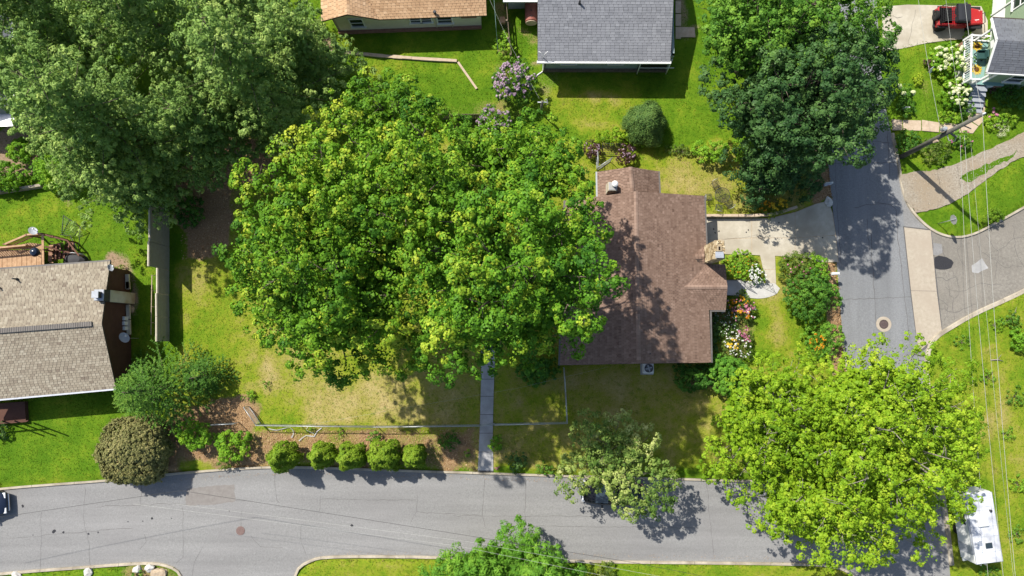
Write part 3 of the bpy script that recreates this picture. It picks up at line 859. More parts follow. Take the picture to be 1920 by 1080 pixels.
chips('bark_mulch', 'brown bark mulch and leaf litter between chain-link fence and street', [(480, 808), (900, 804), (896, 882), (560, 872), (420, 878), (430, 838)], 3600, 1)
chips('bark_mulch', 'orange bark mulch strip along the side street beside the shrub bed', [(1537, 494), (1569, 494), (1581, 645), (1590, 700), (1562, 690)], 1000, 2)
chips('bark_mulch', 'brown bark mulch under the dark maple beside the side street', [(1520, 300), (1542, 262), (1553, 300), (1560, 374), (1522, 382)], 700, 3)
chips('leaf_litter', 'scattered dead leaves and grit along the upper kerb of the lower street', [(330, 896), (560, 882), (900, 893), (1260, 904), (1260, 911), (900, 900), (560, 889), (330, 903)], 420, 7, .03, .09)
chips('leaf_litter', 'dead leaves gathered along the lower kerb of the lower street', [(600, 1038), (1100, 1043), (1450, 1049), (1450, 1042), (1100, 1037), (600, 1032)], 260, 8, .03, .08)
chips('leaf_litter', 'dark brown leaf litter under the tall pines', [(336, 280), (470, 262), (515, 300), (440, 400), (420, 470), (342, 488)], 2600, 4)
chips('leaf_litter', 'brown leaf litter beside the open chain-link gate', [(395, 745), (455, 750), (470, 800), (430, 838), (350, 866), (335, 820)], 1300, 6)

# pavers to the green house
paver_path = struct(bpy.data.objects.new('paver_path', None)); COL.objects.link(paver_path); paver_path.location = P(1672, 235)
for q in [[(1671, 225), (1689, 226), (1690, 245), (1672, 245)], [(1691, 226), (1725, 227), (1725, 246), (1692, 245)], [(1727, 226), (1760, 231), (1758, 249), (1727, 246)], [(1762, 231), (1795, 234), (1800, 250), (1761, 249)], [(1797, 234), (1812, 226), (1832, 238), (1822, 251), (1802, 250)], [(1813, 224), (1816, 196), (1845, 193), (1843, 226), (1833, 237)]]:
    MB().prism([P(a, b) for a, b in q], .06, .15 + rnd.uniform(0, .015)).build('paver', 'paver', paver_path)

# manholes
def manhole(px, py, label, mat, collar):
    c = P(px, py)
    t = thing('manhole_cover', label, 'manhole', (c.x, c.y, 0.006))
    if collar:
        MB().lathe((c.x, c.y, .0), [(.60, .006), (.59, .022), (.36, .022), (.36, .006)], 28).build('collar', 'gutter_pan', t)
    m = MB().lathe((c.x, c.y, 0), [(.33, .006), (.33, .03), (.30, .034), (.30, .028)], 24)
    m.build('cover', mat, t)
    g = MB()
    for i in range(-4, 5):
        L = math.sqrt(max(0, .27 ** 2 - (i * .06) ** 2))
        if L > .05: g.box((c.x + i * .06, c.y, .031), (.025, 2 * L, .012))
    g.build('ridges', mat, t)
manhole(1657, 608, 'round manhole cover in a pale concrete ring on the side street', 'iron', True)
manhole(451, 995, 'reddish iron manhole cover flush in the lower street', 'iron_red', False)

# ------------------------------------------------------------------ houses
def shingles(parent, e0, e1, r1, r0, mat, exposure=0.165, tab=0.22, seed=0, lift=0.02, mean=0.5, spread=0.14, name='shingles', streak=0.0):
    """Overlapping shingle tabs on one roof slope: e0->e1 is the eave, r0->r1 the ridge side."""
    rr = random.Random(seed)
    e0, e1, r1, r0 = Vector(e0), Vector(e1), Vector(r1), Vector(r0)
    nrm = (e1 - e0).cross(r0 - e0)
    if nrm.length < 1e-6: nrm = (e1 - e0).cross(r1 - e0)
    nrm.normalize()
    if nrm.z < 0: nrm = -nrm
    H = (((r0 + r1) / 2) - ((e0 + e1) / 2)).length
    rows = max(1, int(H / exposure))
    m = MB()
    for i in range(rows):
        t0, t1 = i / rows, min(1.0, (i + 1.0) / rows + 0.02)
        a0, b0 = e0.lerp(r0, t0), e1.lerp(r1, t0)
        a1, b1 = e0.lerp(r0, t1), e1.lerp(r1, t1)
        L = (b0 - a0).length
        n = max(1, int(L / tab))
        off = rr.random()
        cuts = [0.0] + [min(1, max(0, (k + off) / n)) for k in range(n)] + [1.0]
        rowt = rr.uniform(-.06, .06)
        for k in range(len(cuts) - 1):
            u0, u1 = cuts[k], cuts[k + 1]
            if u1 - u0 < 1e-3: continue
            g = 0.012 / max(L, .1)
            lo = lift + rr.uniform(.006, .016)
            p0 = a0.lerp(b0, u0 + g) + nrm * lo; p1 = a0.lerp(b0, u1 - g) + nrm * lo
            p2 = a1.lerp(b1, u1 - g) + nrm * (lift * .3); p3 = a1.lerp(b1, u0 + g) + nrm * (lift * .3)
            q0 = a0.lerp(b0, u0 + g); q1 = a0.lerp(b0, u1 - g)
            tt = min(1, max(0, rr.gauss(mean, spread) + rowt))
            m.add([p0, p1, p2, p3, q0, q1], [(0, 1, 2, 3), (4, 5, 1, 0)], tt)
    o = m.build(name, mat, parent)
    o['kind'] = 'stuff'
    return o

def slope(parent, e0, e1, r1, r0, mat, th=0.14, deck='dark_trim', name='roof_slope', **k):
    """One roof slope: a solid deck with its shingles on it."""
    e0, e1, r1, r0 = Vector(e0), Vector(e1), Vector(r1), Vector(r0)
    d = Vector((0, 0, th))
    m = MB()
    vs = [e0, e1, r1, r0, e0 - d, e1 - d, r1 - d, r0 - d]
    n = (e1 - e0).cross(r0 - e0) if (r0 - e0).length > 1e-6 else (e1 - e0).cross(r1 - e0)
    fs = [(0, 1, 2, 3), (7, 6, 5, 4), (0, 4, 5, 1), (1, 5, 6, 2), (2, 6, 7, 3), (3, 7, 4, 0)]
    if n.z < 0: fs = [tuple(reversed(f)) for f in fs]
    m.add(vs, fs)
    o = m.build(name, deck, parent)
    shingles(o, e0, e1, r1, r0, mat, **k)
    return o

def ridge_caps(parent, a, b, mat, seed=1, w=0.30, step=0.25, drop=0.12, mean=.85):
    """Bent cap shingles along a ridge."""
    rr = random.Random(seed)
    a, b = Vector(a), Vector(b)
    d = (b - a); L = d.length; d.normalize()
    s = Vector((-d.y, d.x, 0)).normalized()
    n = int(L / step); m = MB()
    for i in range(n):
        p0, p1 = a + d * (i * L / n), a + d * ((i + 1) * L / n - .01)
        h0, h1 = Vector((0, 0, .055)), Vector((0, 0, .04))
        e = s * w / 2; dn = Vector((0, 0, -w / 2 * drop * 3))
        vs = [p0 - e + h0 + dn, p0 + h0, p0 + e + h0 + dn, p1 - e + h1 + dn, p1 + h1, p1 + e + h1 + dn]
        m.add(vs, [(0, 1, 4, 3), (1, 2, 5, 4)], min(1, max(0, rr.gauss(mean, .2))))
    o = m.build('ridge_caps', mat, parent); o['kind'] = 'stuff'
    return o

def wall_box(parent, pts, z0, z1, mat, name='wall', top=None, th=0.2):
    """Each side of the footprint is its own wall; top gives an optional gable apex per side {i: z}."""
    n = len(pts)
    out = []
    for i in range(n):
        a, b = Vector((pts[i][0], pts[i][1], 0)), Vector((pts[(i + 1) % n][0], pts[(i + 1) % n][1], 0))
        d = (b - a).normalized(); inn = Vector((-d.y, d.x, 0)) * th
        prof = [(a, z0), (b, z0), (b, z1)]
        if top and i in top: prof.append(((a + b) / 2, top[i]))
        prof.append((a, z1))
        k = len(prof)
        A = 0.003
        vs = [(p.x + d.x * (A if j in (0, k - 1) else 0), p.y + d.y * (A if j in (0, k - 1) else 0), z) for j, (p, z) in enumerate(prof)]
        vs2 = [(v[0] + inn.x, v[1] + inn.y, v[2]) for v in vs]
        fs = [tuple(range(k)), tuple(range(2 * k - 1, k - 1, -1))] + [(j, k + j, k + (j + 1) % k, (j + 1) % k) for j in range(k)]
        out.append(MB().add(vs + vs2, fs).build(name, mat, parent))
    return out

def window(parent, a, b, t, sill, w, h, frame='white_paint', sashes=2):
    """A window set on the outside of the wall line a->b (outside is to the right of a->b)."""
    a, b = Vector((a[0], a[1], 0)), Vector((b[0], b[1], 0))
    d = (b - a).normalized(); o = Vector((d.y, -d.x, 0))
    c = a.lerp(b, t)
    fr = MB()
    rz = math.atan2(d.y, d.x)
    f = 0.09
    def bx(mb, u, v, ww, hh, dep, off):
        p = c + d * u + o * off
        mb.box((p.x, p.y, sill + v), (ww, dep, hh), rz)
    bx(fr, 0, h + f / 2, w + 2 * f, f, .08, .04); bx(fr, -w / 2 - f / 2, h / 2, f, h, .08, .04); bx(fr, w / 2 + f / 2, h / 2, f, h, .08, .04)
    bx(fr, 0, h / 2, w, .05, .07, .035)
    W = fr.build('window', frame, parent)
    s = MB(); bx(s, 0, -.04, w + .3, .07, .16, .08); s.build('sill', frame, W)
    for v in ((h * .25, h * .75) if sashes == 2 else (h / 2,)):
        p = MB(); bx(p, 0, v, w, h / sashes - .06, .02, .02); p.build('pane', 'window_glass', W)
    return W

def gutter(parent, a, b, mat='gutter_dark', w=0.12):
    MB().bar(Vector(a) + Vector((0, 0, -.04)), Vector(b) + Vector((0, 0, -.04)), w, .11).build('gutter', mat, parent)

# --- the brown-roofed house in the lot
c0 = P(1190, 520)
H = thing('house', 'brown shingle roofed house beside the driveway, half shaded by the big maples', 'house', (c0.x, c0.y, 0))
ZE, ZR = 2.75, 4.75
eE0, eE1 = P(1320, 367, ZE), P(1333, 680, ZE)
eW0, eW1 = P(1060, 376, ZE), P(1050, 685, ZE)
rN, rS = P(1192, 359, ZR), P(1198, 682, ZR)
wi = 0.45
foot = [eW1 + Vector((wi, .3, 0)), eE1 + Vector((-wi, .3, 0)), eE0 + Vector((-wi, -.3, 0)), eW0 + Vector((wi, -.3, 0))]
wall_box(H, foot, 0, ZE - .05, 'siding_red', top={0: ZR - .35, 2: ZR - .35})
slope(H, eE1, eE0, rN, rS, 'shingle_brown', seed=1)
slope(H, eW0, eW1, rS, rN, 'shingle_brown', seed=2)
ridge_caps(H, rN, rS, 'shingle_brown', 3)
gutter(H, eE0 + Vector((.07, 0, 0)), eE1 + Vector((.07, 2.9, 0)) if False else P(1325, 497, ZE) + Vector((.07, 0, 0)))
gutter(H, P(1331, 584, ZE) + Vector((.07, 0, 0)), eE1 + Vector((.07, 0, 0)))
gutter(H, eW0 + Vector((-.07, 0, 0)), eW1 + Vector((-.07, 0, 0)))
# north wing
z2 = 2.6; r2 = 3.9
a0, a1 = P(1120, 322, z2), P(1121, 376, z2)
b0, b1 = P(1234, 321, z2), P(1236, 376, z2)
rn0, rn1 = P(1182, 313, r2), P(1187, 372, r2)
wall_box(H, [a1 + Vector((.35, 0, 0)), b1 + Vector((-.35, 0, 0)), b0 + Vector((-.35, -.3, 0)), a0 + Vector((.35, -.3, 0))], 0, z2 - .05, 'siding_red', top={2: r2 - .3})
slope(H, b1, b0, rn0, rn1, 'shingle_brown', seed=4)
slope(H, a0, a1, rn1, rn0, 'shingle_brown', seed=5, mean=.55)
ridge_caps(H, rn0, rn1, 'shingle_brown', 6)
gutter(H, a0 + Vector((-.07, 0, 0)), a1 + Vector((-.07, 0, 0)), 'galvanised')
gutter(H, b0 + Vector((.07, 0, 0)), P(1236, 362, z2) + Vector((.07, 0, 0)))
# entry cross gable over the front door
z3 = 2.72; r3 = 3.42
gE, gB = P(1364, 538, r3), P(1282, 538, r3)
sE, sB = P(1361, 581, z3), P(1331, 581, z3)
nE, nB = P(1360, 496, z3), P(1322, 496, z3)
sV = P(1318, 581, z3 + .05); nV = P(1310, 496, z3 + .05)
slope(H, sV, sE, gE, gB, 'shingle_brown', seed=7, name='porch_roof_slope')
slope(H, nE, nV, gB, gE, 'shingle_brown', seed=8, name='porch_roof_slope')
ridge_caps(H, gB, gE, 'shingle_brown', 9)
gutter(H, P(1331, 583, z3), P(1360, 583, z3))
wall_box(H, [sB + Vector((-.6, .4, 0)), sE + Vector((-.4, .4, 0)), nE + Vector((-.4, -.35, 0)), nB + Vector((-.6, -.35, 0))], 0, z3 - .08, 'siding_red', top={1: r3 - .25})
# saddle behind the chimney
cs = P(1321, 481, 3.15); cb = P(1296, 481, 3.18)
slope(H, P(1300, 498, 2.98), P(1321, 499, 2.80), cs, cb, 'shingle_brown', seed=10, th=.06, name='saddle')
slope(H, P(1321, 462, 2.80), P(1300, 464, 2.98), cb, cs, 'shingle_brown', seed=11, th=.06, name='saddle')
# stone chimney
def stone_skin(parent, x0, x1, y0, y1, z0, z1, seed, name='stone_facing'):
    rr = random.Random(seed); m = MB()
    for ax in range(4):
        L = (y1 - y0) if ax < 2 else (x1 - x0)
        z = z0
        while z < z1 - .05:
            h = rr.uniform(.12, .24); h = min(h, z1 - z)
            u = 0.0
            while u < L - .03:
                w = min(rr.uniform(.16, .42), L - u)
                d = rr.uniform(.03, .07)
                cu = u + w / 2
                pos = {0: (x0 - d / 2 + .01, y0 + cu), 1: (x1 + d / 2 - .01, y0 + cu), 2: (x0 + cu, y0 - d / 2 + .01), 3: (x0 + cu, y1 + d / 2 - .01)}[ax]
                sz = (d, w - .025, h - .025) if ax < 2 else (w - .025, d, h - .025)
                m.box((pos[0], pos[1], z + h / 2), sz, tint=rr.random())
                u += w
            z += h
    o = m.build(name, 'stone_tint', parent); o['kind'] = 'stuff'
    return o
tint_mat('stone_tint', [(0, (0.27, 0.19, 0.10)), (.5, (0.46, 0.36, 0.215)), (1, (0.62, 0.52, 0.35))], .92, .15, 0, .25)
q0, q1 = P(1341, 485, 5.45), P(1357, 452, 5.45)
cx0, cx1, cy0, cy1 = q0.x, q1.x, q0.y, q1.y
ch = MB().box(((cx0 + cx1) / 2, (cy0 + cy1) / 2, 2.7), (cx1 - cx0, cy1 - cy0, 5.4)).build('chimney', 'mortar', H)
stone_skin(ch, cx0, cx1, cy0, cy1, 2.2, 5.4, 5)
crown = MB()
crown.box(((cx0 + cx1) / 2, (cy0 + cy1) / 2, 5.43), (cx1 - cx0 + .12, cy1 - cy0 + .1, .09), bev=.03)
crown.build('chimney_crown', 'mortar', ch)
rr = random.Random(4); rub = MB()
for i in range(16):
    t = i / 16 * 2 * math.pi
    rub.box(((cx0 + cx1) / 2 + math.cos(t) * (cx1 - cx0) * .5, cy0 + (cy1 - cy0) * (.5 + .46 * math.sin(t)), 5.5), (rr.uniform(.14, .24), rr.uniform(.14, .24), .1), rr.uniform(0, 3), tint=rr.random(), taper=.8)
o = rub.build('cap_stones', 'stone_tint', ch); o['kind'] = 'stuff'
fl = P(1348, 466, 5.5)
MB().box((fl.x, fl.y, 5.53), (.34, .40, .18)).build('flue_collar', 'mortar', ch)
MB().box((fl.x, fl.y, 5.60), (.13, .26, .06)).build('flue', 'flue_dark', ch)  # solid block; the dark of the flue opening is painted as black
mc = P(1349, 478, 5.7)
MB().box((mc.x, mc.y, 5.52), (.44, .30, .30)).build('flue_box', 'gutter_dark', ch)
MB().box((mc.x, mc.y, 5.73), (.60, .46, .06), bev=.02).build('metal_cap', 'sheet_metal', ch)
# small rendered chimney with a pipe and round cowl on the north wing
k = P(1147, 352, 3.6)
c2 = MB().box((k.x, k.y, 3.35), (.72, .70, 1.5), taper=.92).build('chimney', 'cream_paint', H)
MB().box((k.x, k.y, 4.12), (.60, .58, .06), bev=.02).build('chimney_crown', 'concrete_grey', c2)
MB().lathe((k.x + .08, k.y + .05, 4.14), [(.14, 0), (.13, .5), (.12, .56)], 14).build('pipe', 'galvanised', c2)
MB().lathe((k.x + .08, k.y + .05, 4.74), [(.02, .12), (.12, .10), (.22, .02), (.23, 0), (.2, -.03)], 20).build('cowl', 'white_paint', c2)
v = P(1217, 663, 4.1)
MB().lathe((v.x, v.y, 3.8), [(.13, .2), (.06, .30), (.05, .75)], 12).build('vent_pipe', 'dark_metal', H)
window(H, foot[0], foot[1], .35, .9, 1.1, 1.2); window(H, foot[0], foot[1], .8, .9, 1.1, 1.2)
window(H, foot[3], foot[0], .7, .9, 1.1, 1.2)
window(H, foot[1], foot[2], .12, .9, 1.4, 1.2)
dr = MB(); fx = sE.x - .36
dr.box((fx, P(1361, 540, 0).y, 1.2), (.06, 1.0, 2.0)); D = dr.build('door', 'white_paint', H)
MB().box((fx + .05, P(1361, 540, 0).y - .35, 1.15), (.06, .05, .12)).build('handle', 'chrome', D)
# landing and railing in front of the door
land = thing('front_stoop', 'pale concrete stoop with thin metal railing at the front door of the brown house', 'stoop', P(1375, 540))
MB().prism(pp([(1352, 526), (1386, 526), (1386, 554), (1352, 554)]), 0, .42).build('landing', 'concrete_grey', land)
MB().prism(pp([(1387, 527), (1394, 527), (1394, 553), (1387, 553)]), 0, .28).build('step', 'concrete_grey', land)
def rail(parent, pts, h, z0, mat, r=0.02, n=5, name='railing'):
    m = MB()
    top = [Vector((p[0], p[1], z0[i] + h)) for i, p in enumerate(pts)]
    m.tube(top, r, 5)
    for i in range(len(pts) - 1):
        for j in range(n + 1):
            t = j / n
            q = Vector(pts[i]).lerp(Vector(pts[i + 1]), t); zz = z0[i] + (z0[i + 1] - z0[i]) * t
            m.tube([(q.x, q.y, zz), (q.x, q.y, zz + h)], r * .6, 5)
    return m.build(name, mat, parent)
rail(land, [P(1384, 527), P(1406, 540)], .85, [.42, .15], 'dark_metal', .022, 6)
rail(land, [P(1358, 527), P(1384, 527)], .85, [.42, .42], 'dark_metal', .022, 6)
arch = thing('garden_arch', 'thin dark wire plant stand on the pale path by the white daisies', 'plant stand', P(1438, 540))
for t in (-.25, .25):
    MB().tube([P(1436, 540) + Vector((t, 0, .15)), P(1438, 536) + Vector((0, 0, 1.3)), P(1442, 543) + Vector((t, 0, .15))], .012, 5).build('leg', 'dark_metal', arch)
MB().tube([P(1438, 536) + Vector((.15 * math.cos(i), .15 * math.sin(i), .8)) for i in [j * .52 for j in range(13)]], .01, 4).build('hoop', 'dark_metal', arch)

# retaining wall between the lawn and the driveway
rw = thing('retaining_wall', 'low concrete retaining wall along the upper edge of the driveway', 'wall', P(1322, 406))
for i, (xa, xb, ya, yb) in enumerate([(1322, 1352, 405, 405), (1353, 1382, 405, 405), (1383, 1412, 405, 405), (1413, 1440, 405, 403), (1441, 1468, 403, 397), (1469, 1492, 396, 389)]):
    MB().bar(P(xa, ya, .3), P(xb, yb, .3), .20, .62 + rnd.uniform(-.02, .02)).build('wall_block', 'paver', rw)

# air conditioner
a = P(1214, 690, .4)
ac = thing('air_conditioner', 'square white air conditioner with round fan grille at the foot of the brown house', 'air conditioner', (a.x, a.y, .1))
MB().box((a.x, a.y - .02, .14), (1.0, 1.0, .08)).build('pad', 'concrete_grey', ac)
MB().box((a.x, a.y, .55), (.80, .78, .74), bev=.06).build('casing', 'white_paint', ac)
MB().lathe((a.x, a.y, .92), [(.33, 0), (.33, .035), (.29, .035), (.29, .01)], 20).build('fan_ring', 'dark_metal', ac)
g = MB()
for i in range(8):
    t = i * math.pi / 8
    g.bar(Vector((a.x - math.cos(t) * .3, a.y - math.sin(t) * .3, .965)), Vector((a.x + math.cos(t) * .3, a.y + math.sin(t) * .3, .965)), .012, .012)
g.build('grille', 'galvanised', ac)
for i in range(4):
    t = i * math.pi / 2 + .3
    MB().box((a.x + math.cos(t) * .15, a.y + math.sin(t) * .15, .945), (.22, .1, .01), t).build('fan_blade', 'galvanised', ac)

# --- tan-roofed house, upper left
c0 = P(770, 20)
H = thing('house', 'cream walled house with tan shingle roof at the top edge, left of the fence', 'house', (c0.x, c0.y, 0))
ZE = 2.75
w0, w1 = P(636, 61), P(903, 51)
dd = (w1 - w0).normalized(); nn = Vector((-dd.y, dd.x, 0))
w2, w3 = w1 + nn * 8.5, w0 + nn * 8.5
walls = wall_box(H, [w0, w1, w2, w3], 0, ZE - .05, 'siding_cream')
ov = .35
def up(v, z): return Vector((v.x, v.y, z))
eS0, eS1 = up(w0 - dd * .7 - nn * ov, ZE), up(w1 + dd * .5 - nn * ov, ZE)
eN0, eN1 = eS0 + nn * 9.2, eS1 + nn * 9.2
rg0, rg1 = up((eS0 + eN0) / 2, 4.5), up((eS1 + eN1) / 2, 4.5)
wing = eS0 + dd * 4.4
slope(H, up(wing, ZE), eS1, rg1, up(rg0 + dd * 2.2, 4.5), 'shingle_tan', seed=21, exposure=.19, tab=.30)
slope(H, eN1, eN0, rg0, rg1, 'shingle_tan', seed=22, exposure=.19, tab=.30)
# gable wing at the west end, its ridge running back
pk = up(eS0 + dd * 2.2, 3.75); pkb = up(pk + nn * 9.2, 3.75)
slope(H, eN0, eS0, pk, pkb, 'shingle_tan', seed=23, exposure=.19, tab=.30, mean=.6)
slope(H, up(wing, ZE), up(wing + nn * 9.2, ZE), pkb, pk, 'shingle_tan', seed=24, exposure=.19, tab=.30)
MB().add([up(w0 - nn * .01, ZE - .06), up(w0 + dd * 3.7 - nn * .01, ZE - .06), up(w0 + dd * 1.55 - nn * .01, 3.55), up(w0 + nn * .2, ZE - .06), up(w0 + dd * 3.7 + nn * .2, ZE - .06), up(w0 + dd * 1.55 + nn * .2, 3.55)], [(0, 1, 2), (5, 4, 3), (0, 2, 5, 3), (1, 4, 5, 2)]).build('gable', 'siding_cream', H)
for t, w, h, s in [(.155, .95, 1.25, 1.0), (.555, .75, .8, 1.35), (.63, .75, .8, 1.35), (.755, 1.1, 1.0, 1.1)]:
    window(H, w0, w1, t, s, w, h)
MB().box(w0.lerp(w1, .92) - nn * .03 + Vector((0, 0, 1.9)), (1.2, .05, .3), math.atan2(dd.y, dd.x)).build('vent_panel', 'siding_red', H)
for t in (.69, .80): MB().tube([up(w0.lerp(w1, t) - nn * .06, .1), up(w0.lerp(w1, t) - nn * .06, 2.5)], .035, 6).build('downpipe', 'cream_paint', H)
sp = w0.lerp(w1, .70) - nn * .1
MB().lathe((sp.x, sp.y, 2.6), [(.1, 0), (.1, .5), (.14, .55), (.1, .62)], 10).build('vent_pipe', 'dark_metal', H)
MB().bar(up(w0 - nn * .12, .2), up(w1 - nn * .12, .2), .2, .35).build('foundation', 'siding_red', H)

# edging walls in its back yard
ew = thing('garden_edging', 'low tan stone edging wall crossing the lawn below the tan-roofed house', 'edging', P(607, 98))
pts = smooth_path([P(607, 97), P(650, 100), (P(720, 107)), P(790, 112), P(857, 116)], .7)
for i in range(len(pts) - 1):
    MB().bar(pts[i] + Vector((0, 0, .13)), pts[i + 1] + Vector((0, 0, .13)), .24 + rnd.uniform(-.03, .03), .3 + rnd.uniform(-.04, .04)).build('stone_block', 'paver', ew)
ew2 = thing('garden_edging', 'short tan timber edging slanting down the lawn from the stone edging corner', 'edging', P(858, 118))
pts = [P(859, 118).lerp(P(894, 168), i / 4) for i in range(5)]
for i in range(4):
    MB().bar(pts[i] + Vector((0, 0, .11)), pts[i + 1] + Vector((0, 0, .11)), .17, .22).build('timber', 'paver', ew2)

# --- grey-roofed house, upper middle
c0 = P(1130, 60)
H = thing('house', 'grey shingle roofed house with white eave at the top edge, right of the red tank', 'house', (c0.x, c0.y, 0))
ZE = 3.0
e0, e1 = P(1008, 115, ZE), P(1257, 116, ZE)
t0, t1 = P(1008, -60, ZE + 1.9), P(1266, -60, ZE + 1.9)
slope(H, e0, e1, t1, t0, 'shingle_grey', seed=31, exposure=.19, tab=.34, spread=.12)
tb0, tb1 = t0 + Vector((0, 7.5, -1.9)), t1 + Vector((0, 7.5, -1.9))
slope(H, tb1, tb0, t0, t1, 'shingle_grey', seed=32, exposure=.25, tab=.5, spread=.14)
MB().bar(e0 + Vector((-.05, -.05, -.06)), e1 + Vector((.05, -.05, -.06)), .18, .16).build('white_eave', 'white_paint', H)
wf = [P(1017, 132), P(1249, 132), P(1249, 132) + Vector((0, 13.5, 0)), P(1017, 132) + Vector((0, 13.5, 0))]
wall_box(H, wf, 0, ZE - .1, 'siding_teal')
MB().bar(wf[0] + Vector((0, -.1, .2)), wf[1] + Vector((0, -.1, .2)), .2, .4).build('foundation', 'fence_wood', H)
window(H, wf[0], wf[1], .2, 1.5, 1.0, .9); window(H, wf[0], wf[1], .57, 1.5, 1.0, .9)
pr = MB().prism([wf[1] + Vector((-2.4, -.02, 0)), wf[1] + Vector((-.2, -.02, 0)), wf[1] + Vector((-.2, -.14, 0)), wf[1] + Vector((-2.4, -.14, 0))], .6, 2.5).build('door', 'car_plastic', H)
for x in (-2.4, -.1):
    MB().tube([wf[1] + Vector((x, -.4, .3)), wf[1] + Vector((x, -.16, 2.6))], .05, 5).build('brace', 'white_paint', H)
MB().tube([wf[1] + Vector((-2.4, -.35, 1.4)), wf[1] + Vector((.3, -.35, 1.4))], .035, 5).build('rail', 'white_paint', H)
MB().tube([e0 + Vector((.2, -.12, -.1)), wf[0] + Vector((.05, -.12, 2.4)), wf[0] + Vector((.05, -.12, .15)), wf[0] + Vector((-.5, -.5, .12))], .06, 6).build('downpipe', 'white_paint', H)
v = P(1087, 4, 4.4)
MB().lathe((v.x, v.y, 4.15), [(.16, 0), (.08, .1), (.07, .55)], 10).build('vent_pipe', 'dark_metal', H)
v = P(1018, 108, 3.1)
dd = MB().tube([v + Vector((0, 0, -.05)), v + Vector((.05, 0, .5))], .03, 5)
for s in (-1, 1):
    dd.tube([v + Vector((.05, 0, .5)), v + Vector((.35 * s, .18, .75))], .025, 5)
dd.build('aerial', 'white_paint', H)
# lean-to and beam beside it
sh = thing('lean_to', 'lean-to with pale wall and white roof edge at the top, left of grey roof', 'lean-to', P(965, 10))
l0, l1 = P(953, 18), P(988, 17)
wall_box(sh, [l0, l1, l1 + Vector((0, 4, 0)), l0 + Vector((0, 4, 0))], 0, 2.3, 'dish_grey')
MB().prism([P(943, 4, 2.5), P(1008, 4, 2.5), P(1008, -60, 2.5), P(943, -60, 2.5)], 2.42, 2.56).build('roof', 'white_paint', sh)
# red oil tank
a = P(1000, 44); 
tk = thing('oil_tank', 'rusty red cylindrical tank lying beside the grey-roofed house', 'tank', (a.x, a.y, .1))
TX = P(996, 40, .95).x; TY = P(996, 42, .95).y; R = .5
M = Matrix.Rotation(-math.pi / 2, 4, 'X')
MB().lathe((TX, TY, .95), [(.0, -.05), (.35, -.03), (.5, .03), (.5, 1.0), (.5, 1.0)], 24, M).build('shell', 'red_tank', tk)
MB().lathe((TX, TY + 1.0, .95), [(.505, 0), (.505, .06)], 24, M).build('band', 'red_tank', tk)
MB().lathe((TX, TY + 1.06, .95), [(.5, 0), (.5, .95), (.3, 1.0)], 24, M).build('shell', 'red_tank', tk)
MB().lathe((TX, TY - .02, .95), [(.44, -.05), (.44, 0)], 24, M).build('end_plate', 'rust_pale', tk)
for dy in (.35, 1.6): MB().box((TX, TY + dy, .28), (.7, .12, .45)).build('cradle', 'dark_metal', tk)
for dy in (.3, .75): MB().lathe((TX, TY + dy, 1.43), [(.05, 0), (.05, .08)], 8).build('filler', 'dark_metal', tk)
# concrete steps beside the grey house
st = thing('side_path', 'brown slab path running along the right wall of the grey-roofed house', 'path', P(1272, 20))
for i in range(4):
    MB().prism(pp([(1266, -20 + i * 24), (1276, -20 + i * 24), (1276, 2 + i * 24), (1266, 2 + i * 24)]), 0, .16).build('slab', 'paver', st)
MB().prism(pp([(1266, 52), (1301, 53), (1303, 71), (1266, 71)]), 0, .17).build('slab', 'paver', st)

# --- taupe-roofed house, left
c0 = P(110, 620)
H = thing('house', 'taupe shingle roofed house with dark brown gable wall at the left edge', 'house', (c0.x, c0.y, 0))
ZE, ZR = 3.0, 4.35
def ext(a, b, k): return a + (a - b) * k
eN1, eN0 = P(207, 490, ZE), P(0, 505, ZE); eN0 = ext(eN0, eN1, .35)
eS1, eS0 = P(218, 728, ZE), P(0, 748, ZE); eS0 = ext(eS0, eS1, .35)
r1, r0 = P(191, 607, ZR), P(0, 622, ZR); r0 = ext(r0, r1, .35)
slope(H, eS0, eS1, r1, r0, 'shingle_taupe', seed=41, exposure=.18, tab=.28, spread=.15)
slope(H, eN1, eN0, r0, r1, 'shingle_taupe', seed=42, exposure=.18, tab=.28, spread=.15)
MB().bar(ext(P(0, 620, ZR + .07), P(172, 607, ZR + .07), .3), P(172, 607, ZR + .07), .34, .09).build('ridge_vent', 'vent_grey', H)
n = 40
rv = MB()
for i in range(n):
    q = P(0, 620, ZR + .125).lerp(P(171, 607, ZR + .125), i / n)
    rv.box(q, (.04, .36, .02))
rv.build('ridge_vent_ribs', 'gutter_dark', H)['kind'] = 'stuff'
MB().bar(eS0 + Vector((0, -.06, -.04)), eS1 + Vector((0, -.06, -.04)), .13, .12).build('gutter', 'sheet_metal', H)
MB().bar(eN0 + Vector((0, .06, -.04)), eN1 + Vector((0, .06, -.04)), .13, .12).build('gutter', 'gutter_dark', H)
wl_ = [P(-250, 740) , P(249, 722), P(244, 508), P(-250, 540)]
wall_box(H, wl_, 0, ZE - .1, 'siding_brown', top={1: ZR - .22})
# siding boards on the gable wall
w1, w2 = wl_[1], wl_[2]
dv = (w2 - w1).normalized(); on = Vector((dv.y, -dv.x, 0)); LW = (w2 - w1).length
for i in range(22):
    z = .25 + i * .18
    lim = 1.0 if z < ZE - .15 else max(0.02, (ZR - .25 - z) / (ZR - .25 - ZE + .1))
    a_, b_ = w1 + dv * (LW * (.5 - .5 * lim)), w1 + dv * (LW * (.5 + .5 * lim))
    MB().bar(a_ + on * .02 + Vector((0, 0, z)), b_ + on * .02 + Vector((0, 0, z)), .035, .165).build('siding_board', 'siding_brown', H)
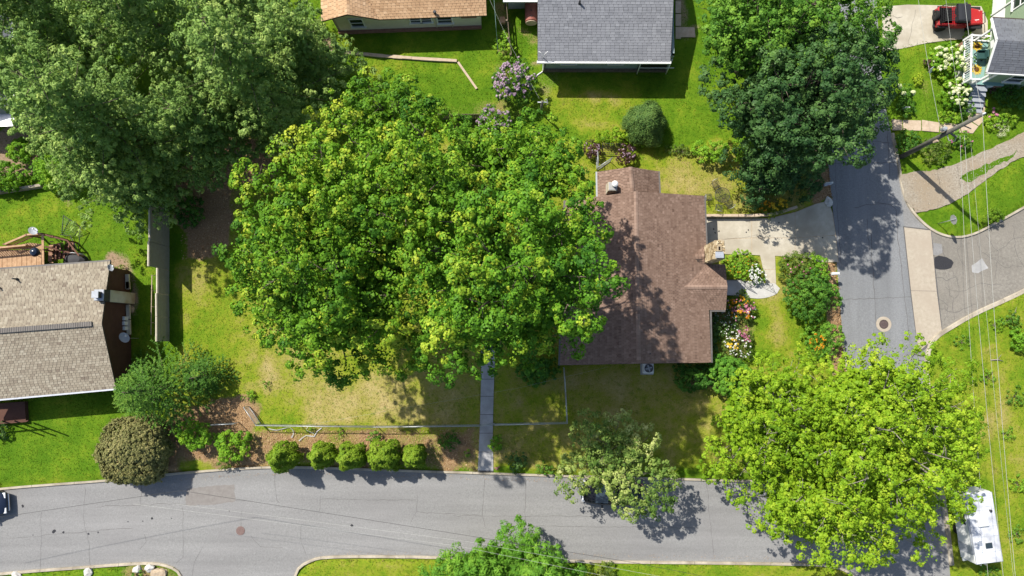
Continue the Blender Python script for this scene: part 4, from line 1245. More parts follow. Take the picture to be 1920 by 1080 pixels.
# chimney chase on the gable wall
kx = P(254, 560)
cc = MB().box((kx.x - .25, kx.y, 1.75), (.55, .85, 3.5)).build('chimney_chase', 'cream_paint', H)
tx = P(181, 560, 4.2)
MB().box((kx.x - .3, kx.y, 3.9), (.6, .9, .8), taper=.9).build('chase_top', 'dark_metal', cc)
MB().box((kx.x - .3, kx.y, 4.36), (.72, .8, .08), bev=.03).build('chase_cap', 'dish_grey', cc)
MB().box((kx.x - .3, kx.y, 4.62), (.42, .45, .44)).build('flue_box', 'dark_metal', cc)
MB().box((kx.x - .3, kx.y, 4.86), (.5, .5, .05), bev=.02).build('flue_cap', 'dish_grey', cc)
for (x, y) in [(29, 523), (0, 540), (1, 569)]:
    v = P(x, y, 3.5)
    MB().lathe((v.x, v.y, v.z - .15), [(.12, 0), (.06, .1), (.05, .5)], 8).build('vent_pipe', 'dark_metal', H)
for i, (yy, hh) in enumerate([(598, .5), (607, .55), (616, .45)]):
    q = P(247, yy)
    MB().box((q.x + .1, q.y, 1.1), (.2, .3, hh), bev=.02).build('meter_box', 'white_paint', H)
for i in range(4):
    a_, b_ = P(244, 515).lerp(P(247, 628), i / 4 + .01), P(244, 515).lerp(P(247, 628), (i + 1) / 4 - .005)
    if i == 1: b_ = P(246, 544)
    if i == 1: a_ = P(245, 530)
    MB().bar(a_ + Vector((.22, 0, .8)), b_ + Vector((.22, 0, .8)), .28, .16).build('ledge_board', 'cream_paint', H)
# entrance porch below the eave
MB().prism(pp([(-60, 760), (54, 752), (56, 790), (-60, 800)]), 0, .45).build('porch_floor', 'siding_brown', H)
for x in (4, 27, 52): MB().tube([P(x, 789, .45), P(x, 789, 2.6)], .06, 6).build('porch_post', 'siding_brown', H)
MB().bar(P(-40, 797, 1.4), P(54, 789, 1.4), .08, .1).build('porch_rail', 'siding_brown', H)

# satellite dishes
def dish(px, py, z, label, aim, r=.32, pole_to=None):
    c = P(px, py, z)
    t = thing('satellite_dish', label, 'satellite dish', (c.x, c.y, c.z - .5))
    d = Vector(aim).normalized()
    M = d.to_track_quat('Z', 'Y').to_matrix().to_4x4() @ Matrix.Diagonal((1, .8, 1, 1))
    MB().lathe(c, [(.02, -.06), (r * .5, -.045), (r * .85, -.01), (r, .02), (r * .98, .03), (r * .5, -.02), (.02, -.04)], 24, M).build('reflector', 'dish_grey', t)
    f = c + d * .35
    MB().tube([c + Vector((0, 0, -r)), f + Vector((0, 0, -.1))], .018, 5).build('arm', 'white_paint', t)
    MB().box(f + Vector((0, 0, -.08)), (.1, .1, .12), bev=.02).build('receiver', 'white_paint', t)
    MB().tube([c - d * .06, c - d * .12 + Vector((0, 0, -.15)), c - d * .12 + Vector((0, 0, -.5 if pole_to is None else pole_to - z))], .03, 6).build('mast', 'galvanised', t)
    return t
dish(62, 433, 2.6, 'pale satellite dish on a mast above the wooden deck', (.35, .35, .8), .36, .1)
dish(207, 502, 3.3, 'pale satellite dish at the upper roof corner of the taupe house', (.7, .3, .6), .27)
dish(233, 633, 2.3, 'large pale satellite dish beside the dark brown gable wall', (.55, .35, .75), .42, .1)

# deck behind the taupe house
dk = thing('deck', 'weathered wooden deck with slatted railing behind the taupe-roofed house', 'deck', P(30, 480))
zD = 1.15
xs_ = [-60 + i * 9.2 for i in range(16)]
for i, x in enumerate(xs_):
    if x > 76: break
    MB().prism([P(x, 468, zD), P(x + 8.6, 468, zD), P(x + 8.6, 512, zD), P(x, 512, zD)], zD - .05, zD + rnd.uniform(-.006, .006)).build('plank', 'deck_wood', dk)
for x in (-50, 10, 76): 
    for y in (469, 508): MB().tube([P(x, y, 0), P(x, y, zD - .05)], .08, 5).build('leg', 'deck_dark', dk)
def deck_rail(parent, a, b, z, h, n, mat='deck_wood', top=.13):
    a, b = Vector((a.x, a.y, 0)), Vector((b.x, b.y, 0))
    up_ = lambda q, zz: Vector((q.x, q.y, zz))
    MB().bar(up_(a, z + h), up_(b, z + h), top, .05).build('top_rail', mat, parent)
    MB().bar(up_(a, z + .12), up_(b, z + .12), .05, .09).build('bottom_rail', 'deck_dark', parent)
    for i in range(n + 1):
        q = a.lerp(b, i / n)
        MB().box((q.x, q.y, z + h / 2), (.05, .05, h - .06)).build('baluster', 'deck_wood', parent)
q1, q2, q3 = P(80, 439, zD + .95), P(81, 497, zD + .95), P(-60, 470, zD + .95)
MB().bar(q1, q2, .17, .05).build('top_rail', 'deck_wood', dk)
deck_rail(dk, P(-60, 472, zD + .5), P(56, 461, zD + .5), zD, .95, 26)
# upper landing with slatted bench rail
MB().prism([P(-60, 462, zD), P(22, 462, zD), P(56, 455, zD), P(80, 458, zD), P(80, 467, zD), P(-60, 467, zD)], zD - .05, zD + .002).build('landing', 'deck_wood', dk)
deck_rail(dk, P(8, 458, zD + .95), P(50, 440, zD + .95), zD, .95, 12)
deck_rail(dk, P(50, 440, zD + .95), P(78, 438, zD + .95), zD, .95, 8)
for (x, y) in [(8, 458), (50, 440), (79, 438), (80, 497), (82, 468)]:
    q = P(x, y, zD + .9); MB().box((q.x, q.y, (zD + 1.0) / 2), (.11, .11, zD + 1.0)).build('post', 'deck_dark', dk)
# stair flight down to the lawn
for i in range(6):
    q = P(88 + i * 8, 474 - i * 1.5, zD - i * .18)
    MB().box((q.x + .2, q.y, zD - .12 - i * .17), (.30, 1.3, .05)).build('tread', 'deck_dark', dk)
MB().bar(P(84, 440, zD + .95), P(126, 451, 1.4), .12, .06).build('top_rail', 'deck_dark', dk)
MB().bar(P(126, 451, 1.4), P(148, 479, .95), .12, .06).build('top_rail', 'deck_dark', dk)
MB().bar(P(84, 462, zD + .3), P(140, 476, .5), .12, .06).build('top_rail', 'deck_dark', dk)
for (x, y, z) in [(98, 443, 1.9), (126, 451, 1.35), (148, 479, .9)]:
    q = P(x, y, z); MB().box((q.x, q.y, z / 2), (.1, .1, z)).build('post', 'deck_dark', dk)
for i in range(7):
    q = P(84, 440, 1.6).lerp(P(84, 495, 1.6), (i + .5) / 7)
    MB().box((q.x + .25, q.y, 1.2), (.3, .06, .05)).build('baluster', 'deck_wood', dk)
q = P(66, 473, zD + .8)
gr = thing('kettle_grill', 'round dark covered grill standing on the wooden deck', 'grill', (q.x, q.y, zD))
MB().lathe((q.x, q.y, zD + .55), [(.1, 0), (.28, .1), (.36, .28), (.35, .36), (.26, .5), (.1, .58), (.02, .6)], 20).build('bowl_and_lid', 'car_navy', gr)
for t in (0, 2.1, 4.2): MB().tube([(q.x + .2 * math.cos(t), q.y + .2 * math.sin(t), zD + .65), (q.x + .3 * math.cos(t), q.y + .3 * math.sin(t), zD + .01)], .02, 5).build('leg', 'dark_metal', gr)
MB().tube([(q.x - .06, q.y, zD + 1.15), (q.x - .05, q.y, zD + 1.2), (q.x + .05, q.y, zD + 1.2), (q.x + .06, q.y, zD + 1.15)], .014, 5).build('handle', 'dark_metal', gr)
q = P(136, 486, .6)
tp = thing('tarp_pile', 'dark grey tarp covered pile beside the deck stairs', 'tarp', (q.x, q.y, .1))
MB().lathe((q.x, q.y, .1), [(.95, 0), (.85, .3), (.55, .5), (.1, .56)], 14, Matrix.Diagonal((1, .55, 1, 1))).build('tarp', 'stucco_dark', tp)
MB().tube([(q.x - .8, q.y + .45, .55), (q.x, q.y + .5, .7), (q.x + .8, q.y + .42, .55)], .03, 5).build('pipe', 'galvanised', tp)
# netted frame on the lawn
fr = thing('net_frame', 'dark metal frame with netting leaning on the lawn above the deck', 'frame', P(130, 430))
A, B, C, D_ = P(119, 404, .5), P(151, 426, .7), P(139, 443, .3), P(114, 440, .3)
for a_, b_ in ((A, B), (B, C), (C, D_), (P(132, 443, .3), P(146, 470, .3)), (P(119, 404, .5), P(116, 440, .12)), (B, P(147, 470, .15))):
    MB().tube([a_, b_], .03, 6).build('tube', 'dark_metal', fr)
nt = MB()
for i in range(9):
    t = i / 8
    nt.tube([A.lerp(B, t), D_.lerp(C, t)], .006, 3); nt.tube([A.lerp(D_, t), B.lerp(C, t)], .006, 3)
nt.build('net', 'green_metal', fr)['kind'] = 'stuff'

# --- green house, upper right
c0 = P(1880, 80)
H = thing('house', 'sage green house with white trim and slate porch roof at the upper right', 'house', (c0.x, c0.y, 0))
b0 = P(1848, 42); ax = Vector((.97, -.12, 0)).normalized(); ay = Vector((.12, .97, 0)).normalized()
m0 = b0 + ax * .4
body = [m0 - ay * 4.5, m0 - ay * 4.5 + ax * 10, m0 + ay * 7 + ax * 10, m0 + ay * 7]
wall_box(H, body, 0, 1.6, 'white_paint', name='foundation')
wall_box(H, [p + (ax + ay * 0) * .04 for p in body], 1.603, 6.2, 'siding_green')
for i in range(24):
    a_, b_ = body[3] + Vector((0, 0, 1.75 + i * .18)), body[0] + Vector((0, 0, 1.75 + i * .18))
    MB().bar(a_ + ax * .02, b_ + ax * .02, .05, .165).build('siding_board', 'siding_green', H)
for k in range(3):
    q = m0 + ay * (.6 + k * 2.2)
    MB().bar(q - ax * .03, q - ax * .03 + Vector((0, 0, 5.8)), .12, .12).build('corner_board', 'white_paint', H)
window(H, body[3], body[0], .42, 2.6, 1.0, 1.6); window(H, body[3], body[0], .58, 2.6, 1.0, 1.6)
slope(H, body[0] - ax * .4 + Vector((0, 0, 6.2)), body[3] - ax * .4 + Vector((0, 0, 6.2)), body[3] + ax * 5 + Vector((0, 0, 8.6)), body[0] + ax * 5 + Vector((0, 0, 8.6)), 'shingle_slate', seed=51, exposure=.3, tab=.6)
slope(H, body[2] + ax * .4 + Vector((0, 0, 6.2)), body[1] + ax * .4 + Vector((0, 0, 6.2)), body[0] + ax * 5 + Vector((0, 0, 8.6)), body[3] + ax * 5 + Vector((0, 0, 8.6)), 'shingle_slate', seed=52, exposure=.3, tab=.6)
# porch gable
pe0, pe1 = P(1859, 34, 4.0), P(1850, 135, 4.0)
pk = P(1869, 75, 5.0)
fwd = Vector((.995, -.06, 0)).normalized()
Lp = 5.2
slope(H, pe0 + fwd * Lp, pe0, pk, pk + fwd * Lp, 'shingle_slate', seed=53, exposure=.16, tab=.5, mean=.6, spread=.12, name='porch_roof_slope')  # lighter mean: sunlight on this slope put into the shingle colour
slope(H, pe1, pe1 + fwd * Lp, pk + fwd * Lp, pk, 'shingle_slate', seed=54, exposure=.16, tab=.5, mean=.4, spread=.12, name='porch_roof_slope')  # darker mean: shade of the far slope put into the shingle colour
gi = fwd * .18
MB().add([pe0 + gi + Vector((0, 0, -.1)), pe1 + gi + Vector((0, 0, -.1)), pk + gi + Vector((0, 0, -.12)), pe0 + gi * 1.8 + Vector((0, 0, -.1)), pe1 + gi * 1.8 + Vector((0, 0, -.1)), pk + gi * 1.8 + Vector((0, 0, -.12))], [(0, 1, 2), (5, 4, 3), (0, 2, 5, 3), (1, 4, 5, 2)]).build('gable', 'siding_green', H)
for e in (pe0, pe1): MB().bar(e + Vector((0, 0, -.02)), pk + Vector((0, 0, -.02)), .08, .16).build('rake_board', 'white_paint', H)
MB().bar(pe1 + Vector((0, -.06, -.06)), pe1 + fwd * Lp + Vector((0, -.06, -.06)), .1, .12).build('gutter', 'white_paint', H)
MB().bar(pe0 + Vector((0, .06, -.06)), pe0 + fwd * Lp + Vector((0, .06, -.06)), .1, .12).build('gutter', 'dark_trim', H)
q = pe0.lerp(pe1, .5); q.z = 4.22
MB().box(q + fwd * .15, (.08, .55, .45)).build('gable_vent', 'white_paint', H)
# enclosed room under the right part of the porch roof
rm = [Vector((p.x, p.y, 0)) for p in (pe1 + fwd * 1.7 + Vector((0, .45, 0)), pe1 + fwd * Lp + Vector((0, .45, 0)), pe0 + fwd * Lp + Vector((0, -.4, 0)), pe0 + fwd * 1.7 + Vector((0, -.4, 0)))]
wall_box(H, rm, 0, 3.9, 'siding_green')
window(H, rm[0], rm[1], .55, 1.5, 1.2, 1.2)
MB().bar(rm[0] + Vector((-.03, -.03, .3)), rm[0] + Vector((-.03, -.03, 3.85)), .12, .12).build('corner_board', 'white_paint', H)
# porch floor, skirt, railing, posts
zF = 1.1
f0, f1 = P(1822, 66, 2.05), P(1820, 148, 2.05)
g0, g1 = f0 + fwd * 4.2, f1 + fwd * 3.2
MB().prism([f0, g0, g1, f1], zF - .12, zF).build('porch_floor', 'teal_cloth', H)
for a_, b_ in ((f0, f1), (f1, g1)):
    for i in range(5):
        u, v_ = a_.lerp(b_, i / 5 + .01), a_.lerp(b_, (i + 1) / 5 - .01)
        MB().bar(Vector((u.x, u.y, .5)), Vector((v_.x, v_.y, .5)), .06, .86).build('skirt_panel', 'siding_red' if i % 2 == 0 else 'white_paint', H)
def porch_rail(a_, b_, n):
    up_ = lambda q, z: Vector((q.x, q.y, z))
    MB().bar(up_(a_, zF + .95), up_(b_, zF + .95), .12, .07).build('top_rail', 'white_paint', H)
    MB().bar(up_(a_, zF + .12), up_(b_, zF + .12), .09, .06).build('bottom_rail', 'white_paint', H)
    for i in range(n + 1):
        q = a_.lerp(b_, i / n)
        MB().box((q.x, q.y, zF + .52), (.045, .045, .8)).build('baluster', 'white_paint', H)
porch_rail(f0, f1, 18)
porch_rail(f0, g0, 10)
porch_rail(f1, f1 + fwd * .55, 3)
for q in (f0, f1, f0.lerp(f1, .5), f1 + fwd * .6):
    MB().box((q.x, q.y, zF + .5), (.14, .14, 1.08)).build('rail_post', 'white_paint', H)
for q in (f0 + fwd * .8, f1 + fwd * .8):
    MB().box((q.x, q.y, (zF + 3.9) / 2), (.14, .14, 3.9 - zF)).build('porch_column', 'white_paint', H)
MB().bar(Vector((f0.x + .9, f0.y - .2, 3.95)), Vector((f1.x + .9, f1.y + .2, 3.95)), .12, .1).build('porch_beam', 'white_paint', H)
# stairs
for i in range(5):
    a_ = f1 + fwd * .75 - Vector((0, .05 + i * .38, 0)); z = zF - .17 * (i + 1)
    MB().prism([a_, a_ + fwd * 1.25, a_ + fwd * 1.25 - Vector((0, .40, 0)), a_ - Vector((0, .40, 0))], max(0, z - .17), z).build('step', 'grey_paint', H)
# porch furniture
q = f0.lerp(f1, .38) + fwd * 1.1
pc = thing('porch_chair', 'dark teal armchair on the green house porch between the sunflower mats', 'chair', (q.x, q.y, zF))
MB().box((q.x, q.y, zF + .4), (.62, .6, .12), bev=.04).build('seat', 'dark_teal', pc)
MB().box((q.x + .3, q.y, zF + .65), (.1, .6, .55), bev=.04).build('backrest', 'dark_teal', pc)
for s in (-1, 1):
    MB().box((q.x, q.y + s * .33, zF + .52), (.62, .07, .3), bev=.02).build('armrest', 'dark_teal', pc)
    for t in (-1, 1): MB().box((q.x + t * .26, q.y + s * .26, zF + .17), (.06, .06, .34)).build('leg', 'dark_metal', pc)
for t, nm in ((.12, 'upper'), (.66, 'lower')):
    q = f0.lerp(f1, t) + fwd * 1.05
    sf = thing('sunflower_mat', 'yellow sunflower shaped mat on the green house porch, the %s of two' % nm, 'mat', (q.x, q.y, zF), 'sunflower mats on the porch')
    for i in range(14):
        a_ = i * 2 * math.pi / 14; r = rnd.uniform(.42, .5)
        MB().add([(q.x + .14 * math.cos(a_ - .2), q.y + .14 * math.sin(a_ - .2), zF + .02), (q.x + r * .75 * math.cos(a_ - .16), q.y + r * .75 * math.sin(a_ - .16), zF + .035), (q.x + r * math.cos(a_), q.y + r * math.sin(a_), zF + .02), (q.x + r * .75 * math.cos(a_ + .16), q.y + r * .75 * math.sin(a_ + .16), zF + .035), (q.x + .14 * math.cos(a_ + .2), q.y + .14 * math.sin(a_ + .2), zF + .02)], [(0, 1, 2, 3, 4)]).build('petal', 'petal_yellow', sf)
    MB().lathe((q.x, q.y, zF + .02), [(.2, 0), (.19, .03), (.05, .045)], 14).build('centre', 'seed_brown', sf)
q = f0.lerp(f1, .5) + fwd * .35
pl = thing('porch_planter', 'pale planter with trailing plant on the green house porch rail side', 'planter', (q.x, q.y, zF))
MB().lathe((q.x, q.y, zF), [(.14, 0), (.2, .3), (.21, .32), (.17, .3)], 12).build('pot', 'rust_pale', pl)
PORCH_PLANT = (q.copy(), pl)

# --- dark-roofed house, left edge above
c0 = P(-40, 160)
H = thing('house', 'dark slate roofed building behind the pines at the far left edge', 'house', (c0.x, c0.y, 0))
e0, e1 = P(24, 205, 3.2), P(22, 20, 3.2)
bk = Vector((-9, 0, 0))
slope(H, e0, e1, e1 + bk * .5 + Vector((0, 0, 1.8)), e0 + bk * .5 + Vector((0, 0, 1.8)), 'shingle_slate', seed=61, exposure=.3, tab=.6)
slope(H, e1 + bk, e0 + bk, e0 + bk * .5 + Vector((0, 0, 1.8)), e1 + bk * .5 + Vector((0, 0, 1.8)), 'shingle_slate', seed=62, exposure=.3, tab=.6)
wb = [Vector((p.x, p.y, 0)) for p in (e0 + Vector((-.4, .4, 0)) + bk * .9, e0 + Vector((-.4, .4, 0)), e1 + Vector((-.4, -.4, 0)), e1 + Vector((-.4, -.4, 0)) + bk * .9)]
wall_box(H, wb, 0, 3.1, 'dish_grey')
MB().bar(e0 + Vector((.06, 0, -.05)), e1 + Vector((.06, 0, -.05)), .12, .12).build('gutter', 'white_paint', H)
MB().prism([P(-60, 214, 2.7), P(30, 214, 2.7), P(24, 236, 2.7), P(-60, 240, 2.7)], 2.6, 2.7).build('porch_roof', 'sheet_metal', H)
lw = thing('garden_wall', 'low concrete garden wall beside the far left lawn', 'wall', P(40, 358))
for i in range(4):
    a_, b_ = P(-60, 372).lerp(P(86, 350), i / 4 + .004), P(-60, 372).lerp(P(86, 350), (i + 1) / 4 - .004)
    MB().bar(a_ + Vector((0, 0, .3)), b_ + Vector((0, 0, .3)), .2, .66).build('wall_block', 'kerb', lw)

# ------------------------------------------------------------------ fences, gates
# stepped board fence at the left of the lot
fg = thing('board_fence', 'tall stepped grey board fence between the taupe house lawn and the lot', 'fence', P(318, 520))
def fence_section(root, pa, pb, h, nb):
    a_, b_ = Vector(pa), Vector(pb)
    for j in range(nb):
        z0, z1 = .06 + j * (h - .06) / nb, .06 + (j + 1) * (h - .06) / nb
        z = (z0 + z1) / 2
        MB().bar(Vector((a_.x, a_.y, z)), Vector((b_.x, b_.y, z)), .05 + rnd.uniform(0, .012), z1 - z0 - .012).build('board', 'fence_grey', root)
    MB().bar(Vector((a_.x - .06, a_.y, h + .02)), Vector((b_.x - .06, b_.y, h + .02)), .09, .05).build('cap_board', 'fence_cream', root)
    MB().box((a_.x - .08, a_.y, h / 2), (.09, .09, h)).build('post', 'fence_cream', root)
fence_section(fg, P(318, 395), P(318, 463), 3.0, 6)
fence_section(fg, P(318.3, 464), P(318, 507), 3.15, 6)
fence_section(fg, P(318, 508), P(318, 553), 1.85, 4)
fence_section(fg, P(317.6, 554), P(318, 595), 1.95, 4)
fence_section(fg, P(318, 596), P(318, 640), 1.95, 4)
hr = thing('rail_fence', 'thin tan rail fence on the grass beside the tall grey board fence', 'fence', P(287, 560))
MB().tube([P(285, 516, .7), P(284, 570, .7), P(283, 628, .7)], .03, 6).build('rail', 'rust_pale', hr)
for y in (516, 545, 575, 605):
    q = P(284.5, y, .7); MB().tube([(q.x, q.y, 0), (q.x, q.y, .75)], .025, 5).build('post', 'rust_pale', hr)
    MB().tube([P(285, y, .4), P(296, y, .4)], .015, 4).build('tie', 'dark_metal', hr)

def chain_mesh(parent, a_, b_, h, s=.14, r=.004, mat='galvanised'):
    a_, b_ = Vector((a_.x, a_.y, 0)), Vector((b_.x, b_.y, 0))
    L = (b_ - a_).length; d = (b_ - a_) / L
    m = MB(); n = int((L + h) / s)
    for i in range(n + 1):
        for sg in (1, -1):
            u0 = i * s - h if sg > 0 else i * s
            u1 = u0 + h if sg > 0 else u0 - h
            p, q = (u0, 0.0), (u1, h)
            def clip(p, q):
                (x0, y0), (x1, y1) = p, q
                t0, t1 = 0.0, 1.0
                dx = x1 - x0
                for lim, sgn in ((0, 1), (L, -1)):
                    # keep sgn*(x-lim) >= 0
                    f0 = sgn * (x0 - lim); f1 = sgn * (x1 - lim)
                    if f0 < 0 and f1 < 0: return None
                    if f0 < 0: t0 = max(t0, f0 / (f0 - f1))
                    elif f1 < 0: t1 = min(t1, f0 / (f0 - f1))
                if t1 - t0 < .05: return None
                return (x0 + dx * t0, y0 + (y1 - y0) * t0), (x0 + dx * t1, y0 + (y1 - y0) * t1)
            c = clip(p, q)
            if c:
                (x0, y0), (x1, y1) = c
                m.tube([a_ + d * x0 + Vector((0, 0, y0 + .12)), a_ + d * x1 + Vector((0, 0, y1 + .12))], r, 3, cap=False, smooth=False)
    o = m.build('chain_link', mat, parent); o['kind'] = 'stuff'
    return o
def chain_fence(label, pts, h=1.15, post=2.6, mat='galvanised'):
    t = thing('chain_link_fence', label, 'fence', (pts[0].x, pts[0].y, 0))
    for i in range(len(pts) - 1):
        a_, b_ = pts[i], pts[i + 1]
        MB().tube([Vector((a_.x, a_.y, h + .1)), Vector((b_.x, b_.y, h + .1))], .032, 7).build('top_rail', mat, t)
        n = max(1, round((b_ - a_).length / post))
        for j in range(n + (1 if i == len(pts) - 2 else 0)):
            q = a_.lerp(b_, j / n)
            MB().tube([(q.x, q.y, 0), (q.x, q.y, h + .14)], .03, 6).build('post', mat, t)
        chain_mesh(t, a_, b_, h)
    return t
fz = lambda x, y: Vector((*P(x, y, 1.25).xy, 0))
chain_fence('chain-link fence with grey top rail between the dry lawn and bark mulch strip', [fz(480, 798), fz(700, 801), fz(898, 799)])
chain_fence('chain-link fence right of the walkway, turning up to the brown house', [fz(927, 797), fz(1064, 794), fz(1061, 735), fz(1058, 690)])
chain_fence('short chain-link fence length left of the open gate, among bushes', [fz(395, 797), fz(437, 795)])
def chain_gate(label, a_, b_, h=1.1, name='chain_link_gate', mat='galvanised', cat='gate', s=.12):
    t = thing(name, label, cat, (a_.x, a_.y, 0))
    A3 = lambda q, z: Vector((q.x, q.y, z))
    for p, q in ((A3(a_, .15), A3(b_, .15)), (A3(a_, h + .1), A3(b_, h + .1)), (A3(a_, .1), A3(a_, h + .15)), (A3(b_, .15), A3(b_, h + .1))):
        MB().tube([p, q], .028, 6).build('frame_tube', mat, t)
    chain_mesh(t, a_, b_, h - .05, s)
    return t
chain_gate('open chain-link gate swung inward at the left end of the long fence', fz(479, 797), fz(456, 764))
chain_gate('small chain-link walkway gate closing the grey slab path', fz(899, 799), fz(926, 797))
chain_gate('leaning metal chain-link gate beside the brown house wing, left leaf', fz(1122, 312), fz(1121, 284))
chain_gate('leaning metal chain-link gate beside the brown house wing, right leaf', fz(1123, 313), fz(1148, 296), 1.3)
tr = thing('mesh_trellis', 'dark wire mesh panel among shrubs above the brown house wing', 'trellis', P(1140, 285))
m = MB()
for i in range(9): m.tube([P(1130 + i * 4, 290, .3), P(1131 + i * 4, 268, 1.3)], .012, 4)
for i in range(6): m.tube([P(1130, 290 - i * 4.2, .3 + i * .2), P(1163, 290 - i * 4.2, .3 + i * .2)], .012, 4)
m.build('mesh', 'dark_metal', tr)
for x in (1130, 1163): MB().tube([P(x, 290, .1), P(x, 268, 1.35)], .022, 5).build('side_bar', 'dark_metal', tr)
# dark timber fence behind the maples
wf_ = thing('timber_fence', 'dark weathered timber fence behind the maples below the bright lawn', 'fence', P(860, 216))
for i in range(26):
    q = P(822 + i * 3.2, 214 + (i % 2) * .3, 1.3)
    MB().box((q.x, q.y, .68), (.115, .03, 1.3 + rnd.uniform(-.04, .04))).build('picket', 'fence_wood', wf_)
for z in (.35, 1.05): MB().bar(Vector((*P(822, 215, 1.3).xy, z)) - Vector((0, .04, 0)), Vector((*P(903, 215, 1.3).xy, z)) - Vector((0, .04, 0)), .04, .09).build('rail', 'fence_wood', wf_)
# post and wire fence between the upper houses
pf = thing('post_fence', 'old wooden post and board fence between the tan-roofed and grey-roofed houses', 'fence', P(950, 60))
for (x, y) in [(947, 10), (950, 45), (953, 78), (957, 108)]:
    q = P(x, y, .6); MB().box((q.x, q.y, .65), (.14, .14, 1.3)).build('post', 'fence_wood', pf)
for i, (a_, b_) in enumerate([((947, 10), (950, 45)), ((950, 45), (953, 78)), ((953, 78), (957, 108))]):
    for z in (.4, .8, 1.15):
        MB().bar(Vector((*P(*a_, .6).xy, z)) + Vector((.09, 0, 0)), Vector((*P(*b_, .6).xy, z)) + Vector((.09, 0, 0)), .035, .16).build('board', 'fence_wood', pf)
tbx = P(942, 40, .6)
bxo = thing('utility_box', 'small tan wooden box on a stand beside the old post fence', 'box', (tbx.x, tbx.y, .1))
MB().box((tbx.x, tbx.y, .75), (.42, .5, .3)).build('box', 'deck_wood', bxo)
for s in (-1, 1):
    for t in (-1, 1): MB().box((tbx.x + s * .16, tbx.y + t * .2, .35), (.05, .05, .5)).build('leg', 'fence_wood', bxo)

# ------------------------------------------------------------------ trees and shrubs
LEAF_COUNT = [0]

def unit(v):
    return v / np.maximum(np.linalg.norm(v, axis=1, keepdims=True), 1e-9)

def leaf_mesh(name, C, N, length, width, tint, rng, mat, parent, axis=None):
    """One kite shaped leaf per centre C, facing N; axis gives the growing direction when it matters."""
    n = len(C)
    LEAF_COUNT[0] += n
    N = unit(N)
    A = rng.normal(size=(n, 3)) if axis is None else axis
    A = unit(A - N * np.sum(A * N, 1, keepdims=True))
    B = np.cross(N, A)
    L = (length * rng.uniform(.7, 1.25, n))[:, None] if np.isscalar(length) else (length)[:, None]
    W = (width * rng.uniform(.75, 1.2, n))[:, None] if np.isscalar(width) else width[:, None]
    curl = N * L * rng.uniform(-.05, .22, n)[:, None]
    V = np.stack([C - A * L * .5 - curl * .6, C + B * W * .5 - A * L * .05, C + A * L * .5 - curl, C - B * W * .5 - A * L * .05], 1)
    o = Vector(root_of(parent).location)
    V = V.reshape(-1, 3) - np.array([o.x, o.y, o.z])
    me = bpy.data.meshes.new(name)
    me.vertices.add(4 * n); me.vertices.foreach_set('co', V.astype(np.float32).ravel())
    me.loops.add(4 * n); me.loops.foreach_set('vertex_index', np.arange(4 * n, dtype=np.int32))
    me.polygons.add(n); me.polygons.foreach_set('loop_start', np.arange(0, 4 * n, 4, dtype=np.int32))
    me.update(calc_edges=True)
    at = me.attributes.new('tint', 'FLOAT', 'FACE')
    at.data.foreach_set('value', np.clip(tint, 0, 1).astype(np.float32))
    return link(name, me, mat, parent)

def sphere_dirs(n, rng):
    d = rng.normal(size=(n, 3))
    return unit(d)

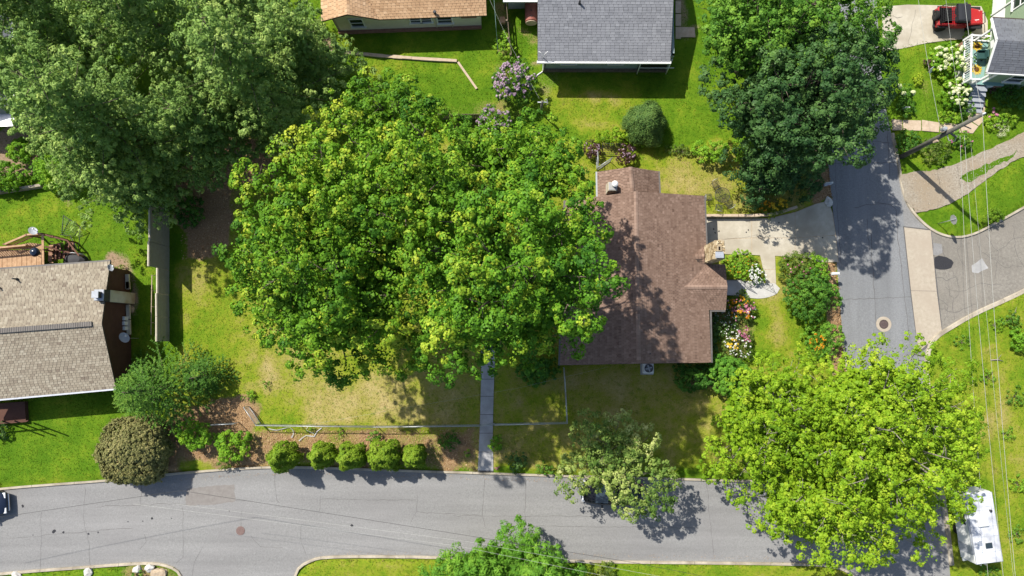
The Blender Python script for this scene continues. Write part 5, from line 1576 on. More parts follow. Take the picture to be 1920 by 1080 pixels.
def tufted(lobes, rng, density, tuft_r, per, flat=.7, zmin=-.45, jit=(.62, 1.16), lobe_var=.16, tuft_var=.16, leaf_var=.10, mean=.45, fill=.12, void=None):
    """Leaf centres, normals and tints: lobes carry tufts, tufts carry leaves."""
    Ls = np.array([l[:3] for l in lobes]); R = np.array([l[3] for l in lobes]); S = np.array([l[4] if len(l) > 4 else .8 for l in lobes])
    cen = np.average(Ls, axis=0, weights=R ** 2)
    tc, tn, tt = [], [], []
    for i, c in enumerate(Ls):
        n = int(density * 4 * math.pi * R[i] ** 2)
        d = sphere_dirs(n, rng)
        d = d[d[:, 2] > zmin]
        r = R[i] * rng.uniform(jit[0], jit[1], len(d)) * (1 + .10 * np.sin(d[:, 0] * 5 + i) * np.cos(d[:, 1] * 6 - i))
        p = c + d * r[:, None] * np.array([1, 1, S[i]])
        ok = np.ones(len(p), bool)
        for j in range(len(Ls)):
            if j == i: continue
            q = (p - Ls[j]) / np.array([1, 1, S[j]])
            ok &= np.linalg.norm(q, axis=1) > R[j] * .80
        p, d = p[ok], d[ok]
        tc.append(p); tn.append(unit(d * .8 + np.array([0, 0, .55])))
        tt.append(np.full(len(p), mean + rng.normal() * lobe_var))
    tc, tn, tt = np.vstack(tc), np.vstack(tn), np.concatenate(tt)
    if void is not None:
        # hollows between the boughs
        x, y, z = tc.T
        w = np.sin(x * 1.9 + .8 * np.sin(y * 1.3)) + np.sin(y * 2.2 + .9 * np.sin(z * 1.1 + x)) + .8 * np.sin(z * 1.7 + x * .9) + .5 * np.sin(x * 4.1 + y * 3.3) + rng.normal(size=len(x)) * .25
        ok = w > void
        tc, tn, tt = tc[ok], tn[ok], tt[ok]
    m = len(tc)
    tt = tt + rng.normal(size=m) * tuft_var
    tr = tuft_r * rng.uniform(.5, 1.35, m)
    k = np.repeat(np.arange(m), per)
    n = len(k)
    d = sphere_dirs(n, rng)
    d = unit(d + tn[k] * .6)
    rad = tr[k] * rng.uniform(.62, 1.0, n)
    C = tc[k] + d * rad[:, None] * np.array([1, 1, flat])
    N = unit(d * .95 + tn[k] * .15 + np.array([0, 0, .18]) + rng.normal(size=(n, 3)) * .26)
    T = tt[k] + rng.normal(size=n) * leaf_var
    if fill:
        f = int(n * fill)
        j = rng.integers(0, len(Ls), f)
        dd = sphere_dirs(f, rng) * (rng.uniform(0, 1, f) ** .4)[:, None] * (R[j] * .85)[:, None]
        C = np.vstack([C, Ls[j] + dd * np.array([1, 1, .8])]); N = np.vstack([N, sphere_dirs(f, rng) + np.array([0, 0, .5])])
        T = np.concatenate([T, mean - .05 + rng.normal(size=f) * .12])
    return C, N, T

def limbs(base, lobes, r0, rng, mat, parent, fork=.35, twigs=3):
    """Tapered trunk with a limb into every lobe and smaller twigs."""
    m = MB()
    base = Vector(base)
    cen = Vector(np.average(np.array([l[:3] for l in lobes]), axis=0, weights=np.array([l[3] for l in lobes]) ** 2))
    top = Vector((cen.x, cen.y, cen.z))
    zf = base.z + (top.z - base.z) * fork
    fk = base.lerp(top, fork) ; fk.z = zf
    m.tube([base + Vector((0, 0, -.05)), base + Vector((0, 0, .25)), base.lerp(fk, .5) + Vector((rng.normal() * .1, rng.normal() * .1, 0)), fk], [r0 * 1.5, r0 * 1.08, r0 * .95, r0 * .85], 9)
    for l in lobes:
        c = Vector(l[:3]); mid = fk.lerp(c, .5) + Vector((rng.normal() * .25, rng.normal() * .25, rng.uniform(.0, .5)))
        r = r0 * min(.6, .22 + .12 * l[3])
        end = c - Vector((0, 0, l[3] * .1)); c2 = mid.lerp(end, .6)
        m.tube([fk + Vector((0, 0, -.1)), mid, c2, end], [r, r * .6, r * .3, r * .1], 6)
        for q in range(twigs):
            d = Vector(sphere_dirs(1, rng)[0]); d.z = abs(d.z) * .5
            s = mid.lerp(end, rng.uniform(.3, 1.0))
            m.tube([s, s + d * l[3] * .5 + Vector((0, 0, .1)), s + d * l[3] * .85], [r * .22, r * .14, r * .04], 5)
    return m.build('trunk', mat, parent)

def auto_lobes(c, rx, ry, rz, n, rl, rng, zlo=-.35, core=True):
    out = []
    k = 0
    ga = math.pi * (3 - math.sqrt(5))
    for i in range(n):
        z = 1 - (1 - zlo) * (i + .5) / n
        r = math.sqrt(max(0, 1 - z * z)); t = i * ga + rng.uniform(-.35, .35)
        s = rng.uniform(.55, 1.0)
        p = (c[0] + rx * s * r * math.cos(t), c[1] + ry * s * r * math.sin(t), c[2] + rz * s * z)
        out.append((*p, rl * rng.uniform(.6, 1.3), rng.uniform(.55, .8)))
    if core: out.append((c[0], c[1], c[2], min(rx, ry) * .52, rz / max(rx, ry) * .55))
    return out

def broadleaf(name, label, cat, base_px, crown, mat, seed, n_lobes=18, rl=2.0, density=2.2, tuft_r=.42, per=34, leaf=(.24, .17), r0=.35, bark='bark', extra=(), group=None, mean=.45, flat=.7, lobe_var=.15, tuft_var=.14, fill=.12, zlo=-.3, fork=.35, twigs=4, jit=(.74, 1.14), inner=95, void=-.75):
    rng = np.random.default_rng(seed)
    b = P(*base_px); bz = ground_z(b.x, b.y)
    t = thing(name, label, cat, (b.x, b.y, bz), group)
    px, py, z, rx, ry, rz = crown
    c = P(px, py, z)
    lobes = auto_lobes(c, rx, ry, rz, n_lobes, rl, rng, zlo)
    for (ex, ey, ez, er) in extra:
        q = P(ex, ey, ez); lobes.append((q.x, q.y, q.z, er, .8))
    C, N, T = tufted(lobes, rng, density, tuft_r, per, flat=flat, mean=mean, lobe_var=lobe_var, tuft_var=tuft_var, fill=fill, jit=jit, zmin=-.22, void=void)
    # shaded inner foliage on the lower limbs closes the crown
    ni = int(inner * math.pi * rx * ry)
    d = sphere_dirs(ni, rng) * (rng.random((ni, 1)) ** .33)
    CI = np.array([c.x, c.y, c.z - rz * .25]) + d * np.array([rx * .84, ry * .84, rz * .42])
    NI = sphere_dirs(ni, rng) * .6 + np.array([0, 0, 1.0])
    n0 = len(C)
    Ls = np.concatenate([leaf[0] * rng.uniform(.7, 1.25, n0), rng.uniform(.26, .42, ni)])
    Ws = np.concatenate([leaf[1] * rng.uniform(.75, 1.2, n0), rng.uniform(.22, .34, ni)])
    leaf_mesh('crown', np.vstack([C, CI]), np.vstack([N, NI]), Ls, Ws, np.concatenate([T, mean - .05 + rng.normal(size=ni) * .12]), rng, mat, t)
    limbs((b.x, b.y, bz), lobes, r0, rng, bark, t, fork, twigs)
    return t

# the big maples over the lot
broadleaf('maple_tree', 'large maple with yellow-tipped crown over the left of the dry lawn', 'tree', (650, 560), (614, 525, 14.5, 5.0, 4.9, 5.2), 'leaf_maple', 101, 30, 1.25, 2.1, .36, 46, (.165, .155), .42, mean=.44,
          extra=[(750, 590, 13.5, 1.6), (780, 560, 14.0, 1.5), (690, 600, 13.5, 1.5), (720, 620, 12.5, 1.6), (770, 640, 12.0, 1.5), (800, 600, 13.5, 1.5), (800, 650, 12.5, 1.4), (745, 655, 11.5, 1.4), (700, 665, 11.0, 1.3), (485, 480, 11.9, 1.3), (480, 560, 11.4, 1.2), (590, 665, 11.9, 1.6), (650, 690, 10.4, 1.3), (520, 620, 11.4, 1.5), (475, 430, 12.9, 1.1)], lobe_var=.2)
broadleaf('maple_tree', 'large green maple overhanging the left side of the brown house roof', 'tree', (960, 520), (942, 500, 16.5, 5.2, 5.3, 5.4), 'leaf_maple_deep', 102, 36, 1.3, 2.2, .36, 46, (.165, .155), .45, mean=.43,
          extra=[(1112, 420, 13.4, 1.1), (1110, 510, 13.4, 1.2), (1080, 590, 12.9, 1.5), (1060, 640, 11.9, 1.2), (830, 660, 12.9, 1.6), (900, 670, 12.4, 1.3), (1070, 380, 13.9, 1.4), (1000, 660, 11.4, 1.2), (1060, 470, 16.5, 1.7), (1070, 560, 15.5, 1.7), (1020, 610, 15.0, 1.6), (1050, 420, 16.5, 1.5), (850, 620, 14.5, 1.5), (880, 560, 17.5, 1.5)])
broadleaf('maple_tree', 'tallest maple in the middle with golden new growth on its crown', 'tree', (740, 440), (720, 370, 16.0, 5.9, 4.4, 5.2), 'leaf_maple', 103, 30, 1.25, 2.1, .36, 46, (.165, .155), .45, mean=.50,
          extra=[(500, 390, 14.4, 1.6), (480, 340, 14.4, 1.3), (640, 330, 17.4, 1.5), (830, 300, 15.4, 1.6), (560, 290, 14.4, 1.5), (760, 480, 16.4, 1.6)], lobe_var=.17)
broadleaf('maple_tree', 'young upright maple with pointed leader at the top of the maple group', 'tree', (775, 300), (730, 235, 9.5, 3.6, 2.9, 4.8), 'leaf_maple', 104, 16, .95, 2.1, .33, 42, (.16, .15), .22, mean=.44,
          extra=[(735, 165, 14.9, .8), (690, 160, 12.9, .9), (765, 170, 13.9, .7), (800, 200, 11.4, 1.0), (640, 205, 10.4, 1.2), (575, 240, 9.9, 1.2), (820, 235, 9.4, 1.0)])
broadleaf('maple_tree', 'bright maple behind the others, next to the lilac bushes', 'tree', (955, 350), (960, 315, 12.0, 4.6, 3.0, 4.2), 'leaf_maple', 105, 18, 1.0, 1.9, .35, 44, (.165, .155), .28, mean=.42,
          extra=[(1000, 240, 11.9, 1.0), (1030, 250, 10.9, 1.0), (930, 245, 10.4, 1.0), (1060, 300, 11.4, 1.2), (1070, 345, 11.4, 1.2), (865, 250, 10.9, 1.0), (850, 290, 12.4, 1.5)])

# dark maples by the side street
broadleaf('maple_tree', 'bright green maple at the top edge right of the grey-roofed house', 'tree', (1385, 130), (1470, 40, 8.5, 5.6, 4.2, 5.0), 'leaf_mid', 111, 28, 1.25, 2.2, .36, 46, (.165, .155), .4, mean=.52, void=-1.0,
          extra=[(1350, 60, 7, 1.5), (1340, 20, 7.5, 1.4), (1620, 60, 7, 1.5), (1630, 20, 7, 1.4), (1360, 100, 6, 1.4), (1600, 40, 9, 1.5), (1655, 50, 6.5, 1.1), (1650, 85, 6.5, 1.1), (1560, 20, 11, 1.5), (1640, 25, 7.5, 1.3), (1640, 75, 7, 1.3), (1615, 75, 8, 1.3)])
broadleaf('maple_tree', 'dark green maple shading the side street above the driveway', 'tree', (1440, 270), (1510, 190, 8.0, 5.2, 4.4, 4.8), 'leaf_dark', 112, 28, 1.25, 2.4, .36, 46, (.165, .155), .4, mean=.5, void=-1.15,
          extra=[(1640, 140, 6.5, 1.2), (1650, 170, 6, 1.0), (1345, 150, 6.5, 1.5), (1380, 210, 6, 1.5), (1580, 240, 6, 1.5), (1480, 280, 5.5, 1.4), (1420, 260, 5.5, 1.4), (1610, 110, 8, 1.5), (1620, 170, 7, 1.5), (1590, 215, 6.5, 1.4), (1550, 260, 6, 1.4), (1530, 285, 5, 1.2), (1655, 120, 6, 1.0), (1440, 300, 5, 1.3), (1570, 150, 10, 1.5), (1500, 230, 8.5, 1.5), (1640, 140, 7, 1.3), (1635, 105, 7.5, 1.3), (1600, 190, 7, 1.3)])
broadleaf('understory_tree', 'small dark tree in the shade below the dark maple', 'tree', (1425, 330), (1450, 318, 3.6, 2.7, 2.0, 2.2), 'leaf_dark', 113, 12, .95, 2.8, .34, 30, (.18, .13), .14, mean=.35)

# lime trees, lower right
broadleaf('lime_tree', 'lime green fine-leaved tree at the street corner, right of the pale flowering tree', 'tree', (1445, 760), (1465, 795, 6.0, 4.6, 3.8, 4.0), 'leaf_lime', 121, 28, 1.2, 3.2, .25, 30, (.14, .13), .28, bark='bark_pale', mean=.44,
          extra=[(1345, 850, 4.5, 1.3), (1335, 880, 4, .9), (1420, 690, 4.5, 1.2), (1400, 720, 4.5, 1.2), (1500, 680, 4.5, 1.2), (1390, 850, 5, 1.4), (1360, 875, 4.5, 1.2), (1420, 880, 5, 1.4), (1380, 905, 4.5, 1.1), (1480, 860, 6, 1.4)], flat=.6, lobe_var=.10)
broadleaf('lime_tree', 'broad lime green tree covering the street corner beside the white trailer', 'tree', (1585, 790), (1660, 815, 8.5, 6.2, 5.2, 5.0), 'leaf_lime', 122, 36, 1.35, 3.0, .26, 30, (.14, .135), .4, bark='bark_pale', mean=.5,
          extra=[(1810, 760, 6.5, 1.2), (1790, 700, 6.5, 1.3), (1720, 660, 7, 1.3), (1650, 660, 6.5, 1.2), (1820, 830, 6.5, 1.2), (1590, 675, 6, 1.1), (1800, 890, 5.5, 1.1), (1555, 690, 6, 1.3), (1610, 700, 7, 1.3), (1540, 720, 7, 1.3), (1700, 680, 8, 1.4)], flat=.6, lobe_var=.10)
broadleaf('lime_tree', 'lime green tree hanging over the lower end of the side street', 'tree', (1530, 905), (1570, 950, 6.8, 5.2, 3.1, 4.0), 'leaf_lime', 123, 28, 1.2, 3.1, .25, 30, (.14, .135), .3, bark='bark_pale', mean=.52,
          extra=[(1420, 960, 5.5, 1.2), (1400, 930, 5.5, 1.2), (1720, 980, 6, 1.4), (1760, 940, 6, 1.3), (1740, 1030, 5.5, 1.1), (1640, 1030, 5.5, 1.2), (1520, 1030, 5, 1.0), (1450, 930, 6, 1.3), (1470, 970, 6, 1.3), (1440, 890, 6, 1.3)], flat=.6, lobe_var=.10)

# pale flowering tree over the parked car
broadleaf('flowering_tree', 'open crowned tree with cream-tipped foliage leaning over the black parked car', 'tree', (1140, 850), (1150, 865, 4.2, 2.2, 1.7, 1.6), 'leaf_cream', 131, 9, 1.1, 4.6, .27, 30, (.14, .125), .2, bark='bark_pale', mean=.36, twigs=7,
          extra=[(1105, 810, 5.2, 1.3), (1160, 800, 5.0, 1.1), (1205, 830, 4.6, 1.1), (1085, 880, 4.2, 1.35), (1065, 905, 3.8, 1.1), (1195, 905, 4.6, 1.7), (1225, 930, 4.2, 1.4), (1180, 945, 4.0, 1.1), (1120, 870, 4.6, 1.3), (1240, 895, 4.4, 1.1), (1170, 860, 5, 1.2)], lobe_var=.26, tuft_var=.2, fork=.3, void=-9)
# tree at the bottom edge
broadleaf('walnut_tree', 'bushy green tree rising from the verge at the bottom edge', 'tree', (955, 1075), (950, 1092, 3.8, 5.0, 2.8, 3.0), 'leaf_walnut', 141, 20, 1.25, 3.0, .36, 34, (.34, .08), .22, mean=.45, flat=.9, void=-9,
          extra=[(965, 1030, 4.2, .8), (985, 1024, 4.4, .6), (900, 1042, 4.0, .9), (1030, 1050, 3.8, .9), (835, 1062, 3.2, .9), (812, 1090, 3, 1.0), (1075, 1080, 3.2, .9)])

# pines, upper left
def pine(name, label, base_px, h, R, seed, mat='leaf_pine', z0=.12, n_br=46, group=None, mean=.5, rise=.22, plume=.95, density=2.45):
    """White pine: soft plumes of needles strung along rising branches."""
    rng = np.random.default_rng(seed)
    b = P(*base_px); bz = ground_z(b.x, b.y)
    t = thing(name, label, 'tree', (b.x, b.y, bz), group)
    m = MB()
    bs = Vector((b.x, b.y, bz)); top = bs + Vector((rng.normal() * .4, rng.normal() * .4, h))
    m.tube([bs, bs.lerp(top, .3), bs.lerp(top, .7), top], [h * .014 + .06, h * .010 + .03, h * .004 + .015, .015], 8)
    lobes = [(bs.lerp(top, f).x + rng.normal() * .2, bs.lerp(top, f).y + rng.normal() * .2, bs.lerp(top, f).z, plume * rng.uniform(.6, .9), .8) for f in np.arange(.5, .98, .07)]
    lobes += [(top.x, top.y, top.z - .4, plume * .7, 1.0)]
    ga = math.pi * (3 - math.sqrt(5))
    for i in range(n_br):
        f = z0 + (1 - z0) * (i + .5) / n_br
        az = i * ga + rng.normal() * .3
        L = R * min(1.0, 1.25 * (1 - f) ** .62) * rng.uniform(.6, 1.15) + .3
        s = bs.lerp(top, f); d = Vector((math.cos(az), math.sin(az), 0)); sd = Vector((-d.y, d.x, 0))
        end = s + d * L + Vector((0, 0, L * rise))
        m.tube([s, s.lerp(end, .5) + Vector((0, 0, -.08 * L)), end], [.05 * (1 - f) + .02, .03 * (1 - f) + .012, .008], 5, cap=False)
        k = max(1, int(round(L / (plume * .95))))
        for q in range(k):
            u = 1 - q / max(1, k) * .8
            p = s.lerp(end, u) + sd * rng.normal() * .22 * L * u + Vector((0, 0, -.08 * L * (1 - abs(2 * u - 1)) + rng.normal() * .12))
            lobes.append((p.x, p.y, p.z, plume * rng.uniform(.55, 1.1) * (.75 + .25 * (1 - f)), rng.uniform(.5, .7)))
    C, N, T = tufted(lobes, rng, density, .25, 24, flat=.9, zmin=-.25, jit=(.62, 1.16), lobe_var=.17, tuft_var=.13, leaf_var=.08, mean=mean, fill=.08)
    ni = int(130 * R * h * .35)
    f = rng.random(ni) * (.88 - z0) + z0
    a = rng.uniform(0, 2 * np.pi, ni); rr_ = R * .72 * (1 - f) ** .6 * np.sqrt(rng.random(ni))
    CI = np.stack([b.x + np.cos(a) * rr_, b.y + np.sin(a) * rr_, bz + h * f], 1)
    Ls = np.concatenate([.22 * rng.uniform(.7, 1.25, len(C)), rng.uniform(.25, .4, ni)]); Ws = np.concatenate([.095 * rng.uniform(.75, 1.2, len(C)), rng.uniform(.15, .25, ni)])
    leaf_mesh('crown', np.vstack([C, CI]), np.vstack([N, sphere_dirs(ni, rng) * .6 + np.array([0, 0, 1.0])]), Ls, Ws, np.concatenate([T, mean - .05 + rng.normal(size=ni) * .1]), rng, mat, t)
    m.build('trunk', 'bark', t)
    return t
pine('pine_tree', 'tall feathery pine leaning toward the left edge above the taupe house', (325, 300), 19, 5.0, 201, n_br=46)
pine('pine_tree', 'tall feathery pine in the middle of the pine group', (545, 220), 18, 4.6, 202, n_br=43, mean=.53)
pine('pine_tree', 'feathery pine at the top left corner behind the others', (380, 120), 18, 5.0, 203, n_br=43, mean=.5)
pine('pine_tree', 'feathery pine in front of the group, over the grey board fence', (290, 350), 12, 4.0, 204, n_br=40, mean=.45)
pine('pine_tree', 'slender pine between the pine group and the tan-roofed house', (610, 160), 11, 3.3, 205, n_br=32, mean=.42)
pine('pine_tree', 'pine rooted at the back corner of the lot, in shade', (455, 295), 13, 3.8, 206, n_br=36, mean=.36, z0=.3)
pine('pine_tree', 'pine at the top edge left of the tan-roofed house', (500, 95), 13, 4.2, 209, n_br=36, mean=.5)
pine('pine_tree', 'pine at the very top left corner, cut by both edges', (190, 90), 14, 4.8, 208, n_br=40, mean=.5)
pine('pine_tree', 'pine at the left edge in front of the slate roofed building', (190, 215), 15, 4.6, 207, n_br=42, mean=.52)

# spruce with finger-like boughs, left
def spruce(label, base_px, h, R, seed, name='spruce_tree', mat='leaf_spruce', n_br=64, mean=.5, z0=.05):
    rng = np.random.default_rng(seed)
    b = P(*base_px); bz = ground_z(b.x, b.y)
    t = thing(name, label, 'tree', (b.x, b.y, bz))
    m = MB(); m.tube([(b.x, b.y, bz), (b.x, b.y, bz + h * .6), (b.x, b.y, bz + h)], [.16, .09, .01], 8)
    C, A, T = [], [], []
    ga = math.pi * (3 - math.sqrt(5))
    for i in range(n_br):
        f = z0 + (1 - z0) * (i + .5) / n_br
        az = i * ga + rng.normal() * .2
        L = R * (1 - f) ** .75 * rng.uniform(.8, 1.15) + .25
        d = np.array([math.cos(az), math.sin(az), 0.]); sd = np.array([-d[1], d[0], 0.])
        s = np.array([b.x, b.y, bz + h * f])
        bt = rng.normal() * .10
        m.tube([s, s + d * L * .5 + [0, 0, -.05 * L], s + d * L + [0, 0, .02 * L]], [.035, .02, .006], 4, cap=False)
        fingers = [(0, L, d)]
        for u in np.arange(.28, .98, .19):
            for sg in (-1, 1):
                fingers.append((u * L, L * .50 * (1.15 - u) + .16, unit((d * .75 + sd * sg * .75)[None])[0]))
        for (st, fl, fd) in fingers:
            nseg = max(3, int(fl / .10))
            for q in range(nseg):
                w = (q + rng.random()) / nseg * fl
                p = s + d * st + fd * w + np.array([0, 0, -.06 * st + .03 * w])
                tip = .30 * (w / fl) ** 2
                for sg in (-1, 1):
                    for rep in range(2):
                        nd = fd * .75 + np.cross(fd, [0, 0, 1]) * sg * rng.uniform(.3, .9) + np.array([0, 0, rng.uniform(-.2, .6)])
                        C.append(p + nd * .05); A.append(nd); T.append(mean + bt + tip - .12 + rng.normal() * .08)
    C, A, T = np.array(C), unit(np.array(A)), np.array(T)
    N = unit(np.array([0, 0, 1.]) + rng.normal(size=C.shape) * .45)
    leaf_mesh('crown', C, N, .17, .06, T, rng, mat, t, axis=A)
    m.build('trunk', 'bark', t)
spruce('yellow-green spruce with finger-like boughs at the left corner of the lot', (326, 724), 7.2, 4.0, 301, n_br=46)
spruce('small spruce half behind the larger spruce, right of it', (395, 705), 3.4, 2.0, 302, n_br=26, mean=.36)

# shrubs
def shrub(name, label, px, py, r, h, mat, seed, density=5.0, tuft_r=.16, per=26, leaf=(.12, .085), n_lobes=9, mean=.45, ry=None, cat='shrub', group=None, blossom=None, flat=.8, lobe_var=.12, tuft_var=.15, spread=.62, root=None, base_z=None, jit=(.72, 1.10)):
    rng = np.random.default_rng(seed)
    b = P(px, py)
    bz = ground_z(b.x, b.y) if base_z is None else base_z
    t = root or thing(name, label, cat, (b.x, b.y, bz), group)
    ry = ry or r
    lobes = []
    for i in range(n_lobes):
        a = i * 2.4 + rng.uniform(-.3, .3); f = math.sqrt((i + .3) / n_lobes) * spread
        lr = min(math.sqrt(r * ry), 1.3 * min(r, ry)) * rng.uniform(.42, .62)
        lobes.append((b.x + r * f * math.cos(a), b.y + ry * f * math.sin(a), bz + max(lr * .5, h * (.72 - .42 * f) * rng.uniform(.85, 1.15)), lr, min(1.1, h / (2 * lr) if lr else 1)))
    C, N, T = tufted(lobes, rng, density * 1.8, tuft_r, per, flat=flat, mean=mean, lobe_var=lobe_var, tuft_var=tuft_var, zmin=-.25, fill=.15, jit=jit)
    keep = C[:, 2] > bz + .02
    C, N, T = C[keep], N[keep], T[keep]
    leaf_mesh('foliage', C, N, leaf[0], leaf[1], T, rng, mat, t)
    m = MB()
    for l in lobes:
        m.tube([(b.x + rng.normal() * .05, b.y + rng.normal() * .05, bz - .02), (l[0] * .5 + b.x * .5, l[1] * .5 + b.y * .5, bz + (l[2] - bz) * .6), l[:3]], [.025, .018, .008], 4, cap=False)
    m.build('stems', 'bark', t)
    if blossom:
        for (bm, cnt, size, where) in blossom:
            # flower heads sit on the outside of the foliage
            up_ = C[N[:, 2] > .2]
            if where is not None:
                u, v = to_px(up_[:, 0], up_[:, 1], up_[:, 2])
                ok = ((u - where[0]) / where[2]) ** 2 + ((v - where[1]) / where[3]) ** 2 < 1
                up_ = up_[ok]
                if len(up_) == 0: continue
            # prefer the highest points
            zz = up_[:, 2] + rng.normal(size=len(up_)) * .12
            pick = np.argsort(-zz)[:max(cnt, int(len(up_) * .55))]
            pick = rng.choice(pick, size=min(cnt, len(pick)), replace=False)
            H_ = up_[pick] + np.array([0, 0, size * .5])
            k = np.repeat(np.arange(len(H_)), 16)
            d = sphere_dirs(len(k), rng); d[:, 2] = np.abs(d[:, 2])
            sz = size * rng.uniform(.7, 1.2, len(H_))
            CC = H_[k] + d * sz[k][:, None] * .5
            tt = (.5 + rng.normal(size=len(H_)) * .22)[k] + rng.normal(size=len(k)) * .1
            leaf_mesh('blossoms', CC, d + np.array([0, 0, .2]), size * .62, size * .5, tt, rng, bm, t)
    return t

# round olive shrub at the street corner
def dome(name, label, px, py, r, h, mat, seed, cat='shrub', n=3600, per=14, leaf=(.13, .085), tuft_r=.13, mean=.45, sx=1.0, sy=1.0, egg=0.0, rel=.05, group=None, upright=0.0):
    """Clipped shrub: one closed body of small tufts."""
    rng = np.random.default_rng(seed)
    b = P(px, py); bz = ground_z(b.x, b.y)
    t = thing(name, label, cat, (b.x, b.y, bz), group)
    d = sphere_dirs(int(n * 1.4), rng); d = d[d[:, 2] > -.35][:n]
    wob = 1 + rel * (np.sin(d[:, 0] * 5 + seed) + .7 * np.sin(d[:, 1] * 6 + seed * 2) * np.cos(d[:, 2] * 4 + seed) + np.cos(d[:, 1] * 8) + np.sin(d[:, 2] * 9 + d[:, 0] * 5)) + rng.normal(size=len(d)) * .05
    prof = np.where(d[:, 2] > 0, 1 - egg * d[:, 2] ** 1.0 * .5, 1.0)
    hc = h * .42
    p = np.stack([b.x + d[:, 0] * r * sx * wob * prof, b.y + d[:, 1] * r * sy * wob * prof, bz + hc + np.where(d[:, 2] > 0, d[:, 2] * (h - hc), d[:, 2] * hc * 1.2) * wob], 1)
    p[:, 2] = np.maximum(p[:, 2], bz + .05)
    tt = mean + rng.normal(size=len(p)) * .16 + .06 * np.sin(p[:, 0] * 3) 
    k = np.repeat(np.arange(len(p)), per)
    dd = unit(sphere_dirs(len(k), rng) + d[k] * .7 + np.array([0, 0, upright]))
    C = p[k] + dd * tuft_r * rng.uniform(.3, 1, len(k))[:, None]
    N = unit(d[k] * .6 + dd * .4 + np.array([0, 0, .3]) + rng.normal(size=(len(k), 3)) * .35)
    leaf_mesh('foliage', C, N, leaf[0], leaf[1], tt[k] + rng.normal(size=len(k)) * .1, rng, mat, t, axis=dd if upright else None)
    c2 = sphere_dirs(int(n * .8), rng) * rng.uniform(.3, .9, (int(n * .8), 1))
    C2 = np.stack([b.x + c2[:, 0] * r * sx * .92, b.y + c2[:, 1] * r * sy * .92, bz + hc + c2[:, 2] * hc * .95], 1)
    leaf_mesh('inner_foliage', C2, c2 + np.array([0, 0, .4]), leaf[0] * 1.6, leaf[1] * 1.8, np.full(len(C2), mean - .1), rng, mat, t)
    m = MB(); m.tube([(b.x, b.y, bz - .02), (b.x, b.y, bz + h * .5), (b.x, b.y, bz + h * .8)], [.09, .06, .02], 6); m.build('stems', 'bark', t)
    return t
dome('round_shrub', 'large rounded olive-brown clipped shrub at the street edge on the left', 275, 838, 2.35, 3.4, 'leaf_olive', 401, n=3800, per=12, leaf=(.15, .10), tuft_r=.15, mean=.45)
for i, (x, y, r, h, lab) in enumerate([(545, 850, 1.0, 3.5, 'leftmost yellow-green clipped conifer of the row by the street, largest of the five'), (613, 848, .86, 2.9, 'second clipped conifer from the left in the row by the street'), (667, 850, .9, 3.3, 'third clipped conifer from the left, in the middle of the row by the street'), (727, 848, 1.08, 3.2, 'fourth clipped conifer from the left in the row by the street'), (782, 850, .75, 2.8, 'rightmost clipped conifer of the row by the street, smallest of the five')]):
    dome('clipped_conifer', lab, x, y, r, h, 'leaf_thuja', 410 + i, n=1500, per=14, leaf=(.15, .055), tuft_r=.13, mean=.5, sx=1.0, sy=.9, egg=.85, group='clipped conifers along the lower street', rel=.12, upright=.6)

shrub('bush', 'bright green leafy bush left of the clipped conifer row', 447, 832, 1.45, 1.5, 'leaf_bright', 501, 4.5, .2, 28, (.17, .10), 10, ry=1.1)
shrub('bush', 'bright green bush below the spruce, left of the open gate', 375, 812, 1.6, 1.5, 'leaf_bright', 502, 4.5, .2, 26, (.17, .10), 10, ry=1.0, mean=.38)
shrub('bush', 'ragged green growth beside the kerb below the bright bush', 430, 862, 1.2, .7, 'leaf_perennial', 503, 5, .16, 20, (.13, .08), 8, ry=.5)
shrub('weed_clump', 'small weed clump in the mulch behind the clipped conifers', 706, 818, .55, .8, 'leaf_mid', 504, 6, .14, 22, (.13, .06), 5)
shrub('weed_clump', 'dark green weed clump in the mulch left of the grey walkway', 842, 826, .8, .8, 'leaf_mid', 505, 6, .14, 22, (.13, .06), 6, mean=.3)
shrub('weed_clump', 'tall weed growing at the right side of the grey walkway', 931, 830, .45, .9, 'leaf_bright', 506, 7, .14, 22, (.14, .07), 5, ry=.9)
shrub('bush', 'low dark shrub in the shade right of the lower walkway end', 968, 862, 1.1, .7, 'leaf_yew', 507, 5, .16, 22, (.13, .08), 8, ry=.6)
shrub('bush', 'low green plants along the kerb left of the flowering tree', 1020, 878, 1.0, .5, 'leaf_mid', 508, 5, .14, 20, (.12, .07), 7, ry=.45)
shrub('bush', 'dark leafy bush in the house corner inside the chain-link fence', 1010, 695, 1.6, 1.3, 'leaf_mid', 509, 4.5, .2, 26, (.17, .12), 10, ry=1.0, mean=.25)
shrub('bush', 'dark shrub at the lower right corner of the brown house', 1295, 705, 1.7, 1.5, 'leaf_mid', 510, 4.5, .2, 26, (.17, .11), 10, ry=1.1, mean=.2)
shrub('bush', 'broad-leaved green bush between the flower bed and the lime tree', 1355, 700, 1.5, 2.2, 'leaf_walnut', 511, 4.2, .22, 28, (.20, .15), 10, ry=1.5, mean=.42)
shrub('hedge', 'narrow dark hedge tight along the right wall of the brown house', 1330, 630, .55, 1.2, 'leaf_yew', 512, 6, .15, 26, (.12, .08), 12, ry=2.0, mean=.45)
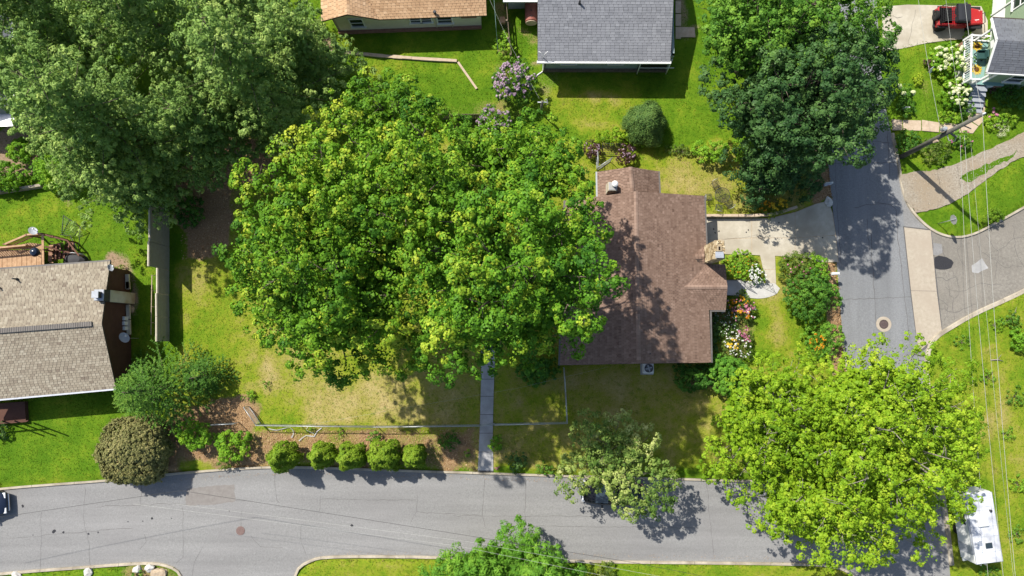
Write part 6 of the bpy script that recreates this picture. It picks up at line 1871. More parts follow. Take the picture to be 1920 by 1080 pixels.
# flower beds
shrub('flower_bed', 'bed of orange and pink flowers beside the front path', 1383, 578, 1.35, 1.0, 'leaf_perennial', 520, 5.0, .15, 20, (.12, .06), 12, ry=1.0, mean=.25, cat='flower bed',
      blossom=[('petal_orange', 36, .13, (1372, 566, 30, 13)), ('petal_orange', 22, .16, (1388, 592, 20, 12)), ('petal_pink', 40, .12, (1375, 580, 26, 22)), ('petal_pink', 34, .14, (1412, 580, 16, 24)), ('petal_white', 16, .12, (1415, 590, 14, 16))])
shrub('flower_bed', 'bed of white daisies and pink flowers along the lawn right of the brown house', 1378, 645, 1.25, .95, 'leaf_perennial', 521, 5.0, .15, 20, (.12, .06), 12, ry=1.5, mean=.3, cat='flower bed',
      blossom=[('petal_white', 70, .10, (1363, 632, 24, 24)), ('petal_white', 50, .10, (1388, 655, 22, 22)), ('petal_pink', 34, .13, (1400, 622, 18, 20)), ('petal_gold', 26, .16, (1375, 645, 12, 10))])
shrub('flower_bed', 'dark leafy bed dotted with white flowers behind the daisies', 1355, 602, .95, .9, 'leaf_yew', 522, 5.0, .15, 22, (.12, .07), 10, ry=1.1, mean=.6, cat='flower bed',
      blossom=[('petal_white', 60, .07, None)])
shrub('ground_cover_bed', 'bright green ground cover bed between the driveway and stone chimney', 1383, 498, 1.35, .55, 'leaf_bright', 523, 6, .13, 24, (.12, .07), 14, ry=1.0, cat='plant bed', mean=.5, spread=.7,
      blossom=[('petal_orange', 14, .10, None)])
shrub('daisy_clump', 'clump of white daisies at the corner of the front path', 1413, 516, .85, .75, 'leaf_mid', 524, 6, .13, 22, (.11, .05), 8, ry=.75, cat='flowers',
      blossom=[('petal_white', 90, .11, None)])
shrub('plant', 'small yellow-leaved plant at the railing of the front stoop', 1389, 550, .35, .5, 'leaf_lime', 525, 9, .1, 18, (.1, .05), 4, cat='plant')
# shrub border beside the side street
shrub('shrub_border', 'large dark green shrub in the border between lawn and side street', 1503, 560, 1.75, 2.0, 'leaf_mid', 530, 4.6, .2, 28, (.13, .09), 12, ry=2.1, mean=.30)
shrub('shrub_border', 'grey-green and pink flowering shrubs at the driveway corner of the border', 1483, 510, 1.5, 1.2, 'leaf_perennial', 531, 5, .17, 24, (.12, .07), 12, ry=1.2, mean=.45, blossom=[('petal_pink', 16, .12, None)])
shrub('shrub_border', 'bright upright shrub in the border beside the orange mulch', 1525, 510, .9, 1.3, 'leaf_bright', 532, 5, .17, 24, (.14, .07), 8, ry=1.5, mean=.42)
shrub('shrub_border', 'leafy bush at the mulch strip beside the white mailbox', 1548, 556, .85, 1.1, 'leaf_walnut', 533, 5, .17, 24, (.15, .08), 7, ry=1.0)
shrub('shrub_border', 'green bush with orange flowers at the lower end of the border', 1535, 635, 1.3, 1.2, 'leaf_walnut', 534, 5, .17, 24, (.14, .07), 10, ry=1.7, blossom=[('petal_orange', 50, .11, (1532, 642, 16, 16))])
shrub('shrub', 'clipped low shrub of mixed bronze and green at the driveway edge', 1495, 488, 1.3, .9, 'leaf_perennial', 535, 6, .14, 22, (.10, .06), 10, ry=.6, mean=.35)
# beds above the driveway
shrub('shrub', 'blue-green shrub beside the patio table', 1408, 372, .95, 1.0, 'leaf_dark', 540, 5, .17, 24, (.13, .08), 8, mean=.8)
shrub('flower_bed', 'bed of gold and orange lilies at the upper driveway corner', 1445, 385, 1.3, .9, 'leaf_perennial', 541, 5, .16, 22, (.14, .05), 10, ry=.9, mean=.35, cat='flower bed', blossom=[('petal_gold', 40, .15, (1462, 382, 16, 12)), ('petal_orange', 40, .12, (1432, 384, 18, 12))])
shrub('shrub', 'dark shrub at the left of the mulch strip under the dark maple', 1500, 350, 1.3, 1.5, 'leaf_dark', 542, 4.6, .2, 26, (.15, .10), 9, mean=.5)
shrub('low_plants', 'olive green low plants in the shade above the brown house lawn', 1275, 285, 2.2, .35, 'leaf_perennial', 543, 5, .13, 18, (.12, .07), 12, ry=.45)
shrub('shrub', 'yellow-green shrub at the hedge line, left of the dark maple', 1330, 292, 1.7, 1.3, 'leaf_bright', 544, 4.6, .19, 26, (.15, .09), 10, ry=.9, mean=.55)
shrub('shrub', 'yellow-green bush in the hedge line under the dark maple', 1395, 290, 1.6, 1.5, 'leaf_bright', 545, 4.6, .19, 26, (.15, .09), 10, ry=.9, mean=.48)
shrub('shrub', 'low bright hedge of vines above the brown house wing', 1150, 262, 2.2, .9, 'leaf_lime', 546, 4.6, .18, 24, (.14, .09), 12, ry=.6, mean=.3)
dome('yew_bush', 'dark pointed evergreen bush on the lawn above the hedge line', 1207, 240, 1.3, 2.6, 'leaf_yew', 547, n=1500, per=18, leaf=(.26, .05), tuft_r=.42, egg=1.5, upright=.9, rel=.10, mean=.75)
shrub('shrub', 'bright leafy bush in front of the dark evergreen bush', 1192, 262, 1.1, 1.0, 'leaf_bright', 548, 5, .17, 24, (.15, .1), 7, mean=.52, ry=.7)
shrub('plum_shrub', 'purple-leaved shrub beside the wire mesh panel', 1172, 290, .85, 1.0, 'leaf_maroon', 549, 5, .17, 24, (.13, .08), 8, ry=.8, blossom=[('petal_lilac', 30, .09, None)])
shrub('plum_shrub', 'purple-leaved shrub left of the wire mesh panel', 1108, 285, .7, .9, 'leaf_maroon', 550, 5, .17, 24, (.13, .08), 7, ry=.7, blossom=[('petal_lilac', 30, .09, None)])
# lilac shrubs
shrub('lilac_bush', 'tall bush covered in pale lilac blossoms between the upper houses', 962, 170, 1.65, 3.0, 'leaf_mid', 551, 4.2, .2, 24, (.15, .09), 12, ry=1.7, mean=.45, blossom=[('petal_lilac', 260, .17, None)])
shrub('lilac_bush', 'smaller lilac blossomed bush behind the maples', 925, 235, 1.5, 1.8, 'leaf_mid', 552, 4.4, .2, 24, (.15, .09), 9, ry=1.0, mean=.4, blossom=[('petal_lilac', 120, .15, None)])
shrub('vine_growth', 'yellow-green vine growth on the old post fence above the lilac', 944, 96, .8, 1.1, 'leaf_bright', 553, 5, .16, 22, (.13, .08), 7, ry=1.3, mean=.6)
# green house garden
shrub('hydrangea', 'big hydrangea with cream flower heads beside the driveway of the green house', 1768, 120, 1.4, 1.3, 'leaf_bright', 560, 5, .17, 24, (.15, .10), 10, ry=1.6, mean=.45, blossom=[('petal_cream', 60, .25, None)])
shrub('hydrangea', 'hydrangea with cream flower heads left of the porch stairs', 1778, 180, 1.3, 1.2, 'leaf_bright', 561, 5, .17, 24, (.15, .10), 9, ry=1.2, mean=.4, blossom=[('petal_cream', 54, .25, None)])
shrub('maroon_shrub', 'small maroon leaved shrub on the lawn by the green house', 1737, 122, .5, .9, 'leaf_maroon', 562, 7, .13, 22, (.11, .06), 5)
shrub('plant', 'chartreuse plant at the edge of the small round lawn', 1716, 153, .5, .4, 'leaf_lime', 563, 7, .12, 20, (.12, .06), 5, mean=.8)
shrub('rose_bush', 'rose bush with large pale pink blooms beside the side street', 1686, 178, .7, .8, 'leaf_mid', 564, 6, .14, 22, (.12, .08), 6, blossom=[('petal_cream', 3, .36, None)], ry=.9)
shrub('garden_bed', 'leafy bed at the corner of the paver path and the side street', 1692, 205, .8, .6, 'leaf_mid', 565, 6, .14, 22, (.12, .07), 8, ry=.8, mean=.35, cat='plant bed')
shrub('garden_bed', 'low yellow-green edging plants along the paver path', 1775, 222, 1.6, .45, 'leaf_bright', 566, 7, .12, 20, (.12, .06), 12, ry=.45, mean=.7, cat='plant bed')
shrub('garden_bed', 'dark leafy perennials above the edging plants', 1800, 205, 1.0, .6, 'leaf_mid', 567, 6, .14, 22, (.13, .07), 8, ry=.7, cat='plant bed')
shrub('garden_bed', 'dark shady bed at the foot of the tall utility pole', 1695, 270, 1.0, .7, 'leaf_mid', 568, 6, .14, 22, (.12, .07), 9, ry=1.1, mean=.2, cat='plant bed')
shrub('peony_bush', 'rounded green bush with pink blooms under the power lines', 1790, 265, .85, .8, 'leaf_mid', 569, 6, .15, 24, (.14, .08), 7, mean=.6, blossom=[('petal_pink', 5, .16, None)])
shrub('garden_bed', 'mixed perennials between the paver path and gravel drive', 1745, 285, 1.3, .6, 'leaf_perennial', 570, 5, .15, 22, (.13, .07), 10, ry=1.0, cat='plant bed')
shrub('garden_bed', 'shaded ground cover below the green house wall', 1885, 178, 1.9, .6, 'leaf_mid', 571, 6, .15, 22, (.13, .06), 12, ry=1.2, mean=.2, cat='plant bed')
shrub('garden_bed', 'yellow-green border plants right of the utility pole top', 1868, 225, 1.7, .5, 'leaf_bright', 572, 6, .14, 22, (.16, .05), 10, ry=.8, mean=.6, cat='plant bed', blossom=[('petal_pink', 6, .2, (1860, 212, 10, 10))])
shrub('maroon_shrub', 'maroon plants at the right side of the porch stairs', 1852, 165, .4, .6, 'leaf_maroon', 573, 7, .12, 20, (.1, .06), 5, ry=.8)
shrub('straw_grass', 'pale straw coloured grass clump near the gravel drive', 1870, 245, .7, .4, 'petal_cream', 574, 4, .2, 10, (.35, .02), 4, cat='ornamental grass')
shrub('shrub', 'small evergreen shrub at the kerb of the east street', 1852, 408, .75, .9, 'leaf_thuja', 575, 6, .16, 26, (.13, .07), 6, mean=.2)
shrub('shrub', 'green shrub in the rough grass at the right edge', 1905, 640, 1.0, .8, 'leaf_bright', 576, 5, .17, 22, (.16, .08), 7)
shrub('shrub', 'low green brush in the rough grass right of the lime tree', 1890, 600, .8, .5, 'leaf_mid', 577, 5, .15, 20, (.14, .07), 6)
shrub('plant', 'small plant at the driveway corner next to the red off-road car', 1808, 68, .4, .8, 'leaf_bright', 578, 7, .13, 20, (.13, .07), 5, cat='plant')
# left side
shrub('shrub', 'bright sumac-like shrub beside the dirt bank at the left edge', 52, 292, 1.0, 1.4, 'leaf_bright', 580, 4.6, .2, 24, (.24, .08), 7)
shrub('hedge', 'dense green hedge above the low concrete wall at the left edge', 20, 335, 2.6, 1.5, 'leaf_bright', 581, 4.5, .2, 26, (.15, .09), 12, ry=1.0, mean=.35)
shrub('shrub', 'leafy shrub under the front pine near the left wall', 120, 330, 1.9, 1.6, 'leaf_bright', 582, 4.5, .2, 26, (.16, .09), 10, ry=1.2, mean=.4)
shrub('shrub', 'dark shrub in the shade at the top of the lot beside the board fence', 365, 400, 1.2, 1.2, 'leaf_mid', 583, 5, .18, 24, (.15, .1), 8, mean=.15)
shrub('plant', 'small brush growing by the corner of the taupe house', 222, 512, .8, .5, 'leaf_perennial', 584, 5, .14, 18, (.13, .07), 6, cat='plant')
shrub('plant', 'green plant inside the deck stairs railing', 122, 466, .5, .6, 'leaf_bright', 585, 6, .14, 20, (.14, .08), 5, cat='plant')
shrub('shrub', 'dark shrub at the porch of the taupe house, left edge', 8, 808, .8, .8, 'leaf_yew', 586, 6, .15, 22, (.12, .07), 6)
shrub('plant', 'small green plant among the stones at the lower left street corner', 264, 1078, .5, .5, 'leaf_mid', 587, 6, .14, 20, (.12, .07), 5, cat='plant')
q, pl = PORCH_PLANT
shrub('plant', None, *[float(v) for v in to_px(q.x, q.y, 0)], .3, .4, 'leaf_mid', 588, 8, .1, 18, (.1, .06), 4, root=pl, base_z=1.4)
shrub('shrub', 'scrubby green bush behind the kerb right of the bottom tree', 1135, 1072, .9, .7, 'leaf_perennial', 589, 5, .15, 20, (.13, .07), 7)

for i, (x, y, r, h, m_, lab) in enumerate([(1848, 706, .7, .35, 'leaf_bright', 'low weed patch in the rough grass beside the lime tree crown'), (1900, 742, .8, .4, 'leaf_mid', 'dark weed patch near the right edge below the fallen branch'), (1884, 812, .6, .3, 'leaf_bright', 'small bright weed patch between the dry spots at right'), (1903, 905, .8, .4, 'leaf_bright', 'weed patch at the right edge beside the trailer'), (1902, 1000, .7, .35, 'leaf_mid', 'dark weed patch at the right edge near the bottom corner'), (1800, 640, .6, .3, 'leaf_mid', 'weed patch near the curved kerb of the east street'), (1850, 1068, .8, .4, 'leaf_mid', 'weed patch at the bottom edge behind the trailer'), (1860, 610, .6, .3, 'leaf_bright', 'bright weed patch on the bank above the fallen branch')]):
    shrub('weed_patch', lab, x, y, r, h, m_, 600 + i, 3.5, .14, 16, (.13, .06), 6, cat='weeds', mean=.5)
for i, (x, y, r, lab) in enumerate([(470, 745, .5, 'weed clump on the dry lawn above the open gate'), (500, 722, .4, 'small weed clump on the worn track in the dry lawn'), (585, 805, .35, 'weed tuft at the foot of the long chain-link fence, left part'), (640, 812, .4, 'weed tuft in the mulch below the long chain-link fence, middle'), (880, 850, .4, 'weed tuft in the mulch just left of the walkway end')]):
    shrub('weed_clump', lab, x, y, r, .35, 'leaf_bright', 620 + i, 4.5, .12, 16, (.12, .05), 5, cat='weeds', mean=.4)

# ------------------------------------------------------------------ vehicles
def wheel(parent, x, y, r, w, rim='rim', z=None):
    M = Matrix.Rotation(math.pi / 2, 4, 'X')
    z = r if z is None else z
    t = MB().lathe((x, y, z), [(r * .62, -w / 2), (r * .93, -w / 2), (r, -w * .36), (r, w * .36), (r * .93, w / 2), (r * .62, w / 2)], 22, M).build('wheel', 'rubber', parent, local=True)
    MB().lathe((x, y, z), [(r * .60, -w * .42), (r * .5, -w * .3), (.05, -w * .42), (.05, w * .42), (r * .5, w * .3), (r * .60, w * .42)], 16, M).build('rim', rim, t, local=True)
    return t

def loft(stations, ring):
    """Skin between cross sections; stations are lists of points of equal length."""
    m = MB(); n = ring
    vs = [p for s in stations for p in s]
    fs = []
    for i in range(len(stations) - 1):
        for j in range(n - 1):
            fs.append((i * n + j, i * n + j + 1, (i + 1) * n + j + 1, (i + 1) * n + j))
    fs.append(tuple(range(n - 1, -1, -1)))
    fs.append(tuple(range((len(stations) - 1) * n, len(stations) * n)))
    m.add(vs, fs, None, False)
    return m

def sedan(label, loc, rz, paint, group=None, L=4.6, Wd=1.82, H=1.5):
    """Front points to +x."""
    t = thing('parked_car', label, 'car', (loc.x, loc.y, 0.0), group, rz)
    hw = Wd / 2
    def sec(x, w, zb, zt, cr=.12):
        return [(x, -w * .9, zb), (x, -w, zb + .18), (x, -w, zt - cr), (x, -w + cr * .8, zt - .02), (x, 0, zt + .02), (x, w - cr * .8, zt - .02), (x, w, zt - cr), (x, w, zb + .18), (x, w * .9, zb)]
    h = L / 2
    st = [sec(-h, hw * .72, .42, .78), sec(-h + .1, hw * .88, .28, .92), sec(-h + .5, hw * .97, .24, .98), sec(-.9, hw, .22, .98), sec(.6, hw, .22, .97), sec(h - 1.1, hw * .98, .22, .93), sec(h - .45, hw * .94, .24, .84), sec(h - .12, hw * .82, .3, .72), sec(h, hw * .62, .42, .62)]
    b = loft(st, 9).build('body', paint, t, local=True, smooth=True)
    def gsec(x, w, z0, z1):
        return [(x, -w, z0), (x, -w * .84, z1 - .05), (x, -w * .7, z1), (x, w * .7, z1), (x, w * .84, z1 - .05), (x, w, z0)]
    loft([gsec(-1.15, hw * .86, .95, H - .04), gsec(-.3, hw * .88, .95, H), gsec(.35, hw * .88, .95, H - .03)], 6).build('roof', paint, t, local=True, smooth=True)
    def quad(name, pts, mat):
        return MB().add(pts, [(0, 1, 2, 3)]).build(name, mat, t, local=True)
    w0, w1 = hw * .84, hw * .70
    quad('windscreen', [(1.25, -w0, .97), (1.25, w0, .97), (.36, w1, H - .04), (.36, -w1, H - .04)], 'car_glass')
    quad('rear_window', [(-1.95, w0 * .9, 1.0), (-1.95, -w0 * .9, 1.0), (-1.16, -w1, H - .05), (-1.16, w1, H - .05)], 'car_glass')
    for s in (-1, 1):
        quad('side_window', [(-1.9, s * hw * .87, .99), (1.15, s * hw * .88, .98), (.4, s * hw * .76, H - .08), (-1.15, s * hw * .76, H - .08)][::s], 'car_glass')
        MB().box((.75, s * (hw + .1), 1.02), (.14, .2, .13), bev=.03).build('mirror', paint, t, local=True)
        MB().box((h - .16, s * hw * .62, .66), (.22, .42, .12), bev=.03).build('headlight', 'lamp_white', t, local=True)
        MB().box((-h + .08, s * hw * .66, .80), (.16, .36, .12), bev=.03).build('tail_light', 'lamp_red', t, local=True)
        for x in (-h + .85, h - .92): wheel(t, x, s * (hw - .1), .32, .22)
    MB().box((h - .02, 0, .45), (.12, Wd * .7, .14), bev=.03).build('front_bumper', 'chrome', t, local=True)
    MB().box((-h + .02, 0, .5), (.14, Wd * .74, .16), bev=.04).build('rear_bumper', 'chrome', t, local=True)
    MB().box((-h - .05, 0, .72), (.02, .5, .13)).build('licence_plate', 'paper_white', t, local=True)
    return t

c = P(1145, 920); sedan('black car parked under the pale flowering tree by the kerb', c, math.radians(177), 'car_black')
c = P(-32, 946); sedan('navy blue car entering at the left edge of the lower street', c, math.radians(7), 'car_navy')

# red off-road car
c = P(1783, 43)
J = thing('off_road_car', 'red open off-road car with black soft top parked beside the green house', 'car', (c.x, c.y, .125), None, math.radians(-1.5))
L, W = 3.9, 1.6
def jb(name, c_, s_, mat, bev=.04, parent=None, **k): return MB().box(c_, s_, bev=bev, **k).build(name, mat, parent or J, local=True)
jb('tub', (-.55, 0, .80), (2.3, 1.52, .62), 'car_red', .08)
hood = loft([[(x, -w, .55), (x, -w, z - .06), (x, -w + .08, z), (x, w - .08, z), (x, w, z - .06), (x, w, .55)] for x, w, z in ((.55, .70, 1.14), (1.0, .66, 1.12), (1.6, .58, 1.07), (1.72, .55, 1.0))], 6).build('hood', 'car_red', J, local=True)
jb('grille', (1.76, 0, .82), (.08, 1.1, .46), 'car_red', .03)
for i in range(7): MB().box((1.805, -.36 + i * .12, .84), (.012, .05, .30)).build('grille_slot', 'car_plastic', J, local=True)
for s in (-1, 1):
    MB().lathe((1.81, s * .44, .88), [(.09, 0), (.08, .03)], 12, Matrix.Rotation(math.pi / 2, 4, 'Y')).build('headlight', 'lamp_white', J, local=True)
    jb('front_fender', (1.22, s * .74, .86), (1.05, .32, .07), 'car_plastic', .03)
    jb('rear_fender', (-1.25, s * .80, .86), (.85, .18, .07), 'car_plastic', .03)
    for x in (1.2, -1.22): wheel(J, x, s * .70, .40, .27, 'car_plastic')
    jb('mirror', (.42, s * .95, 1.22), (.1, .22, .16), 'car_plastic', .03)
    jb('door', (-.05, s * .775, .82), (.85, .03, .5), 'car_red', .01)
    MB().tube([(-1.6, s * .68, 1.1), (-1.45, s * .66, 1.66), (-.3, s * .66, 1.74), (.35, s * .66, 1.66)], .03, 6).build('roll_bar', 'car_plastic', J, local=True)
    jb('tail_light', (-1.71, s * .62, .86), (.06, .14, .18), 'lamp_red', .02)
    jb('seat', (-.1, s * .36, 1.0), (.5, .46, .24), 'black_cloth', .06); jb('seat_back', (-.38, s * .36, 1.28), (.16, .46, .6), 'black_cloth', .06)
MB().add([(.62, -.70, 1.14), (.62, .70, 1.14), (.40, .66, 1.66), (.40, -.66, 1.66)], [(0, 1, 2, 3)]).build('windscreen', 'car_glass', J, local=True)
MB().tube([(.62, -.72, 1.14), (.38, -.68, 1.70), (.38, .68, 1.70), (.62, .72, 1.14)], .04, 6).build('windscreen_frame', 'car_red', J, local=True)
loft([[(x, -.73, z - .34), (x, -.71, z - .06), (x, -.6, z), (x, .6, z), (x, .71, z - .06), (x, .73, z - .34)] for x, z in ((.42, 1.74), (.1, 1.78), (-.35, 1.79), (-.55, 1.76))], 6).build('soft_top', 'black_cloth', J, local=True)
MB().box((-.1, 0, 1.795), (.02, 1.2, .015)).build('top_seam', 'car_plastic', J, local=True)
net = MB()
for i in range(11): net.tube([(-.55, -.66 + i * .132, 1.72), (-1.45, -.64 + i * .128, 1.66), (-1.68, -.62 + i * .124, 1.12)], .016, 4, cap=False)
for i in range(8): net.tube([(-.55 - i * .128, -.66, 1.72 - i * .008), (-.55 - i * .128, .66, 1.72 - i * .008)], .016, 4, cap=False)
for i in range(4): net.tube([(-1.48 - i * .06, -.64, 1.55 - i * .13), (-1.48 - i * .06, .64, 1.55 - i * .13)], .016, 4, cap=False)
net.build('cargo_net', 'car_plastic', J, local=True)['kind'] = 'stuff'
jb('cargo_floor', (-1.15, 0, 1.08), (1.0, 1.3, .06), 'black_cloth', .02)
M = Matrix.Rotation(math.pi / 2, 4, 'Y')
sp = MB().lathe((-1.88, 0, 1.02), [(.22, -.12), (.36, -.12), (.40, -.08), (.40, .08), (.36, .12), (.22, .12)], 22, M).build('spare_wheel', 'rubber', J, local=True)
MB().lathe((-1.90, 0, 1.02), [(.24, -.1), (.06, -.11), (.06, .1), (.24, .1)], 14, M).build('rim', 'car_plastic', sp, local=True)
jb('front_bumper', (1.95, 0, .55), (.16, 1.4, .16), 'car_plastic', .03); jb('rear_bumper', (-1.76, 0, .52), (.14, 1.4, .14), 'car_plastic', .03)
MB().tube([(1.97, -.42, .6), (2.02, -.40, .95), (2.02, .40, .95), (1.97, .42, .6)], .035, 6).build('bull_bar', 'car_plastic', J, local=True)
jb('underbody', (0, 0, .48), (3.2, 1.0, .16), 'car_plastic', .03)
for x in (-.95, .95): jb('hinge', (.5, x * .72, 1.13), (.1, .05, .05), 'car_plastic', .01)
MB().box((1.2, -.30, 1.105), (.5, .05, .012), .13).build('hood_stripe', 'paper_white', J, local=True)
MB().box((1.35, .50, 1.075), (.35, .05, .012), -.15).build('hood_stripe', 'paper_white', J, local=True)

# white travel trailer
c = P(1845, 990, 2.4)
RV = thing('travel_trailer', 'white travel trailer with weathered roof beside the lime trees', 'trailer', (c.x, c.y, .1), None, math.radians(6.5))
def rb(name, c_, s_, mat, bev=.04, parent=None): return MB().box(c_, s_, bev=bev).build(name, mat, parent or RV, local=True)
rb('body', (0, 0, 1.35), (1.95, 5.1, 1.9), 'white_paint', .12)
rb('roof', (0, 0, 2.32), (1.9, 5.0, .08), 'rv_roof', .04)
rb('roof_air_unit', (-.1, .6, 2.48), (.75, .9, .26), 'white_paint', .08)
rb('roof_vent', (.45, 1.75, 2.40), (.4, .4, .1), 'white_paint', .03); rb('roof_vent', (-.55, -1.0, 2.40), (.36, .36, .1), 'sheet_metal', .03)
for y in (-1.7, -.6, .1, 1.3, 2.1): MB().box((0, y, 2.362), (1.86, .035, .008)).build('roof_seam', 'dish_grey', RV, local=True)
MB().tube([(-.35, -2.58, .7), (-.35, -2.58, 2.42), (-.35, -2.2, 2.42)], .02, 5).build('ladder_rail', 'sheet_metal', RV, local=True)
MB().tube([(-.7, -2.58, .7), (-.7, -2.58, 2.42), (-.7, -2.2, 2.42)], .02, 5).build('ladder_rail', 'sheet_metal', RV, local=True)
rb('skylight', (.1, -1.25, 2.40), (.5, .4, .08), 'car_glass', .03)
MB().tube([(-1.02, -1.8, 2.2), (-1.02, 1.9, 2.2)], .06, 8).build('awning_roll', 'dish_grey', RV, local=True)
rb('side_door', (-.985, -1.6, 1.3), (.03, .65, 1.6), 'dish_grey', .01)
MB().lathe((.6, 1.2, 2.34), [(.08, 0), (.07, .14), (.1, .16)], 10).build('vent_stack', 'dark_metal', RV, local=True)
for s in (-1, 1):
    MB().box((s * .96, 0, 2.30), (.05, 5.0, .05)).build('roof_rail', 'sheet_metal', RV, local=True)
    rb('side_window', (s * .98, .8, 1.5), (.04, 1.2, .6), 'window_glass', .01)
    for y in (-.5, .35):
        MB().lathe((s * .85, y, .32), [(.2, -.1), (.32, -.1), (.32, .1), (.2, .1)], 16, Matrix.Rotation(math.pi / 2, 4, 'Y')).build('wheel', 'rubber', RV, local=True)
    rb('tail_light', (s * .8, -2.57, 1.0), (.14, .04, .3), 'lamp_red', .01)
rb('rear_bumper', (0, -2.68, .55), (1.8, .2, .16), 'white_paint', .03)
rb('rear_locker', (.35, -2.75, .85), (.85, .35, .42), 'white_paint', .06)
rb('rear_window', (0, -2.56, 1.6), (.9, .04, .5), 'window_glass', .01)
MB().tube([(-.5, 2.5, .5), (0, 3.5, .5), (.5, 2.5, .5)], .05, 6).build('tow_bar', 'dark_metal', RV, local=True)
MB().tube([(0, 3.3, .5), (0, 3.3, 0)], .04, 6).build('jack', 'dark_metal', RV, local=True)
MB().lathe((0, 3.05, .55), [(.15, 0), (.17, .1), (.17, .35), (.1, .45)], 12).build('gas_bottle', 'white_paint', RV, local=True)
rb('chassis', (0, 0, .4), (1.6, 5.0, .1), 'dark_metal', .02)

# ------------------------------------------------------------------ utility poles and lines
b = P(1690, 294); top = P(1842, 213, 10.0)
up_ = thing('utility_pole', 'tall weathered utility pole beside the gravel drive', 'utility pole', (b.x, b.y, .1))
tp = Vector((b.x, b.y, 10.0)).lerp(top, .85); tp.z = 10.0
MB().tube([(b.x, b.y, 0), Vector((b.x, b.y, 0)).lerp(tp, .5), tp], [.20, .17, .13], 12).build('pole', 'pole_wood', up_)
at = lambda f: Vector((b.x, b.y, 0)).lerp(tp, f)
MB().lathe(tp, [(.05, 0), (.07, .08), (.05, .16), (.07, .2), (.03, .26)], 10).build('insulator', 'lamp_white', up_)
q = at(.62); 
MB().bar(q + Vector((-.35, .25, 0)), q + Vector((.6, -.35, 0)), .1, .1).build('crossarm', 'pole_wood', up_)
MB().lathe(q + Vector((-.3, .22, -.2)), [(.06, 0), (.16, .04), (.17, .4), (.1, .5)], 12).build('splice_case', 'sheet_metal', up_)
MB().tube([q + Vector((0, -.1, -.1)), q + Vector((.2, -.5, -.3)), q + Vector((.55, -.6, -.2)), q + Vector((.6, -.25, .0))], .035, 6).build('cable_loop', 'wire_pale', up_)
q2 = at(.48)
MB().box(q2 + Vector((-.05, -.22, 0)), (.18, .14, .45)).build('terminal_box', 'rust_pale', up_)
q3 = at(.78)
MB().bar(q3 + Vector((0, 0, 0)), q3 + Vector((.55, -.3, .1)), .06, .06).build('bracket', 'pole_wood', up_)

def wire(label, pts, r=.022, mat='wire_pale', sag=0.0, name='power_line', n=16):
    pts = [Vector(p) for p in pts]
    out = []
    for i in range(len(pts) - 1):
        for j in range(n):
            t = j / n
            q = pts[i].lerp(pts[i + 1], t); q.z -= sag * 4 * t * (1 - t)
            out.append(q)
    out.append(pts[-1])
    t0 = out[0]
    m = MB(); m.tube([(p - t0) for p in out], r, 5)
    o = m.build(name, mat, None, local=True); o.location = t0
    return tag(o, label, 'power line')
wire('pale power line running over the pole top down the right edge', [P(1800, -120, 10.2), P(1842, 213, 10.1), P(1925, 1300, 10.0)], 0.0108, sag=.35)
wire('pale cable from the top edge to the middle of the tall utility pole', [P(1708, -120, 7.5), P(1764, 244, 6.4)], 0.0100, sag=.3)
wire('leftmost pale cable running down the right side over the trailer', [P(1800, 255, 6.3), P(1874, 1300, 7.2)], 0.0100, sag=.5, mat='wire_pale')
wire('second pale cable running down the right side beside the trailer', [P(1808, 254, 6.5), P(1905, 1300, 7.5)], 0.0108, sag=.3)
wire('thin third cable running down the right side over the rough grass', [P(1820, 264, 6.8), P(1925, 1300, 7.8)], 0.0069, sag=.2)
wire('pale cable from the top edge passing between pole and hydrangeas', [P(1762, -120, 8), P(1806, 236, 7.2)], 0.0077, sag=.2)
wire('black cable crossing the lower street diagonally', [P(-200, 1000, 7.0), P(340, 920, 5.4), P(1195, 1056, 6.6), P(1650, 1150, 7.4)], 0.0115, 'wire_black', .15)
wire('upper pale cable slanting over the lower street and bottom tree', [P(330, 945, 6.2), P(880, 1016, 6.6), P(1450, 1120, 7.4)], 0.0069, 'wire_pale', .05)
wire('lower pale cable slanting over the lower street and bottom tree', [P(250, 945, 6.4), P(860, 1024, 6.8), P(1400, 1135, 7.6)], 0.0069, 'wire_pale', .05)
wire('thin service wire from the brown house roof edge toward the street', [P(1140, 688, 2.9), P(970, 728, 4.2), P(560, 800, 6.0)], 0.0038, 'wire_pale', .1)
wire('green cable from the top edge along the old post fence', [P(922, -60, 4.0), P(930, 50, 3.4), P(934, 100, 1.6)], 0.0115, 'wire_green', .05)
wire('thin wire from the short post to the grey-roofed house', [P(1012, 186, 2.6), P(958, 86, 3.0), P(905, -30, 3.8)], 0.0058, 'wire_pale', .05)
# short service post
b = P(1014, 212)
sp = thing('service_post', 'short wooden service post with bracket on the lawn below the grey-roofed house', 'post', (b.x, b.y, .1))
MB().tube([(b.x, b.y, 0), (b.x, b.y, 2.7)], [.11, .09], 9).build('post', 'pole_wood', sp)
MB().bar((b.x - .35, b.y - .02, 2.6), (b.x + .4, b.y - .02, 2.6), .08, .08).build('bracket', 'galvanised', sp)
MB().tube([(b.x + .1, b.y, 2.7), (b.x + .3, b.y + .15, 2.9), (b.x + .45, b.y - .1, 2.7), (b.x + .3, b.y - .2, 2.5)], .02, 5).build('cable_loop', 'wire_pale', sp)

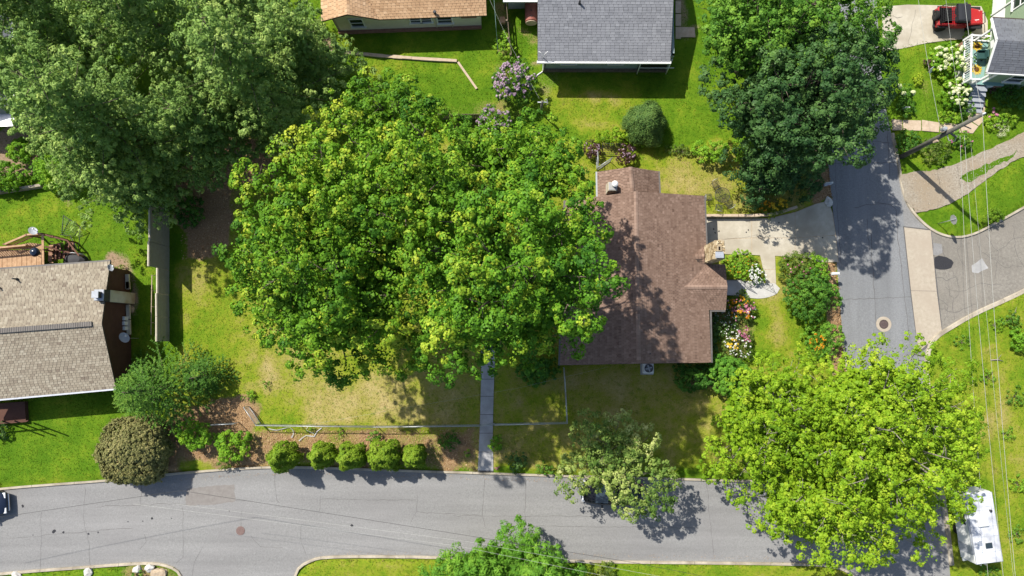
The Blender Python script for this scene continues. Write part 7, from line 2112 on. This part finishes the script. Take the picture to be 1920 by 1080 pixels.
# traffic sign seen from behind
b = P(1757, 420)
sg = thing('traffic_sign', 'octagonal traffic sign seen from its grey back at the street corner', 'sign', (b.x, b.y, .1))
MB().tube([(b.x, b.y, 0), (b.x, b.y, 2.35)], .03, 6).build('post', 'galvanised', sg)
M = Matrix.Rotation(math.radians(90), 4, 'Y') 
MB().lathe((b.x + .05, b.y, 2.0), [(.39, -.006), (.39, .006)], 8, Matrix.Rotation(math.radians(12), 4, 'Z') @ M @ Matrix.Rotation(math.radians(22.5), 4, 'Z')).build('plate', 'galvanised', sg)

# mailboxes and yard signs
def mailbox(px, py, rz, label, box='white_paint'):
    b = P(px, py); g = ground_z(b.x, b.y)
    t = thing('mailbox', label, 'mailbox', (b.x, b.y, g), None, rz)
    MB().box((0, 0, .5), (.1, .1, 1.0)).build('post', 'fence_wood', t, local=True)
    n = 10
    prof = [(-.11, 0)] + [(.11 * -math.cos(i * math.pi / n), .12 + .11 * math.sin(i * math.pi / n)) for i in range(n + 1)] + [(.11, 0)]
    k = len(prof)
    vs = [(x, y, z + 1.0) for x in (-.26, .30) for y, z in prof]
    fs = [tuple(range(k - 1, -1, -1)), tuple(range(k, 2 * k))] + [(i, (i + 1) % k, k + (i + 1) % k, k + i) for i in range(k)]
    MB().add(vs, fs).build('box', box, t, local=True)
    MB().box((.31, 0, 1.11), (.02, .2, .2), bev=.005).build('door', box, t, local=True)
    MB().box((.05, -.125, 1.2), (.14, .012, .06)).build('flag', 'lamp_red', t, local=True)
mailbox(1552, 516, 0.05, 'white mailbox on a post in the orange mulch by the side street')
mailbox(1538, 352, 0.2, 'grey mailbox with white lid on a post under the dark maple', 'dish_grey')
def yard_sign(px, py, rz, label, w=.5, h=.35, z=.6, lean=.5):
    b = P(px, py); g = ground_z(b.x, b.y)
    t = thing('yard_sign', label, 'sign', (b.x, b.y, g), None, rz)
    M = Matrix.Rotation(-lean, 4, 'X')
    MB().box((0, 0, z + h / 2), (w, .015, h), M=M).build('panel', 'paper_white', t, local=True)
    for s in (-1, 1): MB().tube([(s * w * .35, 0, 0), (s * w * .35, .02, z + .1)], .01, 5).build('stake', 'galvanised', t, local=True)
yard_sign(1736, 138, .7, 'small white yard sign beside the maroon shrub', .42, .45, .5, .6)
yard_sign(1690, 208, -.05, 'narrow white yard sign at the edge of the side street garden', .55, .22, .5, .9)
yard_sign(1782, 196, .2, 'white yard sign in front of the hydrangea by the stairs', .42, .35, .5, .9)
yard_sign(1547, 347, .1, 'white paper sign beside the grey mailbox', .6, .14, .6, 1.1)

# ------------------------------------------------------------------ patio set
c = P(1354, 366, .7)
tb = thing('patio_table', 'round dark wire mesh patio table on the lawn above the driveway', 'table', (c.x, c.y, .1))
MB().tube([(c.x + .58 * math.cos(i * math.pi / 12), c.y + .58 * math.sin(i * math.pi / 12), .8) for i in range(25)], .022, 6).build('rim', 'dark_metal', tb)
m = MB()
for i in range(-9, 10):
    Lh = math.sqrt(max(0, .57 ** 2 - (i * .062) ** 2))
    m.tube([(c.x + i * .062, c.y - Lh, .8), (c.x + i * .062, c.y + Lh, .8)], .008, 3, cap=False); m.tube([(c.x - Lh, c.y + i * .062, .803), (c.x + Lh, c.y + i * .062, .803)], .008, 3, cap=False)
m.build('mesh_top', 'dark_metal', tb)['kind'] = 'stuff'
for i in range(4):
    t = i * math.pi / 2 + .4
    MB().tube([(c.x + .3 * math.cos(t), c.y + .3 * math.sin(t), .8), (c.x + .2 * math.cos(t), c.y + .2 * math.sin(t), .45), (c.x + .45 * math.cos(t), c.y + .45 * math.sin(t), .1)], .02, 5).build('leg', 'dark_metal', tb)
def mchair(dx, dy, rz, label):
    t = thing('patio_chair', label, 'chair', (c.x + dx, c.y + dy, .1), 'metal chairs around the patio table', rz)
    m = MB()
    for i in range(8): m.tube([(-.22, -.22 + i * .063, .44), (.22, -.22 + i * .063, .44)], .009, 3, cap=False); m.tube([(-.22 + i * .063, -.22, .443), (-.22 + i * .063, .22, .443)], .009, 3, cap=False)
    m.build('mesh_seat', 'dark_metal', t, local=True)['kind'] = 'stuff'
    MB().tube([(-.23, -.23, .44), (.23, -.23, .44), (.23, .23, .44), (-.23, .23, .44), (-.23, -.23, .44)], .016, 5).build('seat_frame', 'dark_metal', t, local=True)
    MB().tube([(-.23, -.22, .44), (-.34, -.22, .9), (-.36, 0, .96), (-.34, .22, .9), (-.23, .22, .44)], .018, 5).build('back_frame', 'galvanised', t, local=True)
    m = MB()
    for i in range(5): m.tube([(-.24, -.15 + i * .075, .46), (-.35, -.15 + i * .075, .92)], .009, 3, cap=False)
    m.build('back_bars', 'dark_metal', t, local=True)['kind'] = 'stuff'
    for s in (-1, 1):
        for u in (-1, 1): MB().tube([(u * .22, s * .22, .44), (u * .25, s * .24, 0)], .014, 5).build('leg', 'dark_metal', t, local=True)
        MB().tube([(-.3, s * .24, .65), (.15, s * .25, .66), (.2, s * .24, .44)], .014, 5).build('armrest', 'dark_metal', t, local=True)
mchair(-.45, .85, -1.1, 'metal patio chair at the upper left of the round mesh table')
mchair(-1.0, -.15, .1, 'metal patio chair at the left of the round mesh table')
mchair(.55, -.7, 2.3, 'metal patio chair at the lower right of the round mesh table')
mchair(-.25, -.95, 1.35, 'metal patio chair below the round mesh table, nearest the retaining wall')

# ------------------------------------------------------------------ rocks
def rock(px, py, r, label, mat='rock', seed=0, hgt=.6):
    rg = random.Random(seed)
    b = P(px, py); g = ground_z(b.x, b.y)
    bm = bmesh.new(); bmesh.ops.create_icosphere(bm, subdivisions=2, radius=1)
    sx, sy = rg.uniform(.85, 1.2), rg.uniform(.7, 1.0)
    ph = [rg.uniform(0, 6) for _ in range(4)]
    for v in bm.verts:
        n = 1 + .16 * math.sin(v.co.x * 3 + ph[0]) + .14 * math.sin(v.co.y * 4 + ph[1]) + .1 * math.sin(v.co.z * 5 + ph[2]) + rg.uniform(-.06, .06)
        v.co = Vector((v.co.x * n * r * sx, v.co.y * n * r * sy, v.co.z * n * r * hgt))
    me = bpy.data.meshes.new('rock'); bm.to_mesh(me); bm.free()
    o = link('rock', me, mat); o.location = (b.x, b.y, g + r * .12); o.rotation_euler = (0, 0, rg.uniform(0, 3))
    return tag(o, label, 'rock', 'white stones along the lower street')
rock(34, 1079, .40, 'white stone on the grass verge at the bottom left, leftmost of the row', seed=1)
rock(168, 1073, .34, 'white stone on the grass verge, second from the left in the row', seed=2)
rock(259, 1066, .36, 'pointed white stone at the curved kerb, left of the big white stone', seed=3)
rock(283, 1064, .42, 'big white stone at the curved kerb of the lower left corner', seed=4)
rock(300, 1076, .55, 'broad grey stone behind the curved kerb at the bottom edge', 'rock_tan', seed=5, hgt=.4)
rock(1552, 378, .38, 'grey boulder at the corner of the driveway and the side street', seed=6)
rock(247, 578, .35, 'tan stone at the foot of the dark brown gable wall', 'rock_tan', seed=7)
br = P(932, 879)
bk = thing('loose_bricks', 'small heap of loose red bricks at the lower end of the walkway', 'bricks', (br.x, br.y, .1))
for i, (dx, dy, z, rz) in enumerate([(0, 0, .14, .3), (.12, .15, .14, .5), (-.12, .1, .14, .2), (.02, .08, .21, .9)]):
    MB().box((br.x + dx, br.y + dy, z), (.2, .1, .065), rz).build('brick', 'siding_red', bk)
# fallen branches in the rough grass at the right
for i, (x, y, dx, dy, lab) in enumerate([(1895, 592, 8, -7, 'pale fallen stick in the rough grass at the right edge'), (1855, 675, 24, 2, 'long pale fallen branch in the grass right of the lime tree')]):
    a_ = P(x, y); e_ = P(x + dx, y + dy)
    t = thing('fallen_branch', lab, 'branch', (a_.x, a_.y, .12))
    MB().tube([a_ + Vector((0, 0, .15)), a_.lerp(e_, .5) + Vector((0, .08, .22)), e_ + Vector((0, 0, .15))], [.05, .04, .015], 6).build('stick', 'bark_pale', t)
    MB().tube([a_.lerp(e_, .5) + Vector((0, .05, .2)), a_.lerp(e_, .7) + Vector((.1, .5, .25))], [.025, .008], 5).build('side_twig', 'bark_pale', t)
# pale exposed roots / torn plastic sheet in the mulch
pl = thing('plastic_sheet', 'torn white plastic strip lying in the mulch below the chain-link fence', 'plastic sheet', P(560, 812))
for seg in ([(505, 803), (520, 806), (545, 801), (552, 812), (548, 820)], [(562, 826), (575, 816), (590, 818), (596, 808), (604, 802)], [(578, 800), (575, 806), (590, 812)]):
    pts = smooth_path([P(x, y) for x, y in seg], .25)
    m = MB(); vs = []
    for i, p in enumerate(pts):
        w = rnd.uniform(.012, .05)
        d = (pts[min(i + 1, len(pts) - 1)] - pts[max(i - 1, 0)]).normalized()
        vs += [(p.x - d.y * w, p.y + d.x * w, .16 + rnd.uniform(0, .05)), (p.x + d.y * w, p.y - d.x * w, .16 + rnd.uniform(0, .05))]
    m.add(vs, [(2 * i, 2 * i + 1, 2 * i + 3, 2 * i + 2) for i in range(len(pts) - 1)])
    m.build('strip', 'concrete_pale', pl)
